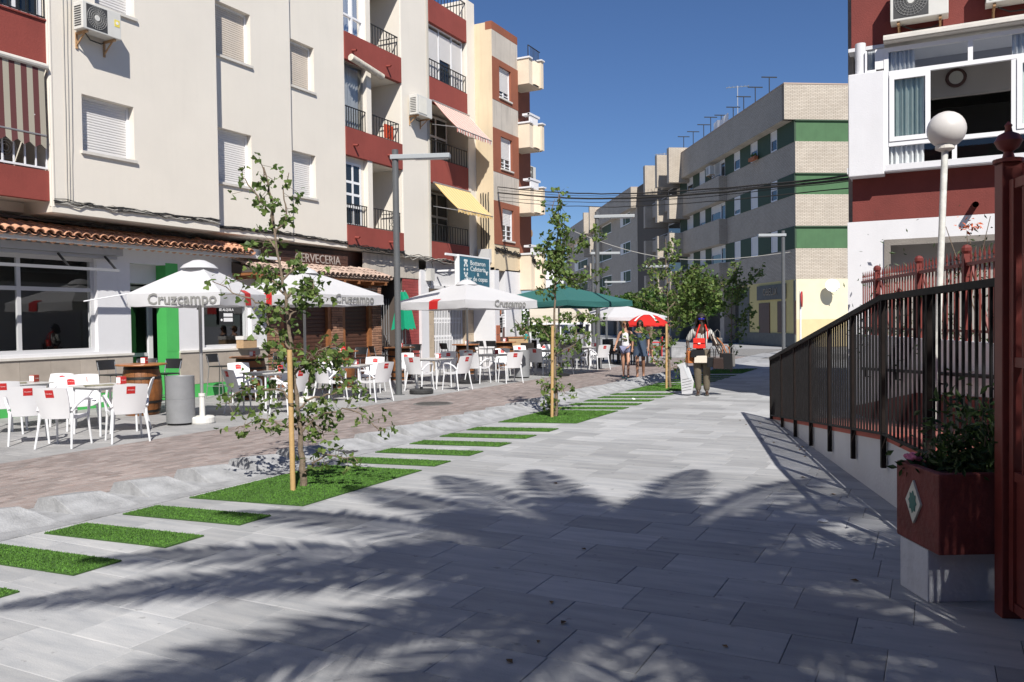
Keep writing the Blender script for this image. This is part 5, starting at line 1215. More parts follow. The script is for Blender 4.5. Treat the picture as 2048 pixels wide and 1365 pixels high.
l2 = gnd(1197, 738); street_lamp((l2.x, l2.y, 0), zat(1192, 424, l2), R_(22), 'grey street lamp beside the dark green parasol')
for (px, py, d, lab) in ((1187, 505, 37, 'grey street lamp standing behind the dark green parasol'), (1213, 563, 52, 'far grey street lamp in front of the brick arcade'), (1333, 531, 41, 'grey street lamp rising behind the third staked tree'), (1567, 468, 33, 'grey street lamp in front of the shop with raised letters')):
    p = atd(px, 640, d); h = zat(px, py, p)+.12
    street_lamp((p.x, p.y, 0), h, R_(207) if px > 1300 else R_(27), lab, 1.0 if px > 1300 else 1.2)
m_bin = mat('bin_grey', (.22, .225, .235), .5, .08, 6, .1, 60)
def litter_bin(p, label):
    t = thing('litter_bin', label, 'litter bin', p, random.random())
    e = MB(); e.lathe([(.20, 0), (.20, .03)], n=28); part(e, 'foot', m_iron, t)
    e = MB(); e.lathe([(.225, .035), (.225, .42), (.221, .424), (.225, .428), (.225, .80), (.215, .80), (.205, .78), (.205, .5)], n=32, cap=False); part(e, 'drum', m_bin, t, True)
    e = MB(); e.lathe([(.204, .52), (.204, .53)], n=24); part(e, 'liner', m_dark, t)
litter_bin(gnd(362, 849), 'grey cylindrical litter bin beside the first parasol base')
litter_bin(gnd(1044, 756), 'grey cylindrical litter bin between two white-chaired tables')
# no-entry sign seen from the side
p = atd(1601, 640, 36); ns = thing('traffic_sign', 'round traffic sign with red rim on a thin white post', 'sign', (p.x, p.y, 0), R_(93))
zt = zat(1601, 592, p); e = MB(); e.tube([(0, 0, 0), (0, 0, zt+.2)], .04, 8); part(e, 'post', m_rail, ns)
e = MB(); e.lathe([(.34, -.02), (.34, .02)], n=24); part(e, 'disc', mat('sign_rim_red', (.45, .02, .02), .5), ns, loc=(0, -.06, zt-.15), rot=(R_(90), 0, 0))
# ================================================================== TERRACE FURNITURE
m_pla = mat('white_plastic', (.70, .70, .72), .38, .02, 3); m_leg = mat('chair_leg_white', (.66, .67, .69), .35)
m_red = mat('logo_red', (.50, .02, .02), .5); m_pink = mat('faded_logo', (.62, .30, .28), .6)
m_ttop = mat('table_top', (.55, .54, .52), .35, .05, 5)
me_brand = text_mesh('Cruzcampo', .019, m_pvc, .0003, 0, 1)
def chair_proto(label, patch=m_red):
    t = thing('terrace_chair', label, 'chair', (0, 0, 0), 0, 'white terrace chairs')
    # local: sits facing +y ; width along x
    W = .245
    def seatpt(u, v): return (W*.92*u, lerp(-.20, .23, v), .435+.012*u*u-.02*math.sin(v*math.pi)+(.02 if v > .9 else 0)*-1)
    n = 6; top = [[seatpt(-1+2*i/n, j/n) for i in range(n+1)] for j in range(n+1)]; bot = [[(x, y, z-.018) for x, y, z in r] for r in top]
    e = MB(); e.grid(top); e.grid(bot)
    for i in range(n):
        for (r, c) in (((0, i), (0, i+1)), ((n, i), (n, i+1)), ((i, 0), (i+1, 0)), ((i, n), (i+1, n))):
            a, b_ = top[r[0]][r[1]], top[c[0]][c[1]]; e.add([a, b_, (b_[0], b_[1], b_[2]-.045), (a[0], a[1], a[2]-.045)], [(0, 1, 2, 3)])
    part(e, 'seat', m_pla, t, True)
    def bp(u, v, o):
        z = lerp(.40, .815, v); w_ = lerp(.19, .225, min(1, v*1.6))*(1-.04*max(0, v-.8)); yc = -.205-.115*v-.02*v*v
        return (w_*u, yc-.045*(1-u*u)*(.6+.4*(1-v))+o, z+(.012*(1-u*u) if v > .95 else 0))
    m = 6; fr = [[bp(-1+2*i/n, j/m, .008) for i in range(n+1)] for j in range(m+1)]; bk = [[bp(-1+2*i/n, j/m, -.008) for i in range(n+1)] for j in range(m+1)]
    e = MB(); e.grid(fr); e.grid(bk)
    for i in range(n): e.add([fr[m][i], fr[m][i+1], bk[m][i+1], bk[m][i]], [(0,1,2,3)]); e.add([fr[0][i], fr[0][i+1], bk[0][i+1], bk[0][i]], [(0,1,2,3)])
    for j in range(m): e.add([fr[j][0], fr[j+1][0], bk[j+1][0], bk[j][0]], [(0,1,2,3)]); e.add([fr[j][n], fr[j+1][n], bk[j+1][n], bk[j][n]], [(0,1,2,3)])
    bkr = part(e, 'backrest', m_pla, t, True)
    for s in (1, -1):           # patch on the front and the back of the backrest
        pts = [[Vector(bp(-.25+.5*i/2, lerp(.70, .95, j/2), s*.0098)) for i in range(3)] for j in range(3)]
        e = MB(); e.grid(pts); pc = part(e, 'logo_patch', patch, bkr)
        c = Vector(bp(0, .83, s*.0112)); lo = link('lettering', me_brand, bkr, c, (R_(90-17) if s < 0 else R_(90+17), 0, 0 if s < 0 else R_(180)))
        lo.rotation_euler = (R_(90), 0, 0 if s < 0 else R_(180)); lo.location = c+Vector((0, s*.004, 0))
    for sx in (-1, 1):
        e = MB(); e.tube([(sx*.225, -.235, .50), (sx*.255, -.15, .585), (sx*.27, .0, .645), (sx*.268, .13, .645), (sx*.255, .185, .61), (sx*.24, .20, .52), (sx*.225, .205, .42)], [.018, .019, .021, .021, .02, .018, .02], 8); part(e, 'armrest', m_pla, t, True)
        e = MB(); e.tube([(sx*.215, .20, .44), (sx*.225, .225, .25), (sx*.24, .25, .0)], [.021, .0155, .0135], 8); part(e, 'leg', m_leg, t, True)
        e = MB(); e.tube([(sx*.215, -.20, .47), (sx*.225, -.235, .26), (sx*.245, -.29, .0)], [.024, .0155, .0135], 8); part(e, 'leg', m_leg, t, True)
    return t
def table_proto(label):
    t = thing('terrace_table', label, 'table', (0, 0, 0), 0)
    e = MB(); e.box(-.36, .36, -.36, .36, .715, .735); part(e, 'table_top', m_ttop, t, bevel=.006)
    for sx in (-1, 1):
        for sy in (-1, 1): e = MB(); e.tube([(sx*.30, sy*.30, .715), (sx*.31, sy*.31, 0)], .0165, 8); part(e, 'leg', m_leg, t, True)
    e = MB(); [e.box(-.3, .3, s*.30-.01, s*.30+.01, .68, .712) for s in (-1, 1)]; [e.box(s*.30-.01, s*.30+.01, -.29, .29, .68, .712) for s in (-1, 1)]; part(e, 'apron', m_leg, t)
    return t
def napkin_proto(label, col):
    t = thing('napkin_holder', label, 'napkin holder', (0, 0, 0))
    e = MB(); e.box(-.045, .045, -.06, .06, 0, .115); part(e, 'case', col, t, bevel=.008)
    e = MB(); e.box(-.038, .038, -.066, -.061, .012, .105); part(e, 'napkins', m_pvc, t); 
    link('lettering', me_brand, t, (.0465, 0, .06), (R_(90), 0, R_(90))); link('lettering', me_brand, t, (-.0465, 0, .06), (R_(90), 0, R_(-90)))
    return t
TBL = [('T1', (40, 857)), ('T2', (212, 866)), ('T3', (536, 822)), ('T4', (703, 798)), ('T5', (868, 776)), ('T6', (985, 762)), ('T7', (1100, 748)), ('T8', (1178, 737))]
TL = ['white terrace table at the end of the marble plinth, with a decorated red napkin holder', 'white terrace table with a folded menu, near the grey bin', 'grey-topped table in the shade of the first white parasol', 'grey-topped table under the second white parasol', 'white terrace table beside the tall street lamp and rubber parasol foot',
      'grey-topped table in the shade of the third white parasol', 'white terrace table in front of the second grey bin', 'shaded terrace table beside the street lamp by the green parasol']
tp0 = None; TP = {}
for (k, px), lab in zip(TBL, TL):
    g = gnd(*px); TP[k] = Vector((g.x, g.y, 0))
    if tp0 is None: tp0 = table_proto(lab); tp0.location = TP[k]; tp0.rotation_euler = (0, 0, R_(random.uniform(-8, 20)))
    else: copy_tree(tp0, TP[k], R_(random.uniform(-8, 20)), lab)
nap0 = None
NP = {'T1': 'brown and red napkin holder on the table at the marble plinth', 'T2': 'red napkin holder on the table with the folded menu', 'T3': 'red napkin holder on the table under the first parasol', 'T4': 'red napkin holder on the table under the second parasol', 'T5': 'red napkin holder on the table beside the tall street lamp', 'T6': 'red napkin holder on the table under the third parasol', 'T7': 'red napkin holder on the table by the second grey bin', 'T8': 'red napkin holder on the shaded table by the green parasol'}
for k in TP:
    off = Vector((random.uniform(.0, .15), random.uniform(.05, .25), .735))
    if k == 'T1': o = napkin_proto(NP[k], mat('logo_redbrown', (.32, .05, .03), .5)); o.location = TP[k]+off; o.rotation_euler = (0, 0, R_(20)); o['group'] = 'napkin holders'; continue
    if nap0 is None: nap0 = napkin_proto(NP[k], m_red); nap0.location = TP[k]+off; nap0.rotation_euler = (0, 0, R_(10)); nap0['group'] = 'napkin holders'
    else: copy_tree(nap0, TP[k]+off, R_(random.uniform(-40, 40)), NP[k])
for k, lab in (('T1', 'open menu lying on the table at the marble plinth'), ('T2', 'folded menu lying on the table near the grey bin')):
    mn = thing('menu', lab, 'menu', TP[k]+Vector((.05, -.14, .7355)), R_(60))
    for s in (-1, 1): e = MB(); e.add([(0, -.14, .004), (s*.2, -.14, .012), (s*.2, .14, .012), (0, .14, .004), (0, -.14, .0), (s*.2, -.14, .008), (s*.2, .14, .008), (0, .14, .0)], [(0,1,2,3),(4,5,6,7),(0,1,5,4),(1,2,6,5),(2,3,7,6),(3,0,4,7)]); part(e, 'page', mat('menu_print', (.16, .17, .08), .5, .5, 25, col2=(.45, .42, .3)), mn)
# chairs: pixel of the midpoint between the rear legs, table they face
CH = [((2, 872), 'T1'), ((60, 891), 'T1'), ((110, 899), 'T2'), ((266, 886), 'T2'), ((300, 860), 'T2'), ((140, 856), 'T2'), ((120, 842), 'T1'), ((172, 846), 'T2'),
      ((463, 830), 'T3'), ((596, 829), 'T3'), ((478, 803), 'T3'), ((585, 800), 'T3'), ((643, 806), 'T4'), ((768, 804), 'T4'), ((752, 783), 'T4'), ((655, 782), 'T4'),
      ((829, 783), 'T5'), ((929, 781), 'T5'), ((812, 768), 'T5'), ((898, 763), 'T5'), ((946, 768), 'T6'), ((1032, 767), 'T6'), ((1006, 752), 'T6'), ((934, 757), 'T6'),
      ((1069, 752), 'T7'), ((1136, 750), 'T7'), ((1040, 741), 'T7'), ((1085, 737), 'T7'), ((1150, 742), 'T8'), ((1207, 740), 'T8'), ((1188, 729), 'T8')]
where = {'T1': 'of the marble plinth table', 'T2': 'of the first bin table', 'T3': 'of the first parasol table', 'T4': 'of the second parasol table', 'T5': 'of the tall lamp table', 'T6': 'of the third parasol table', 'T7': 'of the second bin table', 'T8': 'of the green parasol table'}
def octant(v):
    a = math.degrees(math.atan2(v.y, v.x)) % 360
    return ('road side', 'road corner towards brick block', 'brick block side', 'bar corner towards brick block', 'bar side', 'bar corner away from brick block', 'side away from brick block', 'road corner away from brick block')[int((a+22.5)//45) % 8]
ch0 = None; chf = None; seen = {}
for (px, k) in CH:
    g = gnd(*px); p = Vector((g.x, g.y, 0)); seen.setdefault((k, octant(p-TP[k])), []).append((p-TP[k]).length)
for (px, k) in CH:
    g = gnd(*px); p = Vector((g.x, g.y, 0)); d = (TP[k]-p); d.z = 0
    if d.length > .95: pass
    d.normalize(); c = p+d*.29; rz = math.atan2(d.y, d.x)-math.pi/2+R_(random.uniform(-9, 9)); lab = 'white armchair '+where[k]+', '+octant(p-TP[k]); L9 = seen[(k, octant(p-TP[k]))]; lab += '' if len(L9) < 2 else (', set closer in' if (p-TP[k]).length == min(L9) else ', set further out')
    if px == (172, 846):
        o = chair_proto('white plastic armchair with a faded pink logo patch near the first grey bin', m_pink); o.location = c; o.rotation_euler = (0, 0, rz); continue
    if ch0 is None: ch0 = chair_proto(lab); ch0.location = c; ch0.rotation_euler = (0, 0, rz)
    else: copy_tree(ch0, c, rz, lab)
# ------------------------------------------------------------------ barrel tables and bar stools
m_barrel = mat('barrel_oak', (.20, .075, .022), .5, .35, 8, .2, 30); m_hoop = mat('barrel_hoop', (.03, .028, .026), .5, metal=.5); m_btop = mat('barrel_top', (.34, .135, .05), .35, .2, 9)
def barrel_proto(label):
    t = thing('barrel_table', label, 'barrel table', (0, 0, 0), 0, 'barrel tables along the bar')
    prof = lambda z: .285+.065*math.sin(math.pi*z/.90)
    n = 18
    for k in range(n):
        e = MB(); a0, a1 = (k+.02)/n*6.283, (k+.98)/n*6.283; rows = []
        for j in range(7):
            z = .9*j/6; r = prof(z); rows.append([(r*math.cos(a0), r*math.sin(a0), z), (r*1.012*math.cos((a0+a1)/2), r*1.012*math.sin((a0+a1)/2), z), (r*math.cos(a1), r*math.sin(a1), z)])
        e.grid(rows); part(e, 'stave', m_barrel, t, True)
    e = MB(); e.lathe([(.27, .01), (.33, .45), (.27, .89)], n=18); part(e, 'drum', m_mort, t)
    for z in (.05, .22, .66, .84):
        e = MB(); r = prof(z)+.012; r2 = prof(z+.045)+.012; e.lathe([(r, z), (r2, z+.045)], n=26, cap=False); part(e, 'hoop', m_hoop, t, True)
    e = MB(); e.lathe([(.30, .90), (.44, .905), (.445, .92), (.44, .935)], n=32); part(e, 'table_top', m_btop, t)
    return t
m_stk = mat('stool_black', (.018, .018, .019), .35); m_chr = mat('stool_steel', (.55, .56, .57), .25, metal=.8)
def stool_proto(label):
    t = thing('bar_stool', label, 'stool', (0, 0, 0), 0, 'black bar stools around the barrels')
    e = MB(); e.box(-.19, .19, -.17, .19, .70, .725); part(e, 'seat', m_stk, t, bevel=.01)
    rows = [[(x, -.20-.05*(z-.82)/.2+ -.035*(1-(x/.2)**2), z) for x in [-.19+.38*i/6 for i in range(7)]] for z in (.80, .86, .93, .99)]
    e = MB(); e.grid(rows); e.grid([[(x, y-.012, z) for x, y, z in r] for r in rows]); part(e, 'backrest', m_stk, t, True)
    for sx in (-1, 1):
        e = MB(); e.tube([(sx*.17, .16, .70), (sx*.21, .23, 0)], .011, 8); part(e, 'leg', m_chr, t)
        e = MB(); e.tube([(sx*.18, -.235, .95), (sx*.17, -.18, .72), (sx*.21, -.24, 0)], .011, 8); part(e, 'leg', m_chr, t)
        e = MB(); e.tube([(sx*.195, -.225, .28), (sx*.195, .21, .28)], .009, 6); part(e, 'side_rung', m_chr, t)
    e = MB(); e.tube([(-.195, .21, .28), (.195, .21, .28)], .009, 6); part(e, 'foot_rest', m_chr, t)
    return t
BRL = [((285, 829), 'beside the green doorway', [(218, 20), (325, 0), (312, 60)]), ((502, 798), 'in front of the brick pillar', [(443, 10), (548, 0)]), ((683, 775), 'in front of the plank shutters', [(722, 0), (640, 40)]), ((800, 760), 'behind the tall street lamp', [(762, 0), (838, 0), (828, 20)]), ((932, 748), 'by the white folding gate', [(900, 0), (955, 0)]), ((1008, 738), 'below the paper notices', [(972, 0), (990, 0), (1022, 0)])]
br0 = None; stl = None
for (px, wh, st_) in BRL:
    g = gnd(*px); p = Vector((g.x, g.y, 0)); lab = 'oak barrel used as a bar table '+wh
    if br0 is None: br0 = barrel_proto(lab); br0.location = p
    else: copy_tree(br0, p, random.random()*6, lab)
    if nap0: copy_tree(nap0, p+Vector((.02, .05, .935)), R_(random.uniform(-30, 30)), 'red napkin holder on the barrel '+wh)
    for i, (sx, dy) in enumerate(st_):
        q_ = gnd(sx, px[1]+(-6 if sx > px[0] else 2)-dy*.35); d = p-Vector((q_.x, q_.y, 0)); dist = d.length; d.normalize(); c = p-d*max(.62, min(.85, dist)); rz = math.atan2(d.y, d.x)-math.pi/2
        lab2 = 'black stool at barrel '+wh+', '+octant(c-p)
        if stl is None: stl = stool_proto(lab2); stl.location = c; stl.rotation_euler = (0, 0, rz)
        else: copy_tree(stl, c, rz, lab2)
# ------------------------------------------------------------------ parasols
m_can = mat('white_canvas', (.76, .76, .77), .8, .03, 2, .08, 25); m_txt = mat('brand_grey', (.22, .22, .21), .8); m_alu = mat('parasol_pole', (.45, .45, .45), .4, metal=.6)
def fabric(mname, col, tr=.25):
    m = bpy.data.materials.new(mname); m.use_nodes = True; n = m.node_tree.nodes; L = m.node_tree.links; b_ = n['Principled BSDF']; b_.inputs['Base Color'].default_value = (*col, 1); b_.inputs['Roughness'].default_value = .85
    t = n.new('ShaderNodeBsdfTranslucent'); t.inputs['Color'].default_value = (*col, 1); mx = n.new('ShaderNodeMixShader'); mx.inputs['Fac'].default_value = tr
    L.new(b_.outputs[0], mx.inputs[1]); L.new(t.outputs[0], mx.inputs[2]); L.new(mx.outputs[0], n['Material Output'].inputs['Surface'])
    tc = n.new('ShaderNodeTexCoord'); nz = n.new('ShaderNodeTexNoise'); nz.inputs['Scale'].default_value = 3; nz.inputs['Detail'].default_value = 5; L.new(tc.outputs['Object'], nz.inputs['Vector']); bp = n.new('ShaderNodeBump'); bp.inputs['Strength'].default_value = .25; bp.inputs['Distance'].default_value = .05; L.new(nz.outputs['Fac'], bp.inputs['Height']); L.new(bp.outputs[0], b_.inputs['Normal'])
    MATS[mname] = m; return m
f_white = fabric('parasol_white', (.64, .64, .655)); f_teal = fabric('parasol_green', (.03, .14, .13), .15); f_beige = fabric('canvas_beige', (.66, .60, .50)); f_red = fabric('parasol_red', (.62, .02, .015), .2); f_grn = fabric('folded_green', (.0, .30, .16), .15)
def parasol(label, p, half, rz, zedge, zpeak, fab, val=.20, pole=.028, text=True, base='white', n=4, logo=(), topvent=True, group='open parasols'):
    t = thing('parasol', label, 'parasol', (p[0], p[1], 0), rz, group)
    e = MB(); e.tube([(0, 0, .1), (0, 0, zpeak-.02)], pole, 10); part(e, 'pole', m_alu, t, True)
    R0 = half*math.sqrt(2) if n == 4 else half; off = math.pi/4 if n == 4 else 0
    cor = [Vector((R0*math.cos(off+2*math.pi*k/n), R0*math.sin(off+2*math.pi*k/n), 0)) for k in range(n)]; M = 8
    for k in range(n):
        a, b_ = cor[k], cor[(k+1) % n]; rows = []
        for j in range(M+1):
            v = j/M; r = []
            for i in range(M+1):
                u = i/M; q_ = a.lerp(b_, u)*(.10+.90*v); sag = .07*half*math.sin(math.pi*u)*v*(1-v*.35)
                edge = -.03*math.sin(math.pi*u)*v*v*-1
                r.append((q_.x, q_.y, lerp(zpeak, zedge, v**(1.06 if n == 4 else 1.9))-sag+edge))
            rows.append(r)
        e = MB(); e.grid(rows); cp = part(e, 'canopy_panel', fab, t, True)
        ed = rows[-1]; nrm = (a+b_).normalized()
        e = MB(); e.grid([ed, [(x+nrm.x*.012*math.sin(i*1.3), y+nrm.y*.012*math.sin(i*1.3), z-val*.5) for i, (x, y, z) in enumerate(ed)], [(x-nrm.x*.02*math.cos(i*1.1), y-nrm.y*.02*math.cos(i*1.1), z-val*(1+.04*math.sin(i*2))) for i, (x, y, z) in enumerate(ed)]]); part(e, 'valance', fab, cp, True)
        mid = (a+b_)*.5; mw = Matrix.Rotation(rz, 3, 'Z') @ mid; sgn = mw.dot(RT); sg2 = mw.dot(FW)
        leftside = (sgn < 0) == (sg2 < 0)          # side pairs: same kind on opposite sides
        if text and leftside == (text == 'L'):
            c = a.lerp(b_, .60)
            lo = link('lettering', BR_ME, cp, Vector((c.x, c.y, zedge-val*.5))+nrm*.022, (R_(90), 0, math.atan2(nrm.y, nrm.x)+math.pi/2))
        if text and leftside != (text == 'L'):
            e = MB(); c0, c1 = .40, .56; rr = [[Vector(rows[j][4]).lerp(Vector(rows[j][5]), w_) for w_ in (0, 1)] for j in (M-1, M)]
            rr.append([q_-Vector((0, 0, val))+nrm*.014 for q_ in rr[-1]]); rr = [[q_+Vector((0, 0, .010))+nrm*.006 for q_ in r_] for r_ in rr]; e.grid(rr); part(e, 'logo_flag', m_red, cp)
    if topvent:
        e = MB(); k8 = 12; e.lathe([(.30, zpeak-.03), (.24, zpeak+.03), (.10, zpeak+.10), (.03, zpeak+.11)], n=k8); part(e, 'vent_cap', fab, t, True)
    for k in range(n):
        e = MB(); e.tube([(0, 0, zpeak-.06), tuple(cor[k]*.985+Vector((0, 0, zedge-.03)))], .011, 6); e.tube([(0, 0, zedge-.15), tuple(cor[k]*.55+Vector((0, 0, lerp(zpeak, zedge, .55)-.04)))], .009, 6); part(e, 'rib', m_alu, t)
    if base == 'white':
        e = MB(); e.lathe([(.19, 0), (.20, .02), (.20, .10), (.18, .12)], n=24); part(e, 'base', mat('base_white', (.64, .63, .60), .6, .08, 6), t); e = MB(); e.tube([(0, 0, .12), (0, 0, .45)], .045, 10); e.tube([(0, 0, .45), (0, 0, .50)], .055, 10); part(e, 'base_sleeve', mat('base_white', (.64, .63, .60), .6), t)
    else:
        e = MB(); e.lathe([(.30, 0), (.30, .06), (.10, .10)], n=24); part(e, 'base', m_iron, t); e = MB(); e.tube([(0, 0, .08), (0, 0, .4)], .04, 8); part(e, 'base_sleeve', m_iron, t)
    return t
BR_ME = text_mesh('Cruzcampo', .25, m_txt, .001, .004)
def px_rot(p, pxc, half, z):     # turn the square so that its nearest corner shows at pixel column pxc
    best = None
    for d in range(-45, 46):
        a = R_(d); cs_ = [Vector((p[0]+half*1.4142*math.cos(a+math.pi/4+k*math.pi/2), p[1]+half*1.4142*math.sin(a+math.pi/4+k*math.pi/2), z)) for k in range(4)]
        c = min(cs_, key=lambda q_: depth_of(q_)); v = c-EYEP; x = CX+FPX*v.dot(RT)/v.dot(FW)
        if best is None or abs(x-pxc) < best[0]: best = (abs(x-pxc), a)
    return best[1]
u1 = gnd(405, 847); u2 = gnd(612, 806); u3 = gnd(936, 767)
um1 = parasol('white branded parasol in front of the green shop doorway', u1, .79, px_rot(u1, 440, .79, 2.1), 2.14, 2.60, f_white, text='L')
parasol('white branded parasol behind the staked tree at the brick bar', u2, 1.15, px_rot(u2, 612, 1.15, 2.1), zat(755, 606, u2)+.16, zat(612, 545, u2), f_white, text='R')
parasol('white branded parasol beside the tall street lamp', u3, 1.32, px_rot(u3, 930, 1.32, 2.1), zat(935, 612, u3)+.12, zat(938, 568, u3), f_white, base='dark', text='R')
rw_ = um1.rotation_euler.z; cs4 = [Vector((.79*1.4142*math.cos(math.pi/4+k*math.pi/2), .79*1.4142*math.sin(math.pi/4+k*math.pi/2), 2.16)) for k in range(4)]
lc = min(cs4, key=lambda q_: (Matrix.Rotation(rw_, 3, 'Z') @ q_).dot(RT)); e = MB(); e.tube([tuple(lc*.99), tuple(lc*1.55-Vector((0, 0, 1.33)))], .011, 6); part(e, 'loose_rib', m_rail, um1)
p = atd(1118, 640, 24.5); parasol('large dark green parasol on the far terrace', (p.x, p.y), 1.55, px_rot((p.x, p.y), 1135, 1.55, 2.2), zat(1118, 614, p)+.15, zat(1118, 574, p), f_teal, .15, text='', base='dark')
p = atd(1235, 640, 31); parasol('plain white parasol beside the dark green one', (p.x, p.y), 1.3, px_rot((p.x, p.y), 1215, 1.3, 2.2), zat(1230, 640, p)+.1, zat(1232, 611, p), f_white, .12, text='', base='dark')
p = atd(1294, 640, 29); rp_ = parasol('round red beach-type parasol with white stripes', (p.x, p.y), .78, .2, zat(1294, 653, p)+.06, zat(1294, 632, p)+.04, f_red, .06, text='', base='dark', n=10, topvent=False)
for k in (0, 2, 4, 6, 8):
    a = 2*math.pi*(k+.5)/10; e = MB(); z0, z1 = zat(1294, 632, p)+.06, zat(1294, 653, p)+.08
    [e.bar((.74*va*math.cos(a), .74*va*math.sin(a), lerp(z0, z1, ((va-.1)/.9)**1.9)), (.74*vb*math.cos(a), .74*vb*math.sin(a), lerp(z0, z1, ((vb-.1)/.9)**1.9)), .075, .012) for va, vb in ((.3, .48), (.48, .66), (.66, .84))]; part(e, 'stripe', m_pvc, rp_)
# rubber parasol foot left by the road
rf = thing('rubber_ring', 'black rubber parasol foot lying at the edge of the pink road', 'ring', gnd(843, 788))
e = MB(); e.lathe([(.25, 0), (.275, .03), (.275, .08), (.25, .105), (.12, .11), (.10, .09)], n=28); part(e, 'ring', mat('rubber', (.03, .03, .03), .6, .3, 12), rf, True)
e = MB(); e.tube([(0, 0, .05), (0, 0, .16)], .035, 10); part(e, 'socket', m_iron, rf)
# two furled green parasols by the entrance
for (px, py, lab) in ((806, 760, 'furled green parasol by the red tiled wall'), (783, 757, 'furled dark green parasol in the shade of the entrance')):
    g = gnd(px, py-6); g = Vector((max(g.x, -14.6), g.y, 0)); zt = zat(px, 583, g)
    t = thing('furled_parasol', lab, 'parasol', g); e = MB(); n = 20
    rows = []
    for (z, r) in ((zt-.02, .04), (zt-.15, .10), (zt-.45, .17), (zt-.9, .26), (zt-1.12, .30)):
        rows.append([(r*(1+.22*math.sin(k*math.pi))*math.cos(k/n*6.283)*(1.15 if k % 2 else .78), r*math.sin(k/n*6.283)*(1.15 if k % 2 else .78), z-(.05 if k % 2 and r > .25 else 0)) for k in range(n)]+[None]); rows[-1][-1] = rows[-1][0]
    e.grid(rows); part(e, 'cloth', f_grn, t, True)
    e = MB(); e.tube([(0, 0, 0), (0, 0, zt+.03)], .022, 8); part(e, 'pole', m_alu, t); e = MB(); e.lathe([(.22, 0), (.22, .08), (.06, .1)], n=18); part(e, 'base', m_iron, t)
# beige canvas pergola on the far terrace
a = atd(1060, 640, 30); b_ = atd(1180, 640, 30); pg = thing('pergola', 'beige canvas terrace awning on white posts behind the green parasol', 'awning', (a.x, a.y, 0), math.atan2(b_.y-a.y, b_.x-a.x))
Wd = (b_-a).length; z1 = zat(1120, 612, a); z0 = zat(1120, 648, a)
e = MB(); e.grid([[(lerp(0, Wd, u/8), 0, z0+.05*math.sin(u)*.3) for u in range(9)], [(lerp(0, Wd, u/8), .02, lerp(z0, z1, .5)) for u in range(9)], [(lerp(0, Wd, u/8), 2.4, z1+.3) for u in range(9)]]); part(e, 'canvas', f_beige, pg)
for u in (0, .5, 1):
    for yy in (.05, 2.4): e = MB(); e.box(u*Wd-.04, u*Wd+.04, yy, yy+.08, 0, z0+.25); part(e, 'post', m_rail, pg)
e = MB(); e.box(0, Wd, -.03, .03, z0-.03, z0+.04); part(e, 'front_beam', m_rail, pg)
# dark wicker furniture of the next terrace
m_wick = mat('dark_wicker', (.025, .022, .02), .7)
def wick(label):
    t = thing('wicker_chair', label, 'chair', (0, 0, 0), 0, 'dark wicker chairs on the far terrace')
    e = MB(); e.box(-.25, .25, -.25, .25, .38, .44); part(e, 'seat', m_wick, t); e = MB(); e.box(-.25, .25, -.27, -.22, .44, .88); part(e, 'backrest', m_wick, t, bevel=.02)
    for sx in (-1, 1):
        e = MB(); e.box(sx*.26-.02, sx*.26+.02, -.25, .22, .60, .64); part(e, 'armrest', m_wick, t)
        for sy in (-1, 1): e = MB(); e.box(sx*.23-.02, sx*.23+.02, sy*.22-.02, sy*.22+.02, 0, .60 if sy > 0 else .4); part(e, 'leg', m_wick, t)
    return t
wk = None
for (px, d) in ((1060, 29), (1075, 30), (1090, 29), (1112, 30), (1128, 29), (1142, 30), (1160, 29.5), (1235, 31), (1252, 30), (1268, 32), (1100, 33), (1150, 33), (1055, 33), (1222, 33)):
    p = atd(px, 640, d); lab = 'dark wicker chair on the far terrace under the canvas awning' if px < 1200 else 'dark wicker chair under the plain white parasol'
    if wk is None: wk = wick(lab); wk.location = (p.x, p.y, 0)
    else: copy_tree(wk, (p.x, p.y, 0), random.random()*6.28, lab)
for (px, d, c) in ((1312, 37, 'r'), (1330, 37, 'k'), (1285, 38, 'r')):
    p = atd(px, 640, d); o = copy_tree(wk, (p.x, p.y, 0), 2.0, 'bright red chair in front of the brick arcade' if c == 'r' else 'black chair beside the red ones at the arcade')
    o['group'] = 'chairs at the arcade'
    if c == 'r':
        for ch in o.children:
            ch.data = ch.data.copy(); ch.data.materials.clear(); ch.data.materials.append(m_red)
# concrete bench blocks in the plaza
p = atd(1345, 640, 36); q2 = atd(1400, 640, 36)
for (px0, px1, lab) in ((1342, 1372, 'rough grey concrete bench block in the plaza'), (1373, 1405, 'smooth pale concrete bench block beside the rough one')):
    a = atd(px0, 640, 35); b_ = atd(px1, 640, 35); bl = thing('bench_block', lab, 'bench', (a.x, a.y, 0), math.atan2(b_.y-a.y, b_.x-a.x)); Wd = (b_-a).length
    e = MB(); e.box(0, Wd, 0, .6, .0, .46); part(e, 'block', m_conc, bl, bevel=.03); e = MB(); e.box(.02, Wd-.02, -.01, .59, .462, .50); part(e, 'seat_slab', m_plaza, bl)
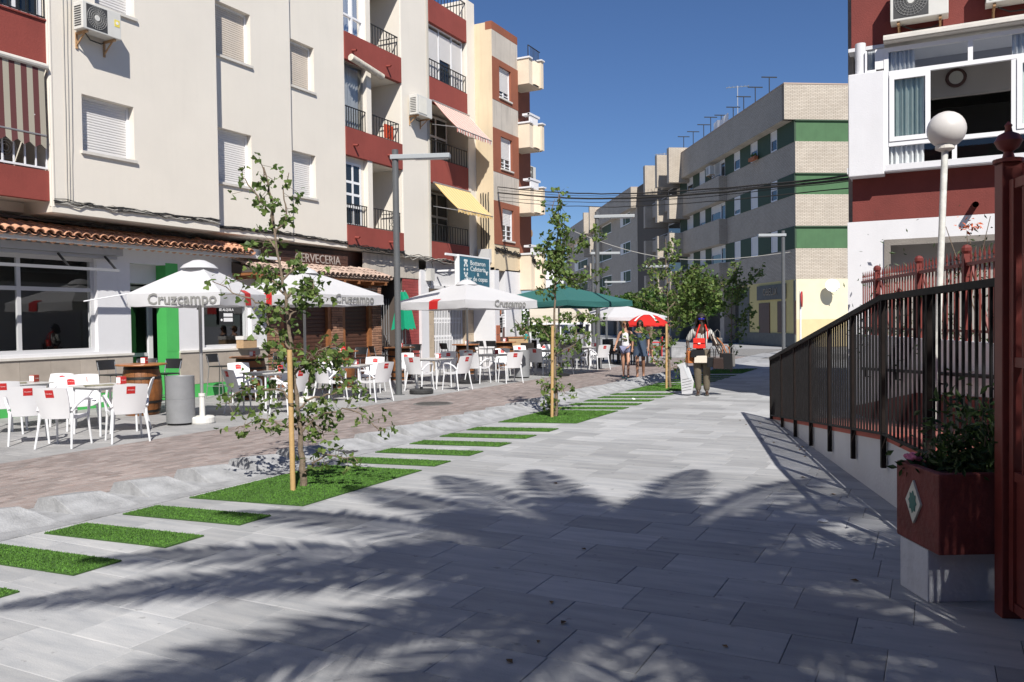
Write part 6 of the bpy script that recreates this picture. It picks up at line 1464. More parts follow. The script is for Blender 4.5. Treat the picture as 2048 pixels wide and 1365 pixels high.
# ================================================================== TREES AND PLANTS
m_bark = mat('ginkgo_bark', (.17, .13, .095), .9, .35, 18, .6, 30); m_stake = mat('pine_stake', (.46, .30, .13), .75, .12, 6, .15, 30)
def leaf_mat(name, col, rnd=.4, tr=.35):
    m = bpy.data.materials.new(name); m.use_nodes = True; n = m.node_tree.nodes; L = m.node_tree.links; b_ = n['Principled BSDF']; b_.inputs['Roughness'].default_value = .5; b_.inputs['Specular IOR Level'].default_value = .35
    g = n.new('ShaderNodeNewGeometry'); oi = n.new('ShaderNodeObjectInfo'); ad = n.new('ShaderNodeMath'); ad.operation = 'ADD'; L.new(g.outputs['Random Per Island'], ad.inputs[0]); L.new(oi.outputs['Random'], ad.inputs[1]); fr = n.new('ShaderNodeMath'); fr.operation = 'FRACT'; L.new(ad.outputs[0], fr.inputs[0])
    r = n.new('ShaderNodeMapRange'); r.inputs['To Min'].default_value = 1-rnd; r.inputs['To Max'].default_value = 1+rnd; L.new(fr.outputs[0], r.inputs['Value'])
    h = n.new('ShaderNodeHueSaturation'); h.inputs['Color'].default_value = (*col, 1); L.new(r.outputs[0], h.inputs['Value'])
    r2 = n.new('ShaderNodeMapRange'); r2.inputs['To Min'].default_value = .515; r2.inputs['To Max'].default_value = .475; L.new(fr.outputs[0], r2.inputs['Value']); L.new(r2.outputs[0], h.inputs['Hue'])
    L.new(h.outputs[0], b_.inputs['Base Color']); t = n.new('ShaderNodeBsdfTranslucent'); L.new(h.outputs[0], t.inputs['Color']); mx = n.new('ShaderNodeMixShader'); mx.inputs['Fac'].default_value = tr
    L.new(b_.outputs[0], mx.inputs[1]); L.new(t.outputs[0], mx.inputs[2]); L.new(mx.outputs[0], n['Material Output'].inputs['Surface']); MATS[name] = m; return m
m_gink = leaf_mat('ginkgo_leaf', (.12, .19, .05)); m_orl = leaf_mat('orange_tree_leaf', (.05, .11, .02)); m_shr = leaf_mat('shrub_leaf', (.035, .07, .02), .4, .25); m_palm = leaf_mat('palm_leaf', (.06, .09, .03), .3, .2)
FAN = [(0, 0, 0), (-.045, .05, .006), (-.05, .078, -.004), (-.022, .088, .008), (0, .074, 0), (.022, .088, .008), (.05, .078, -.004), (.045, .05, .006)]
FANF = [(0, 1, 2, 3, 4), (0, 4, 5, 6, 7)]
def put_leaf(mb, p, sc, ctr=None):
    q = Quaternion((random.gauss(0, 1), random.gauss(0, 1), random.gauss(0, 1), random.gauss(0, 1))).normalized().to_matrix()
    d = q @ Vector((0, 1, 0))
    if d.z > .3 and random.random() < .6: q = Matrix.Rotation(math.pi, 3, q @ Vector((1, 0, 0))) @ q
    mb.add([p+q @ (Vector(v)*sc) for v in FAN], FANF)
def ginkgo(label, base_px, trunk_px, branches, stake_px, nleaf, lsc, nobj=0, leafm=None, group='staked ginkgo trees', seedd=1, top_twigs=0):
    random.seed(seedd)
    b_ = gnd(*base_px); dp = depth_of(b_); t = thing('ginkgo_tree', label, 'tree', (b_.x, b_.y, 0), 0, group); O = Vector((b_.x, b_.y, 0))
    tr = [Vector((0, 0, 0))]+[atd(px, py, dp)-O for px, py in trunk_px]; H_ = tr[-1].z
    rad = [lerp(.030, .007, min(1, (q.z/H_)**.8)) if q.z > 0 else .038 for q in tr]
    # wobble
    fine, fr = [], []
    for i in range(len(tr)-1):
        for k in range(4):
            u = k/4; fine.append(tr[i].lerp(tr[i+1], u)+Vector((random.gauss(0, .006), random.gauss(0, .006), 0))); fr.append(lerp(rad[i], rad[i+1], u))
    fine.append(tr[-1]); fr.append(rad[-1]); e = MB(); e.tube(fine, fr, 9); part(e, 'trunk', m_bark, t, True)
    sites = []; be = MB()
    def along(pts, w_):
        for i in range(len(pts)-1):
            a, c = pts[i], pts[i+1]; L_ = (c-a).length
            sites.append((L_*w_, a, c))
    for br in branches:
        pts_px, off, w_ = br[0], br[1], br[2]; P = []
        for i, (px, py) in enumerate(pts_px): P.append(atd(px, py, dp+off*i/max(1, len(pts_px)-1))-O)
        # densify with jitter
        Q = [P[0]]
        for i in range(len(P)-1):
            for k in range(1, 4): Q.append(P[i].lerp(P[i+1], k/3)+Vector((random.gauss(0, .012), random.gauss(0, .012), random.gauss(0, .012))))
        n = len(Q); e = MB(); e.tube(Q, [lerp(.013, .004, i/(n-1)) for i in range(n)], 6); part(e, 'branch', m_bark, t, True)
        along(Q[1:], w_)
    tot = sum(s[0] for s in sites); e = MB(); leafmesh = MB(); leafmesh.add(FAN, FANF); lm = leafmesh.mesh('leaf', leafm or m_gink); tw = MB()
    made = 0
    for w_, a, c in sites:
        k = w_/tot*nleaf; k = int(k)+(random.random() < k-int(k)); 
        j = 0
        while j < k:
            q = a.lerp(c, random.random()); spread = .085*lsc; tuft = q+Vector((random.gauss(0, spread*1.3), random.gauss(0, spread*1.3), random.gauss(0, spread)))
            tw.tube([q, tuft], .0025, 3, cap=False)
            for _ in range(random.choice((3, 4, 5))):
                p = tuft+Vector((random.gauss(0, .035), random.gauss(0, .035), random.gauss(-.01, .035)))*lsc
                if made < nobj:
                    o = link('leaf', lm, t, p); o.rotation_mode = 'QUATERNION'; o.rotation_quaternion = Quaternion((random.gauss(0, 1), random.gauss(0, 1), random.gauss(0, 1), random.gauss(0, 1))).normalized(); s_ = lsc*random.uniform(.6, 1.1); o.scale = (s_, s_, s_)
                else: put_leaf(e, p, lsc*random.uniform(.6, 1.1))
                made += 1; j += 1
    part(tw, 'twigs', m_bark, t, kind='stuff')
    part(e, 'crown', leafm or m_gink, t, kind='stuff')
    if stake_px:
        s0 = gnd(*stake_px[0]); s1 = atd(*stake_px[1], depth_of(s0)); st_ = thing('tree_stake', 'pine stake '+label.split(' ', 1)[1].replace('ginkgo', 'beside the ginkgo')[:0]+'tied to the '+stake_px[2], 'stake', (s0.x, s0.y, 0), 0, 'tree stakes')
        e = MB(); e.tube([(0, 0, 0), tuple(Vector((s1.x-s0.x, s1.y-s0.y, s1.z)))], .026, 12); part(e, 'stake', m_stake, st_, True)
        e = MB(); z = s1.z*.62; e.tube([(.028*math.cos(a/10*6.283), .028*math.sin(a/10*6.283), z) for a in range(11)], .006, 5, cap=False); part(e, 'tie', m_iron, st_)
    return t
ginkgo('slender ginkgo sapling on the turf bed in front of the beer bar', (608, 974), [(603, 900), (592, 790), (583, 700), (577, 640), (562, 545), (549, 470), (543, 400), (527, 335)],
  [([(598, 855), (560, 852), (520, 838), (495, 845), (470, 862)], .15, 1.1), ([(600, 870), (630, 838), (670, 822), (715, 825), (765, 862)], -.15, 1.0), ([(600, 862), (612, 840), (640, 855), (650, 868)], .1, 1.6), ([(606, 945), (640, 915), (680, 912), (715, 922)], -.25, .9),
   ([(592, 800), (550, 778), (505, 775), (462, 795), (455, 810)], .2, 1.0), ([(594, 820), (630, 795), (665, 790), (700, 770), (740, 780)], .1, 1.1), ([(588, 750), (615, 720), (640, 705), (668, 690)], -.1, 2.2), ([(586, 740), (620, 728), (660, 718), (690, 705), (672, 730)], .25, 1.7),
   ([(583, 700), (555, 670), (530, 640), (512, 655)], .1, 1.4), ([(584, 720), (545, 710), (520, 690)], -.15, 1.3), ([(575, 628), (540, 612), (500, 600), (465, 585), (425, 562)], .1, .55), ([(572, 600), (600, 580), (625, 560), (632, 590)], -.1, 2.2), ([(570, 590), (545, 560), (525, 535), (510, 545)], .15, 1.6),
   ([(578, 640), (600, 610), (610, 580)], .2, 2.0), ([(566, 560), (590, 525), (600, 510)], .1, 1.6), ([(555, 500), (535, 480), (520, 500)], .1, 1.2), ([(549, 470), (572, 440), (568, 400), (575, 345)], .05, .75), ([(545, 420), (520, 400), (500, 375), (480, 358)], .0, .55), ([(543, 400), (535, 370), (522, 322)], 0, 1.0), ([(548, 450), (540, 420), (555, 400)], 0, 1.0)],
  ((586, 983), (579, 700), 'sapling in front of the beer bar'), 1150, .72, 260, seedd=11)
ginkgo('tall ginkgo sapling on the turf bed near the second grey bin', (1113, 834), [(1111, 760), (1108, 680), (1109, 600), (1113, 520), (1116, 450), (1118, 388)],
  [([(1110, 590), (1090, 575), (1075, 590)], .2, .9), ([(1112, 570), (1135, 550), (1170, 560), (1200, 545)], -.2, 1.0), ([(1113, 540), (1130, 515), (1150, 490), (1185, 462)], .1, 1.5), ([(1112, 560), (1095, 520), (1098, 480)], .15, 2.4), ([(1114, 530), (1122, 480), (1118, 440)], -.1, 2.6), ([(1113, 540), (1118, 510), (1128, 560)], -.2, 2.4), ([(1116, 450), (1105, 420), (1108, 400)], 0, 1.0), ([(1117, 420), (1127, 405)], 0, .9), ([(1118, 400), (1118, 384)], 0, .8),
   ([(1109, 650), (1080, 650), (1050, 668), (1030, 640)], .1, .8), ([(1109, 640), (1140, 640), (1170, 625), (1200, 640)], .2, .8), ([(1110, 710), (1150, 690), (1185, 660)], -.15, .9), ([(1110, 700), (1130, 670), (1160, 665)], .1, .8), ([(1110, 690), (1085, 660), (1068, 640)], .1, .7), ([(1110, 775), (1090, 770), (1078, 780)], .1, 1.0), ([(1110, 780), (1128, 775), (1132, 790)], 0, 1.0), ([(1111, 810), (1100, 795), (1098, 822)], 0, 1.3), ([(1111, 745), (1118, 730), (1124, 742)], 0, 1.0)],
  ((1104, 836), (1105, 652), 'sapling near the second grey bin'), 1500, .85, 40, seedd=12)
ginkgo('ginkgo sapling behind the walking vendor with long side boughs', (1340, 776), [(1337, 700), (1336, 640), (1334, 560), (1332, 520), (1331, 478)],
  [([(1336, 660), (1360, 640), (1385, 625), (1410, 612), (1440, 600)], .2, 1.6), ([(1336, 650), (1365, 615), (1395, 585), (1430, 560)], .4, 2.4), ([(1335, 620), (1375, 580), (1405, 565), (1450, 600)], -.2, 2.8), ([(1335, 600), (1370, 560), (1395, 540)], .3, 2.2), ([(1336, 630), (1310, 612), (1285, 600), (1266, 592)], .2, 1.1), ([(1336, 672), (1305, 664), (1280, 668), (1258, 676)], -.1, .7), ([(1334, 560), (1310, 545), (1290, 525)], .1, 1.3), ([(1333, 540), (1345, 510), (1340, 485)], 0, 1.3), ([(1334, 570), (1350, 545), (1380, 545), (1400, 530)], .2, .9),
   ([(1338, 720), (1315, 715), (1312, 735)], 0, .8), ([(1338, 740), (1365, 725), (1375, 715)], .1, .6), ([(1336, 668), (1345, 680), (1320, 690), (1312, 700)], 0, .9), ([(1336, 590), (1312, 580), (1300, 560)], .1, 1.2)],
  ((1333, 778), (1333, 648), 'sapling behind the walking vendor'), 2100, 1.0, 0, seedd=13)
ginkgo('dark ginkgo sapling standing in the shade of the oxblood house', (1462, 745), [(1463, 690), (1463, 620), (1466, 570), (1470, 530)],
  [([(1464, 600), (1445, 570), (1432, 555)], .2, 1.3), ([(1465, 580), (1490, 570), (1510, 550), (1525, 535)], .1, 1.3), ([(1466, 570), (1470, 545), (1475, 530)], 0, 2.2), ([(1464, 610), (1480, 590), (1470, 560)], 0, 2.2), ([(1463, 650), (1490, 640), (1505, 610)], .1, 1.4), ([(1463, 640), (1445, 620)], .1, 1.2), ([(1463, 680), (1480, 665), (1500, 655)], 0, 1.0), ([(1463, 700), (1468, 690)], 0, 1.2)],
  None, 800, 1.05, 0, seedd=14)
# round bushy street trees further off
def bushy(label, px, d, cen, rx, rz_, n, m=None, sc=1.0, seedd=3):
    random.seed(seedd); p = atd(px, 640, d); t = thing('street_tree', label, 'tree', (p.x, p.y, 0), 0, 'round street trees on the far plaza'); O = Vector((p.x, p.y, 0)); c = atd(*cen, d)-O
    e = MB(); e.tube([(0, 0, 0), (.05, .03, c.z*.5), tuple(c*.8)], [.10, .08, .05], 8); part(e, 'trunk', m_bark, t, True)
    for k in range(6):
        a = random.random()*6.28; e = MB(); e.tube([tuple(Vector((0, 0, c.z*.55))), tuple(c+Vector((math.cos(a)*rx*.6, math.sin(a)*rx*.6, random.uniform(-.2, .4)*rz_)))], [.04, .015], 6); part(e, 'limb', m_bark, t)
    e = MB(); cl = [(c+Vector((random.gauss(0, rx*.45), random.gauss(0, rx*.45), random.gauss(0, rz_*.42))), random.uniform(.25, .5)*rx) for _ in range(22)]
    for _ in range(n):
        cc, r = random.choice(cl); v = Vector((random.gauss(0, 1), random.gauss(0, 1), random.gauss(0, 1))).normalized()*r*random.random()**.4; put_leaf(e, cc+v, 1.5*sc)
    part(e, 'crown', m or m_orl, t, kind='stuff')
bushy('round orange tree behind the plain white parasol', 1245, 38, (1248, 612), .85, .55, 1500, seedd=4)
bushy('round orange tree over the red chairs at the arcade', 1300, 40, (1305, 612), .9, .7, 1500, seedd=5)
bushy('dense dark street tree behind the walking vendor', 1395, 40, (1402, 600), 1.3, 1.0, 2800, seedd=6)
bushy('round tree behind the beige canvas awning', 1085, 41, (1085, 655), 1.2, .9, 1600, seedd=7)
bushy('round tree beside the low white house at the street end', 1150, 55, (1150, 600), 1.2, 1.1, 1400, sc=1.2, seedd=8)
# planter shrub with a pink flower
random.seed(21)
def leafy(mb, c, rx, ry, rz_, n, L=.07, Wd=.028):
    for _ in range(n):
        v = Vector((random.gauss(0, .5)*rx, random.gauss(0, .5)*ry, abs(random.gauss(0, .55))*rz_)); p = Vector(c)+v; q = Quaternion((random.gauss(0, 1), random.gauss(0, 1), random.gauss(0, 1), random.gauss(0, 1))).normalized().to_matrix(); s = random.uniform(.6, 1.2)
        mb.add([p+q @ (Vector(k)*s) for k in ((0, 0, 0), (-Wd/2, L*.45, .006), (0, L, 0), (Wd/2, L*.45, .006), (0, L*.45, -.004))], [(0, 1, 4), (1, 2, 4), (2, 3, 4), (3, 0, 4)])
PM = Matrix.Translation(pl.location) @ Matrix.Rotation(pl.rotation_euler.z, 4, 'Z')
cw = PM @ Vector((.12, -.40, .69)); sb_ = thing('shrub', 'leafy green shrub growing in the oxblood planter', 'shrub', cw)
e = MB()
for k in range(14):
    a = random.random()*6.28; r = random.uniform(.05, .22); e.tube([(random.gauss(0, .05), random.gauss(0, .05), 0), (r*math.cos(a), r*math.sin(a), random.uniform(.18, .36))], [.008, .004], 5)
part(e, 'stem', m_bark, sb_); e = MB(); leafy(e, (0, 0, .04), .27, .25, .30, 1300); part(e, 'foliage', m_shr, sb_, kind='stuff')
cw = PM @ Vector((.27, -.07, .70)); fl = thing('pink_flower', 'single pink flower at the corner of the oxblood planter', 'flower', cw)
e = MB(); [e.sphere((.03*math.cos(k*1.05), .03*math.sin(k*1.05), .075+.012*(k % 2)), .024, 8, 0, (1, 1, .7)) for k in range(6)]; e.sphere((0, 0, .09), .025, 8); part(e, 'petals', mat('petal_pink', (.55, .16, .26), .7), fl)
e = MB(); e.tube([(0, -.03, -.03), (0, 0, .07)], .004, 5); part(e, 'stem', m_shr, fl); e = MB(); leafy(e, (0, 0, 0), .07, .07, .07, 40); part(e, 'foliage', m_shr, fl, kind='stuff')
# plants behind the red fence
def at_f(s, off): q = F0+FD*s+Vector((-FD.y, FD.x, 0))*off; return Vector((q.x, q.y, 1.0))
for (s, off, lab, n, rx, rz_) in ((.7, .55, 'wispy climbing shrub at the far end of the red fence', 420, .75, 1.35), (3.6, .7, 'green shrub behind the middle of the red fence', 420, .8, .7)):
    p = at_f(s, off); t = thing('shrub', lab, 'shrub', (p.x, p.y, 0)); e = MB()
    for k in range(10): a = random.random()*6.28; e.tube([(0, 0, 0), (.1*math.cos(a), .1*math.sin(a), 1.0), (rx*.6*math.cos(a), rx*.6*math.sin(a), 1.2+random.random()*rz_)], [.014, .01, .004], 5)
    part(e, 'stem', m_bark, t); e = MB(); leafy(e, (0, 0, .95), rx, rx, rz_, n, .10, .035); part(e, 'foliage', m_shr, t, kind='stuff')
for (s, off, lab) in ((5.35, .45, 'strap-leaved green plant behind the red fence near the gate'), (6.5, .6, 'tall strap-leaved plant beside the globe lamp')):
    p = at_f(s, off); t = thing('strap_plant', lab, 'plant', (p.x, p.y, 1.0))
    e = MB(); e.lathe([(.16, -1.0), (.2, -.1), (.21, 0)], n=14); part(e, 'pot', mat('clay_pot', (.32, .13, .08), .8, .1, 6), t)
    for k in range(16):
        a = random.random()*6.28; L_ = random.uniform(.6, 1.0); d = Vector((math.cos(a), math.sin(a), 0)); sd_v = Vector((-d.y, d.x, 0)); rows = []
        for j in range(7): u = j/6; c = d*(L_*.45*u**1.5)+Vector((0, 0, L_*(u*1.1-.38*u*u))); w_ = .035*math.sin(math.pi*min(.98, u*.85+.12)); rows.append([tuple(c-sd_v*w_), tuple(c+Vector((0, 0, -.01))), tuple(c+sd_v*w_)])
        e = MB(); e.grid(rows); part(e, 'leaf', m_shr, t)
p = onY(1945, 470, 11.0); t = thing('orange_flower_plant', 'spindly plant with orange flowers rising above the red fence tips', 'plant', (p.x, 11.0, 0))
zt = onY(1945, 437, 11.0).z; e = MB()
for k in range(5): e.tube([(0, 0, 0), (random.gauss(0, .05), 0, zt*.6), (random.gauss(0, .16), random.gauss(0, .1), zt-.08*k)], [.012, .008, .004], 5)
part(e, 'stem', m_bark, t); e = MB(); leafy(e, (0, 0, zt-.7), .3, .2, .5, 110, .08, .02); part(e, 'foliage', m_shr, t, kind='stuff')
e = MB(); leafy(e, (0, 0, zt-.14), .12, .1, .12, 40, .07, .03); part(e, 'blossom', mat('blossom_orange', (.55, .13, .05), .7), t, kind='stuff')
# ------------------------------------------------------------------ palm in the garden, beside the viewpoint
random.seed(33)
PH = 5.6; shc = gnd(1300, 1160); pc = Vector((shc.x, shc.y, 0))-Vector((SUNDIR.x, SUNDIR.y, 0))*(PH/-SUNDIR.z)
def palm(pc, PH, fr_list, label, LF=2.9):
    t = thing('palm_tree', label, 'palm', (pc.x, pc.y, 0)); e = MB(); n = 26; rows_p = [(0.03*math.sin(k*.5), .03*math.cos(k*.4), PH*k/n) for k in range(n+1)]
    e.tube(rows_p, [.26-.05*(k/n)+(.02 if k % 2 else 0) for k in range(n+1)], 14); part(e, 'trunk', mat('palm_trunk', (.20, .14, .09), .95, .3, 12, .7, 20), t)
    for (az, el, L_, drp) in fr_list:
        a = R_(az); d = Vector((math.cos(a), math.sin(a), 0)); pts = []; N = 26
        for k in range(N+1):
            u = k/N; r = L_*(u*math.cos(R_(el))-.08*u*u); z = L_*(u*math.sin(R_(el))-drp*u*u); pts.append(d*r+Vector((0, 0, PH+z)))
        e = MB(); e.tube(pts, [lerp(.022, .005, k/N) for k in range(N+1)], 6); fr = part(e, 'frond', m_palm, t); e = MB()
        for k in range(3, N*3):
            u = k/(N*3); i = min(N-1, int(u*N)); c = pts[i].lerp(pts[i+1], u*N-i); tg = (pts[i+1]-pts[i]).normalized(); sd_v = tg.cross(Vector((0, 0, 1))).normalized()
            for s in (-1, 1):
                ll = .52*math.sin(math.pi*min(1, .12+u*.86))**.7*random.uniform(.85, 1.1); dr = (sd_v*s*.80+tg*.55+Vector((0, 0, .12-.30*random.random()))).normalized(); wv = tg*.027
                tip = c+dr*ll+Vector((0, 0, -.10*ll)); mid = c+dr*ll*.5; e.add([c-wv*.5, mid-wv, tip, mid+wv, c+wv*.5], [(0, 1, 3, 4), (1, 2, 3)])
        part(e, 'leaflets', m_palm, fr, kind='stuff')
    return t
FR = [(az+random.uniform(-7, 7), el, L_, drp) for (az, el, L_, drp) in
      [(k*360/9+8, 48, 3.0, .50) for k in range(9)]+[(k*360/18+20, 20, 4.5, .32) for k in range(18)]+[(k*360/10+5, -2, 3.8, .25) for k in range(10)]+[(k*120, 75, 2.0, .3) for k in range(3)]]
palm(pc, PH, FR, 'feather palm in the garden casting its frond shadows over the pavement')
PH2 = 5.2; s2 = gnd(1960, 1330); pc2 = Vector((s2.x+.35, s2.y+.1, 0))-Vector((SUNDIR.x, SUNDIR.y, 0))*(PH2/-SUNDIR.z)
palm(pc2, PH2, [(az+random.uniform(-9, 9), el, L_*.72, drp) for (az, el, L_, drp) in FR[1::4]], 'smaller feather palm in the garden shading the gate and the planter')
# ================================================================== PEOPLE
def skin_mesh(name, verts, edges, radii, mt, sub=2, root=0):
    me = bpy.data.meshes.new(name); me.from_pydata([tuple(v) for v in verts], edges, []); o = bpy.data.objects.new(name, me); COL.objects.link(o)
    md = o.modifiers.new('skin', 'SKIN'); md.use_smooth_shade = True; md.branch_smoothing = .6
    if not me.skin_vertices: 
        bm = bmesh.new(); bm.from_mesh(me); bm.verts.layers.skin.verify(); bm.to_mesh(me); bm.free()
    for i, r in enumerate(radii):
        sv = me.skin_vertices[0].data[i]; sv.radius = r if isinstance(r, (tuple, list)) else (r, r); sv.use_root = (i == root)
    s = o.modifiers.new('sub', 'SUBSURF'); s.levels = sub; s.render_levels = sub
    dg = bpy.context.evaluated_depsgraph_get(); m2 = bpy.data.meshes.new_from_object(o.evaluated_get(dg)); bpy.data.objects.remove(o)
    m2.materials.clear(); m2.materials.append(mt); m2.polygons.foreach_set('use_smooth', [True]*len(m2.polygons)); m2.name = name; return m2
class Fig:
    def __init__(s, J): s.J = {k: Vector(v) for k, v in J.items()}
    def build(s, name, chains, rad, mt, sub=2, root=None, extra=()):
        idx = {}; V = []; Rr = []; E_ = []
        def vid(k):
            if k not in idx: idx[k] = len(V); V.append(s.J[k]); Rr.append(rad[k])
            return idx[k]
        for c in chains:
            for a, b_ in zip(c, c[1:]): E_.append((vid(a), vid(b_)))
        return skin_mesh(name, V, E_, Rr, mt, sub, idx[root] if root else 0)
def joints(pose):
    J = {'pel': (0, 0, .96), 'sp': (0, .01, 1.12), 'ch': (0, .015, 1.33), 'nb': (0, .015, 1.47), 'nt': (0, -.01, 1.55), 'hd': (0, -.02, 1.645), 'ht': (0, -.012, 1.715), 'jaw': (0, -.055, 1.595), 'nose': (0, -.112, 1.635)}
    for s, n in ((-1, 'r'), (1, 'l')):
        J['sh'+n] = (s*.165, .015, 1.42); J['el'+n] = (s*.215, .03, 1.15); J['wr'+n] = (s*.235, -.05, .92); J['pm'+n] = (s*.238, -.075, .865)
        J['hp'+n] = (s*.088, 0, .91); J['kn'+n] = (s*.095, -.015, .50); J['an'+n] = (s*.10, .02, .085); J['to'+n] = (s*.115, -.13, .03); J['he'+n] = (s*.10, .05, .03)
    J.update(pose)
    for n in 'rl': J['mt'+n] = tuple(Vector(J['hp'+n]).lerp(Vector(J['kn'+n]), .45)); J['lt'+n] = tuple(Vector(J['hp'+n]).lerp(Vector(J['kn'+n]), .85))
    for n, s in (('r', -1), ('l', 1)):
        w_, p = Vector(J['wr'+n]), Vector(J['pm'+n]); d = (p-w_).normalized(); side = d.cross(Vector((0, 0, 1)) if abs(d.z) < .9 else Vector((0, 1, 0))).normalized(); fwd = side.cross(d)
        for k in range(4): b_ = p+side*(.024-.016*k)+d*.012; J['f%d0%s' % (k, n)] = b_; J['f%d1%s' % (k, n)] = b_+d*(.034-.004*abs(k-1)); J['f%d2%s' % (k, n)] = b_+d*(.055-.006*abs(k-1))+fwd*.012
        J['th0'+n] = w_.lerp(p, .55)+side*.028; J['th1'+n] = w_.lerp(p, .9)+side*.05+fwd*.012
    return J
RB = {'pel': (.135, .10), 'sp': (.115, .088), 'ch': (.14, .105), 'nb': (.062, .06), 'nt': .05, 'hd': (.074, .09), 'ht': (.06, .072), 'jaw': .042, 'nose': .010}
for n in 'rl':
    RB.update({'sh'+n: .058, 'el'+n: .041, 'wr'+n: .028, 'pm'+n: (.036, .020), 'hp'+n: .088, 'mt'+n: .078, 'lt'+n: .06, 'kn'+n: .056, 'an'+n: .038, 'to'+n: (.038, .022), 'he'+n: .03, 'th0'+n: .011, 'th1'+n: .009})
    for k in range(4): RB.update({'f%d0%s' % (k, n): .009, 'f%d1%s' % (k, n): .0085, 'f%d2%s' % (k, n): .007})
CH_BODY = [['pel', 'sp', 'ch', 'nb', 'nt', 'hd', 'ht'], ['hd', 'nose'], ['nt', 'jaw']]
for n in 'rl': CH_BODY += [['ch', 'sh'+n, 'el'+n, 'wr'+n, 'pm'+n], ['pel', 'hp'+n, 'kn'+n, 'an'+n, 'to'+n], ['an'+n, 'he'+n], ['wr'+n, 'th0'+n, 'th1'+n]]+[['pm'+n, 'f%d0%s' % (k, n), 'f%d1%s' % (k, n), 'f%d2%s' % (k, n)] for k in range(4)]
def person(label, p, face_to, height, pose, skin, sc_r=1.0):
    d = Vector(face_to)-Vector((p[0], p[1], 0)); rz = math.atan2(d.y, d.x)+math.pi/2
    t = thing('person', label, 'person', (p[0], p[1], 0), rz); k = height/1.785; t.scale = (k, k, k)
    J = joints(pose); F_ = Fig(J); rad = {q: (tuple(x*sc_r for x in v) if isinstance(v, tuple) else v*sc_r) for q, v in RB.items()}
    link('body', F_.build('body', CH_BODY, rad, skin, 1, 'pel'), t); return t, F_, rad
def cloth(t, F_, rad, name, chains, mt, grow=.014, mods=None, root=None, sub=1):
    r = {q: (tuple(x+grow for x in v) if isinstance(v, tuple) else v+grow) for q, v in rad.items()}
    if mods: r.update(mods)
    return link(name, F_.build(name, chains, r, mt, sub, root), t)
def hair(t, mt, c=(0, .005, 1.665), r=(.092, .105, .10), back=None, n=160, ln=.08, frz=.012):
    e = MB(); e.sphere(Vector(c)+Vector((0, .018, .018)), 1, 16, 0, (r[0], r[1], r[2]*.92))
    e.v = [(x, max(y, -.085) if z < c[2]+.03 else y, max(z, c[2]+.035) if y < -.03 else z) for x, y, z in e.v]
    if back: e.sphere(back[0], 1, 12, 0, back[1])
    for _ in range(n):
        v = Vector((random.gauss(0, 1), abs(random.gauss(.5, .8))-.12, random.gauss(.3, .7))).normalized(); b_ = Vector(c)+Vector((v.x*r[0], v.y*r[1]+.015, v.z*r[2]))
        e.tube([b_, b_+v*frz+Vector((0, 0, -ln*.5)), b_+v*frz*1.3+Vector((0, .01, -ln))], [.009, .008, .004], 4)
    return part(e, 'hair', mt, t, True)
def shades(t, mt, z=1.655, y=-.098):
    e = MB()
    for s in (-1, 1): e.obox((s*.034, y, z), (.05, .016, .034)); e.bar((s*.06, y, z+.006), (s*.078, .0, z+.01), .006, .008)
    e.box(-.012, .012, y-.004, y+.004, z+.002, z+.01); return part(e, 'sunglasses', mt, t)
def face(t, lip, brow, y0=-.098):
    e = MB(); e.obox((0, -.088, 1.598), (.042, .012, .010)); part(e, 'mouth', lip, t)
sk_d = mat('dark_skin', (.045, .024, .016), .45); sk_l = mat('tanned_skin', (.50, .27, .18), .5); sk_t = mat('brown_skin', (.33, .17, .105), .5)
def striped(name, a, b_, sc):
    m = mat(name, a, .9); n = m.node_tree.nodes; L = m.node_tree.links; w_ = n.new('ShaderNodeTexWave'); w_.inputs['Scale'].default_value = sc; w_.bands_direction = 'X'; tc = n.new('ShaderNodeTexCoord'); L.new(tc.outputs['Object'], w_.inputs['Vector'])
    cr = n.new('ShaderNodeValToRGB'); cr.color_ramp.interpolation = 'CONSTANT'; cr.color_ramp.elements[0].color = (*a, 1); cr.color_ramp.elements[1].position = .6; cr.color_ramp.elements[1].color = (*b_, 1); L.new(w_.outputs['Fac'], cr.inputs['Fac']); L.new(cr.outputs['Color'], n['Principled BSDF'].inputs['Base Color']); return m
m_stripe = striped('striped_shirt', (.56, .56, .52), (.10, .10, .11), 9); m_khaki = mat('khaki_cloth', (.12, .10, .07), .9, .15, 9); m_shoe = mat('grey_shoe', (.16, .16, .15), .8); m_hairb = mat('black_hair', (.012, .010, .009), .7); m_hairl = mat('light_brown_hair', (.22, .11, .05), .7); m_hair_d = mat('dark_hair', (.03, .018, .012), .7)
m_lens = mat('dark_lens', (.01, .01, .012), .15); m_lensb = mat('blue_lens', (.02, .02, .25), .15)
random.seed(5)
# --- street vendor
vp = gnd(1404, 792)
pose = {'elr': (-.30, .05, 1.17), 'wrr': (-.27, -.05, .95), 'pmr': (-.28, -.08, .90), 'ell': (.26, .03, 1.18), 'wrl': (.33, -.18, 1.10), 'pml': (.35, -.24, 1.10), 'knr': (-.085, -.03, .50), 'anr': (-.075, .03, .085), 'tor': (-.09, -.12, .03), 'her': (-.075, .06, .03)}
v, F_, rd_ = person('street vendor in striped shirt and khaki trousers carrying many handbags', (vp.x, vp.y), (0, 0, 0), 1.76, pose, sk_d)
cloth(v, F_, rd_, 'shirt', [['pel', 'sp', 'ch', 'nb'], ['ch', 'shr', 'elr'], ['ch', 'shl', 'ell']], m_stripe, .022, {'nb': .06, 'elr': .06, 'ell': .06}, 'sp')
cloth(v, F_, rd_, 'trousers', [['pel', 'hpr', 'knr', 'anr'], ['pel', 'hpl', 'knl', 'anl']], m_khaki, .028, {'anr': .068, 'anl': .068, 'knr': .088, 'knl': .088}, 'pel')
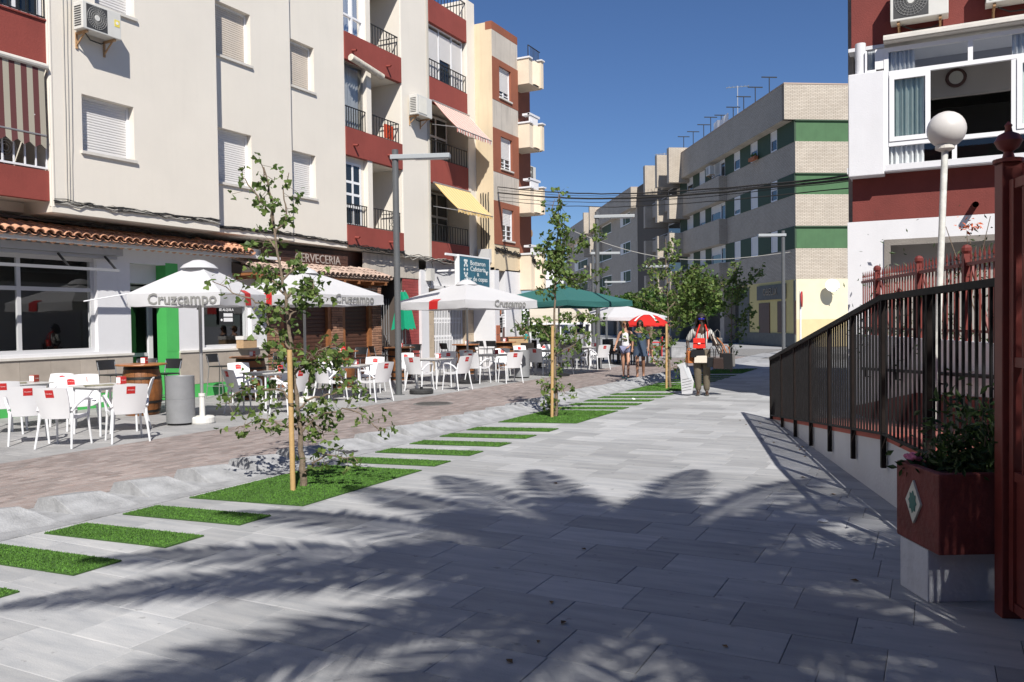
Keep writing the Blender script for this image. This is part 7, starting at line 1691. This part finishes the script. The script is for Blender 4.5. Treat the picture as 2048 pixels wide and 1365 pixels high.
cloth(v, F_, rd_, 'shoes', [['anr', 'her', 'tor']], m_shoe, .016, {'anr': .05}); cloth(v, F_, rd_, 'shoes', [['anl', 'hel', 'tol']], m_shoe, .016, {'anl': .05})
hair(v, m_hairb, r=(.10, .11, .105), n=240, ln=.17, frz=.03); shades(v, m_lensb); face(v, mat('dark_lip', (.10, .04, .035), .5), None)
def at_v(x, y, z): k = v.scale.x; M = Matrix.Translation(v.location) @ Matrix.Rotation(v.rotation_euler.z, 4, 'Z') @ Matrix.Scale(k, 4); return M @ Vector((x, y, z))
def bag(label, lx, ly, lz, w_, h_, d_, mt, strap, hw=None, rz=0, flap=None, flare=1.1, name='handbag', cat='handbag'):
    c = at_v(lx, ly, lz); t = thing(name, label, cat, c, v.rotation_euler.z+rz)
    e = MB(); a, b_ = w_/2, w_/2*flare
    e.add([(-b_, -d_/2, -h_), (b_, -d_/2, -h_), (b_, d_/2, -h_), (-b_, d_/2, -h_), (-a, -d_*.3, 0), (a, -d_*.3, 0), (a, d_*.3, 0), (-a, d_*.3, 0)], [(0,3,2,1),(4,5,6,7),(0,1,5,4),(1,2,6,5),(2,3,7,6),(3,0,4,7)]); part(e, 'body', mt, t, bevel=.012)
    if flap: e = MB(); e.box(-a*1.03, a*1.03, -d_/2-.012, -d_/2+.004, -h_*.48, .005); part(e, 'flap', flap, t, bevel=.004); e = MB(); e.box(-.025, .025, -d_/2-.022, -d_/2-.013, -h_*.56, -h_*.44); part(e, 'clasp', m_pvc, t)
    if strap:
        for yy in (-d_*.25, d_*.25): e = MB(); e.tube([(-a*.6, yy, -.01), (-a*.5, yy, strap*.7), (0, yy*.4, strap), (a*.5, yy, strap*.7), (a*.6, yy, -.01)], .008, 5); part(e, 'handle', hw or mt, t)
    return t
m_rb = mat('red_leather', (.62, .025, .015), .4); m_kb = mat('black_leather', (.007, .007, .008), .45, spec=.3); m_bb2 = mat('brown_leather', (.028, .016, .013), .45, .2, 8, spec=.3); m_wb = mat('cream_leather', (.62, .55, .46), .5); m_gb = mat('grey_leather', (.13, .125, .12), .4); m_ob = mat('orange_leather', (.38, .12, .03), .5)
rbag = bag('bright red flap handbag hanging on the vendor\'s chest', -.05, -.20, 1.24, .235, .21, .08, m_rb, 0, flap=m_rb)
for s in (-1, 1):
    e = MB(); e.tube([(s*.12+.05, .0, -.01), (s*.10+.07, .02, .15), (s*.075+.07, .07, .22), (s*.055+.07, .16, .28)], .016, 6); part(e, 'strap', m_rb, rbag)
bag('small black pouch hanging below the vendor\'s red handbag', -.08, -.17, .995, .28, .16, .08, m_kb, 0)
bag('cream wristlet pouch at the vendor\'s waist', -.02, -.20, .87, .25, .15, .05, m_wb, 0, rz=R_(-5))
bag('tan orange bag hanging on the vendor\'s right hip', -.25, -.06, .97, .13, .26, .14, m_ob, .06, rz=R_(30))
bag('black shoulder bag on the vendor\'s forearm beside the cream pouch', .20, -.22, .84, .17, .21, .09, m_kb, .22)
bag('dark brown bucket bag on the vendor\'s forearm', .34, -.24, .83, .20, .23, .11, m_bb2, .24)
bag('large black tote with tan handle on the vendor\'s arm', .50, -.18, .93, .25, .34, .12, m_kb, .16, hw=m_ob)
bag('grey bag with trailing straps on the end of the vendor\'s arm', .62, -.12, .92, .12, .28, .09, m_gb, .14)
bag('grey shoulder bag behind the vendor\'s shoulder', .33, .08, 1.24, .20, .17, .1, m_gb, .18)
for i in range(5):
    c = [at_v(.20+.03*i, -.10-.02*i, 1.33-.02*i), at_v(.27+.04*i, -.17, 1.12), at_v(.36+.05*i, -.16, .90-.02*i)]; pipe_thing('belt', ('brown', 'cream', 'grey', 'black', 'tan orange')[i]+' leather belt draped over the vendor\'s left arm', 'belt', c, .013, (m_bb2, m_wb, m_gb, m_kb, m_ob)[i], 6, 'belts on the vendor\'s arm')
c = at_v(-.33, -.04, .05); bd = thing('print_portfolio', 'white portfolio of prints in plastic carried low by the vendor', 'portfolio', c, v.rotation_euler.z+R_(-28)); bd.scale = (.74, .74, .84)
e = MB(); e.prism([(-.20, 0, .62), (-.30, 0, .72), (.0, 0, .80), (.22, 0, .30), (.17, 0, .0), (-.14, 0, -.02)], (0, .05, 0)); part(e, 'sheet', mat('portfolio_white', (.62, .62, .64), .5), bd)
for k in range(5): e = MB(); e.bar((-.13, -.004, .06+.07*k), (.17, -.004, .12+.07*k), .004, .006); part(e, 'stripe', m_kb, bd)
e = MB(); e.prism([(-.1, -.006, .70), (.02, -.006, .74), (.20, -.006, .36), (.10, -.006, .34)], (0, .004, 0)); part(e, 'plastic_sleeve', mat('clear_sleeve', (.7, .72, .75), .15), bd)
# --- two women walking
walk = {'hpl': (.088, -.02, .91), 'knl': (.085, -.16, .52), 'anl': (.08, -.17, .11), 'tol': (.08, -.33, .045), 'hel': (.08, -.13, .04), 'knr': (-.085, .05, .50), 'anr': (-.08, .22, .10), 'tor': (-.08, .11, .03), 'her': (-.08, .26, .07)}
w1 = gnd(1252, 757); pose = dict(walk); pose.update({'elr': (-.26, .08, 1.17), 'wrr': (-.33, .02, .96), 'pmr': (-.345, .0, .90), 'ell': (.24, .06, 1.15), 'wrl': (.12, -.17, .98), 'pml': (.07, -.20, .95)})
W1, F_, rd_ = person('woman in white printed vest and patterned blue shorts wearing sunglasses and flip-flops', (w1.x, w1.y), (-1.5, 0, 0), 1.62, pose, sk_l, .97)
m_tank = mat('white_vest', (.66, .66, .68), .9); m_short = striped('patterned_shorts', (.02, .025, .16), (.40, .42, .5), 26)
cloth(W1, F_, rd_, 'vest', [['pel', 'sp', 'ch', 'nb']], m_tank, .020, {'nb': (.075, .05), 'ch': (.165, .125), 'pel': (.158, .12), 'sp': (.138, .108)}, 'sp')
cloth(W1, F_, rd_, 'shorts', [['pel', 'hpr', 'mtr'], ['pel', 'hpl', 'mtl']], m_short, .026, {'hpr': .118, 'hpl': .118, 'mtr': .112, 'mtl': .112}, 'pel')
e = MB(); e.obox((0.0, -.125, 1.20), (.11, .012, .045)); part(e, 'vest_print', mat('print_pink', (.6, .2, .3), .8), W1)
for n, s in (('l', 1), ('r', -1)):
    q = F_.J['to'+n]; h_ = F_.J['he'+n]; e = MB(); e.bar(q+Vector((0, -.05, -.018)), h_+Vector((0, .02, -.018)), .09, .018); part(e, 'flip_flop', mat('teal_sole', (.02, .25, .25), .7), W1)
hair(W1, m_hairl, n=120, ln=.06, back=((0, .09, 1.69), (.06, .06, .06))); shades(W1, m_lens); face(W1, mat('lip', (.4, .12, .1), .5), None)
bg_ = thing('backpack_straps', 'dark shoulder bag worn on the back of the woman in white vest', 'bag', (w1.x, w1.y, 0), W1.rotation_euler.z)
e = MB(); e.obox((0.02, .17, 1.05), (.24, .11, .30)); part(e, 'body', m_kb, bg_, bevel=.03)
for s in (-1, 1): e = MB(); e.tube([(s*.09, .13, 1.17), (s*.095, .05, 1.335), (s*.10, -.085, 1.25), (s*.11, -.09, 1.05), (s*.13, .10, .95)], .012, 6); part(e, 'strap', m_kb, bg_)
w2 = gnd(1281, 758); pose = {k_.replace('l', 'L').replace('r', 'l').replace('L', 'r') if False else k_: q for k_, q in walk.items()}
mir = lambda q: (-q[0], q[1], q[2])
pose = {k_[:-1]+('l' if k_[-1] == 'r' else 'r'): mir(q) for k_, q in walk.items()}; pose.update({'ell': (.25, .03, 1.16), 'wrl': (.25, -.08, .94), 'pml': (.24, -.11, .89)})
W2, F_, rd_ = person('woman in a loose navy tunic walking beside the woman in white', (w2.x, w2.y), (-1.2, 0, 0), 1.64, pose, sk_t, 1.0)
m_tun = mat('navy_tunic', (.045, .07, .115), .9, .1, 7)
cloth(W2, F_, rd_, 'tunic', [['hem', 'pel', 'sp', 'ch', 'nb'], ['ch', 'shr', 'elr'], ['ch', 'shl', 'ell']], m_tun, .026, {'nb': (.08, .055), 'pel': (.19, .14), 'sp': (.17, .125), 'hem': (.20, .15), 'elr': .075, 'ell': .075}, 'sp') if F_.J.update({'hem': Vector((0, .0, .66))}) is None and rd_.update({'hem': .18}) is None else None
for n in 'lr':
    q = F_.J['to'+n]; h_ = F_.J['he'+n]; e = MB(); e.bar(q+Vector((0, -.05, -.018)), h_+Vector((0, .02, -.018)), .085, .018); part(e, 'sandal', m_bb2, W2)
e = MB(); nn = 22; e.grid([[(rx*math.cos(k/nn*6.283)*(1+.03*math.sin(k*2.2)*(1.3-z)), ry*math.sin(k/nn*6.283)*(1+.03*math.sin(k*2.2)*(1.3-z))+.005, z) for k in range(nn+1)] for (z, rx, ry) in ((1.38, .165, .125), (1.2, .168, .128), (1.02, .185, .145), (.85, .205, .17), (.68, .222, .185))]); part(e, 'tunic_skirt', m_tun, W2, True)
hair(W2, m_hair_d, n=160, ln=.2, back=((0, .06, 1.58), (.09, .06, .13))); shades(W2, m_lens); face(W2, mat('lip', (.4, .12, .1), .5), None)
w3 = gnd(1296, 728); W3, F_, rd_ = person('pedestrian in dark clothes half hidden behind the woman in navy', (w3.x, w3.y), (-1.2, 30, 0), 1.68, walk, sk_l)
cloth(W3, F_, rd_, 'shirt', [['pel', 'sp', 'ch', 'nb'], ['ch', 'shr', 'elr'], ['ch', 'shl', 'ell']], mat('dull_red_shirt', (.25, .04, .04), .9), .02, {'nb': .07}, 'sp'); cloth(W3, F_, rd_, 'shorts', [['pel', 'hpr', 'knr'], ['pel', 'hpl', 'knl']], m_khaki, .022, None, 'pel'); hair(W3, m_hair_d, n=60)
for n in 'lr':
    q = F_.J['to'+n]; h_ = F_.J['he'+n]; e = MB(); e.bar(q+Vector((0, -.05, -.018)), h_+Vector((0, .02, -.018)), .085, .018); part(e, 'sandal', m_wb, W3)
# --- boy at the counter
bp_ = atd(1052, 640, 29.5); pose = {'ell': (.22, -.04, 1.18), 'wrl': (.16, -.22, 1.12), 'pml': (.13, -.27, 1.11), 'elr': (-.22, -.04, 1.18), 'wrr': (-.16, -.22, 1.10), 'pmr': (-.13, -.27, 1.09)}
BO, F_, rd_ = person('boy in a teal T-shirt standing at the wooden counter', (bp_.x, bp_.y), (bp_.x-8, bp_.y-3.5, 0), 1.48, pose, sk_t, 1.0)
cloth(BO, F_, rd_, 'shirt', [['pel', 'sp', 'ch', 'nb'], ['ch', 'shr', 'elr'], ['ch', 'shl', 'ell']], mat('teal_shirt', (.02, .26, .24), .9), .024, {'nb': .065, 'elr': .062, 'ell': .062}, 'sp'); cloth(BO, F_, rd_, 'shorts', [['pel', 'hpr', 'knr'], ['pel', 'hpl', 'knl']], m_kb, .022, None, 'pel'); cloth(BO, F_, rd_, 'shoes', [['anr', 'her', 'tor']], m_kb, .014); cloth(BO, F_, rd_, 'shoes', [['anl', 'hel', 'tol']], m_kb, .014); hair(BO, m_hairb, n=60, ln=.03)
p = atd(1036, 640, 29.3); ct = thing('counter', 'light wooden plank counter in front of the boy in teal', 'counter', (p.x, p.y, 0), R_(40))
for k in range(6): e = MB(); e.box(-.35, .35, -.03, .0, .02+k*.17, .18+k*.17); part(e, 'plank', mat('pale_wood', (.38, .26, .14), .7, .15, 7, rnd=.2), ct)
e = MB(); e.box(-.38, .38, -.06, .5, 1.045, 1.09); part(e, 'counter_top', m_woodl, ct); e = MB(); e.box(-.34, .34, .0, .45, 0, 1.04); part(e, 'carcass', m_woodl, ct)
# dry leaves and bits of litter on the paving
random.seed(77); lm_ = MB(); lm_.add([(0, 0, .002), (-.02, .03, .008), (0, .07, .004), (.02, .03, .012), (0, .035, .001)], [(0, 1, 4), (1, 2, 4), (2, 3, 4), (3, 0, 4)]); lme = lm_.mesh('fallen_leaf', mat('dry_leaf', (.15, .09, .04), .9, rnd=.4))
for k in range(31):
    if k < 7: p = gnd(random.uniform(1000, 1900), random.uniform(1080, 1340))
    elif k < 29: p = RA+WD*random.uniform(.1, 6.0)-WN*random.uniform(.08, .55)
    else: p = gnd(random.uniform(300, 1500), random.uniform(860, 1000))
    o = link('fallen_leaf', lme, None, (p.x, p.y, .004), (0, 0, random.random()*6.28)); s_ = random.uniform(.45, .9); o.scale = (s_, s_, s_)
    tag(o, 'dry brown leaf lying along the foot of the ramp wall' if 7 <= k < 29 else ('dry brown leaf lying in the palm shadow' if k < 7 else 'dry brown leaf lying on the sunlit paving'), 'leaf', 'fallen leaves on the paving')
for (px, py, lab) in ((1645, 1045, 'crumpled pale paper scrap on the paving near the ramp'), (1267, 802, 'white crumpled paper on a narrow turf strip')):
    p = gnd(px, py); e = MB(); e.sphere((0, 0, .014), .035, 7, 0, (1.2, .8, .4)); e.v = [(x+random.gauss(0, .006), y+random.gauss(0, .006), max(0, z+random.gauss(0, .005))) for x, y, z in e.v]; o = part(e, 'paper_scrap', m_pvc, None, loc=(p.x, p.y, .022 if px == 1267 else .001)); tag(o, lab, 'litter')
# ================================================================== UNSEEN BLOCKS ADDED AROUND THE VIEWPOINT TO CUT SKY FILL
def unseen_block(label, x0, x1, y0, y1, h, m, faces):
    t = thing('apartment_building', label, 'building', (x0, y0, 0)); W, D = x1-x0, y1-y0
    e = MB(); e.box(0, W, 0, D, 0, h); part(e, 'wall', m, t); e = MB(); e.box(-.1, W+.1, -.1, D+.1, h, h+.25); part(e, 'roof_coping', m_redp, t)
    pane = MB(); fr = MB()
    for f_ in faces:
        n = int((D if f_ in 'WE' else W)/3.2)
        for i in range(n):
            for j in range(int(h/3)):
                c = 1.6+3.2*i; z = 1.2+3*j
                for (d_, mm, nm) in ((.03, m_pvc, 'window'), (.045, m_pane, 'pane')):
                    g = .6 if nm == 'window' else .5; e = MB()
                    if f_ == 'E': e.box(W+.001, W+d_, c-g, c+g, z, z+1.3)
                    if f_ == 'W': e.box(-d_, -.001, c-g, c+g, z, z+1.3)
                    if f_ == 'N': e.box(c-g, c+g, D+.001, D+d_, z, z+1.3)
                    if nm == 'window': wn = part(e, 'window', mm, t)
                    else: part(e, 'pane', mm, wn)
unseen_block('plain cream apartment block added unseen to block sky light, continuing the row of bars', -27, -14.4, -45, -3.3, 12.5, m_cream, 'E')
unseen_block('oxblood apartment block added unseen behind the viewpoint to block sky light', -13, 9, -32, -15, 9.5, m_redh, 'N')
unseen_block('tall oxblood garden house added unseen on the gate side to block sky light', 9.5, 22, -26, 8.5, 8.5, m_redh, 'W')

# unseen garden trees, added to block sky fill and shade the ramp
def unseen_tree(label, x, y, zc, r, n, sd):
    random.seed(sd); t = thing('unseen_tree', label, 'tree', (x, y, 0)); e = MB(); e.tube([(0, 0, 0), (.1, .05, zc*.5), (0, 0, zc)], [.14, .11, .06], 8); part(e, 'trunk', m_bark, t, True)
    for k in range(7):
        a = k*.9; e = MB(); e.tube([(.08, .03, zc*.55), (r*.6*math.cos(a), r*.6*math.sin(a), zc+random.uniform(-.3, .7))], [.05, .015], 6); part(e, 'limb', m_bark, t)
    cl = [(Vector((random.gauss(0, r*.45), random.gauss(0, r*.45), zc+random.gauss(0, r*.35))), random.uniform(.3, .55)*r) for _ in range(24)]; e = MB()
    for _ in range(n):
        cc, rr = random.choice(cl); v_ = Vector((random.gauss(0, 1), random.gauss(0, 1), random.gauss(0, 1))).normalized()*rr*random.random()**.4; put_leaf(e, cc+v_, 1.9)
    part(e, 'crown', m_orl, t, kind='stuff')
unseen_tree('dense tree added unseen beside the oxblood garden house to block sky light', 6.6, .5, 3.6, 1.9, 4200, 41)
unseen_tree('spreading tree added unseen behind the palms to block sky light', 4.6, -5.2, 4.0, 2.2, 4600, 42)
unseen_tree('leafy tree added unseen near the oxblood street block to block sky light', -2.5, -9.0, 4.2, 2.2, 4600, 43)
unseen_tree('tree added unseen between the ramp and the garden house to shade the ramp', 4.3, 5.0, 4.0, 1.5, 3600, 44)
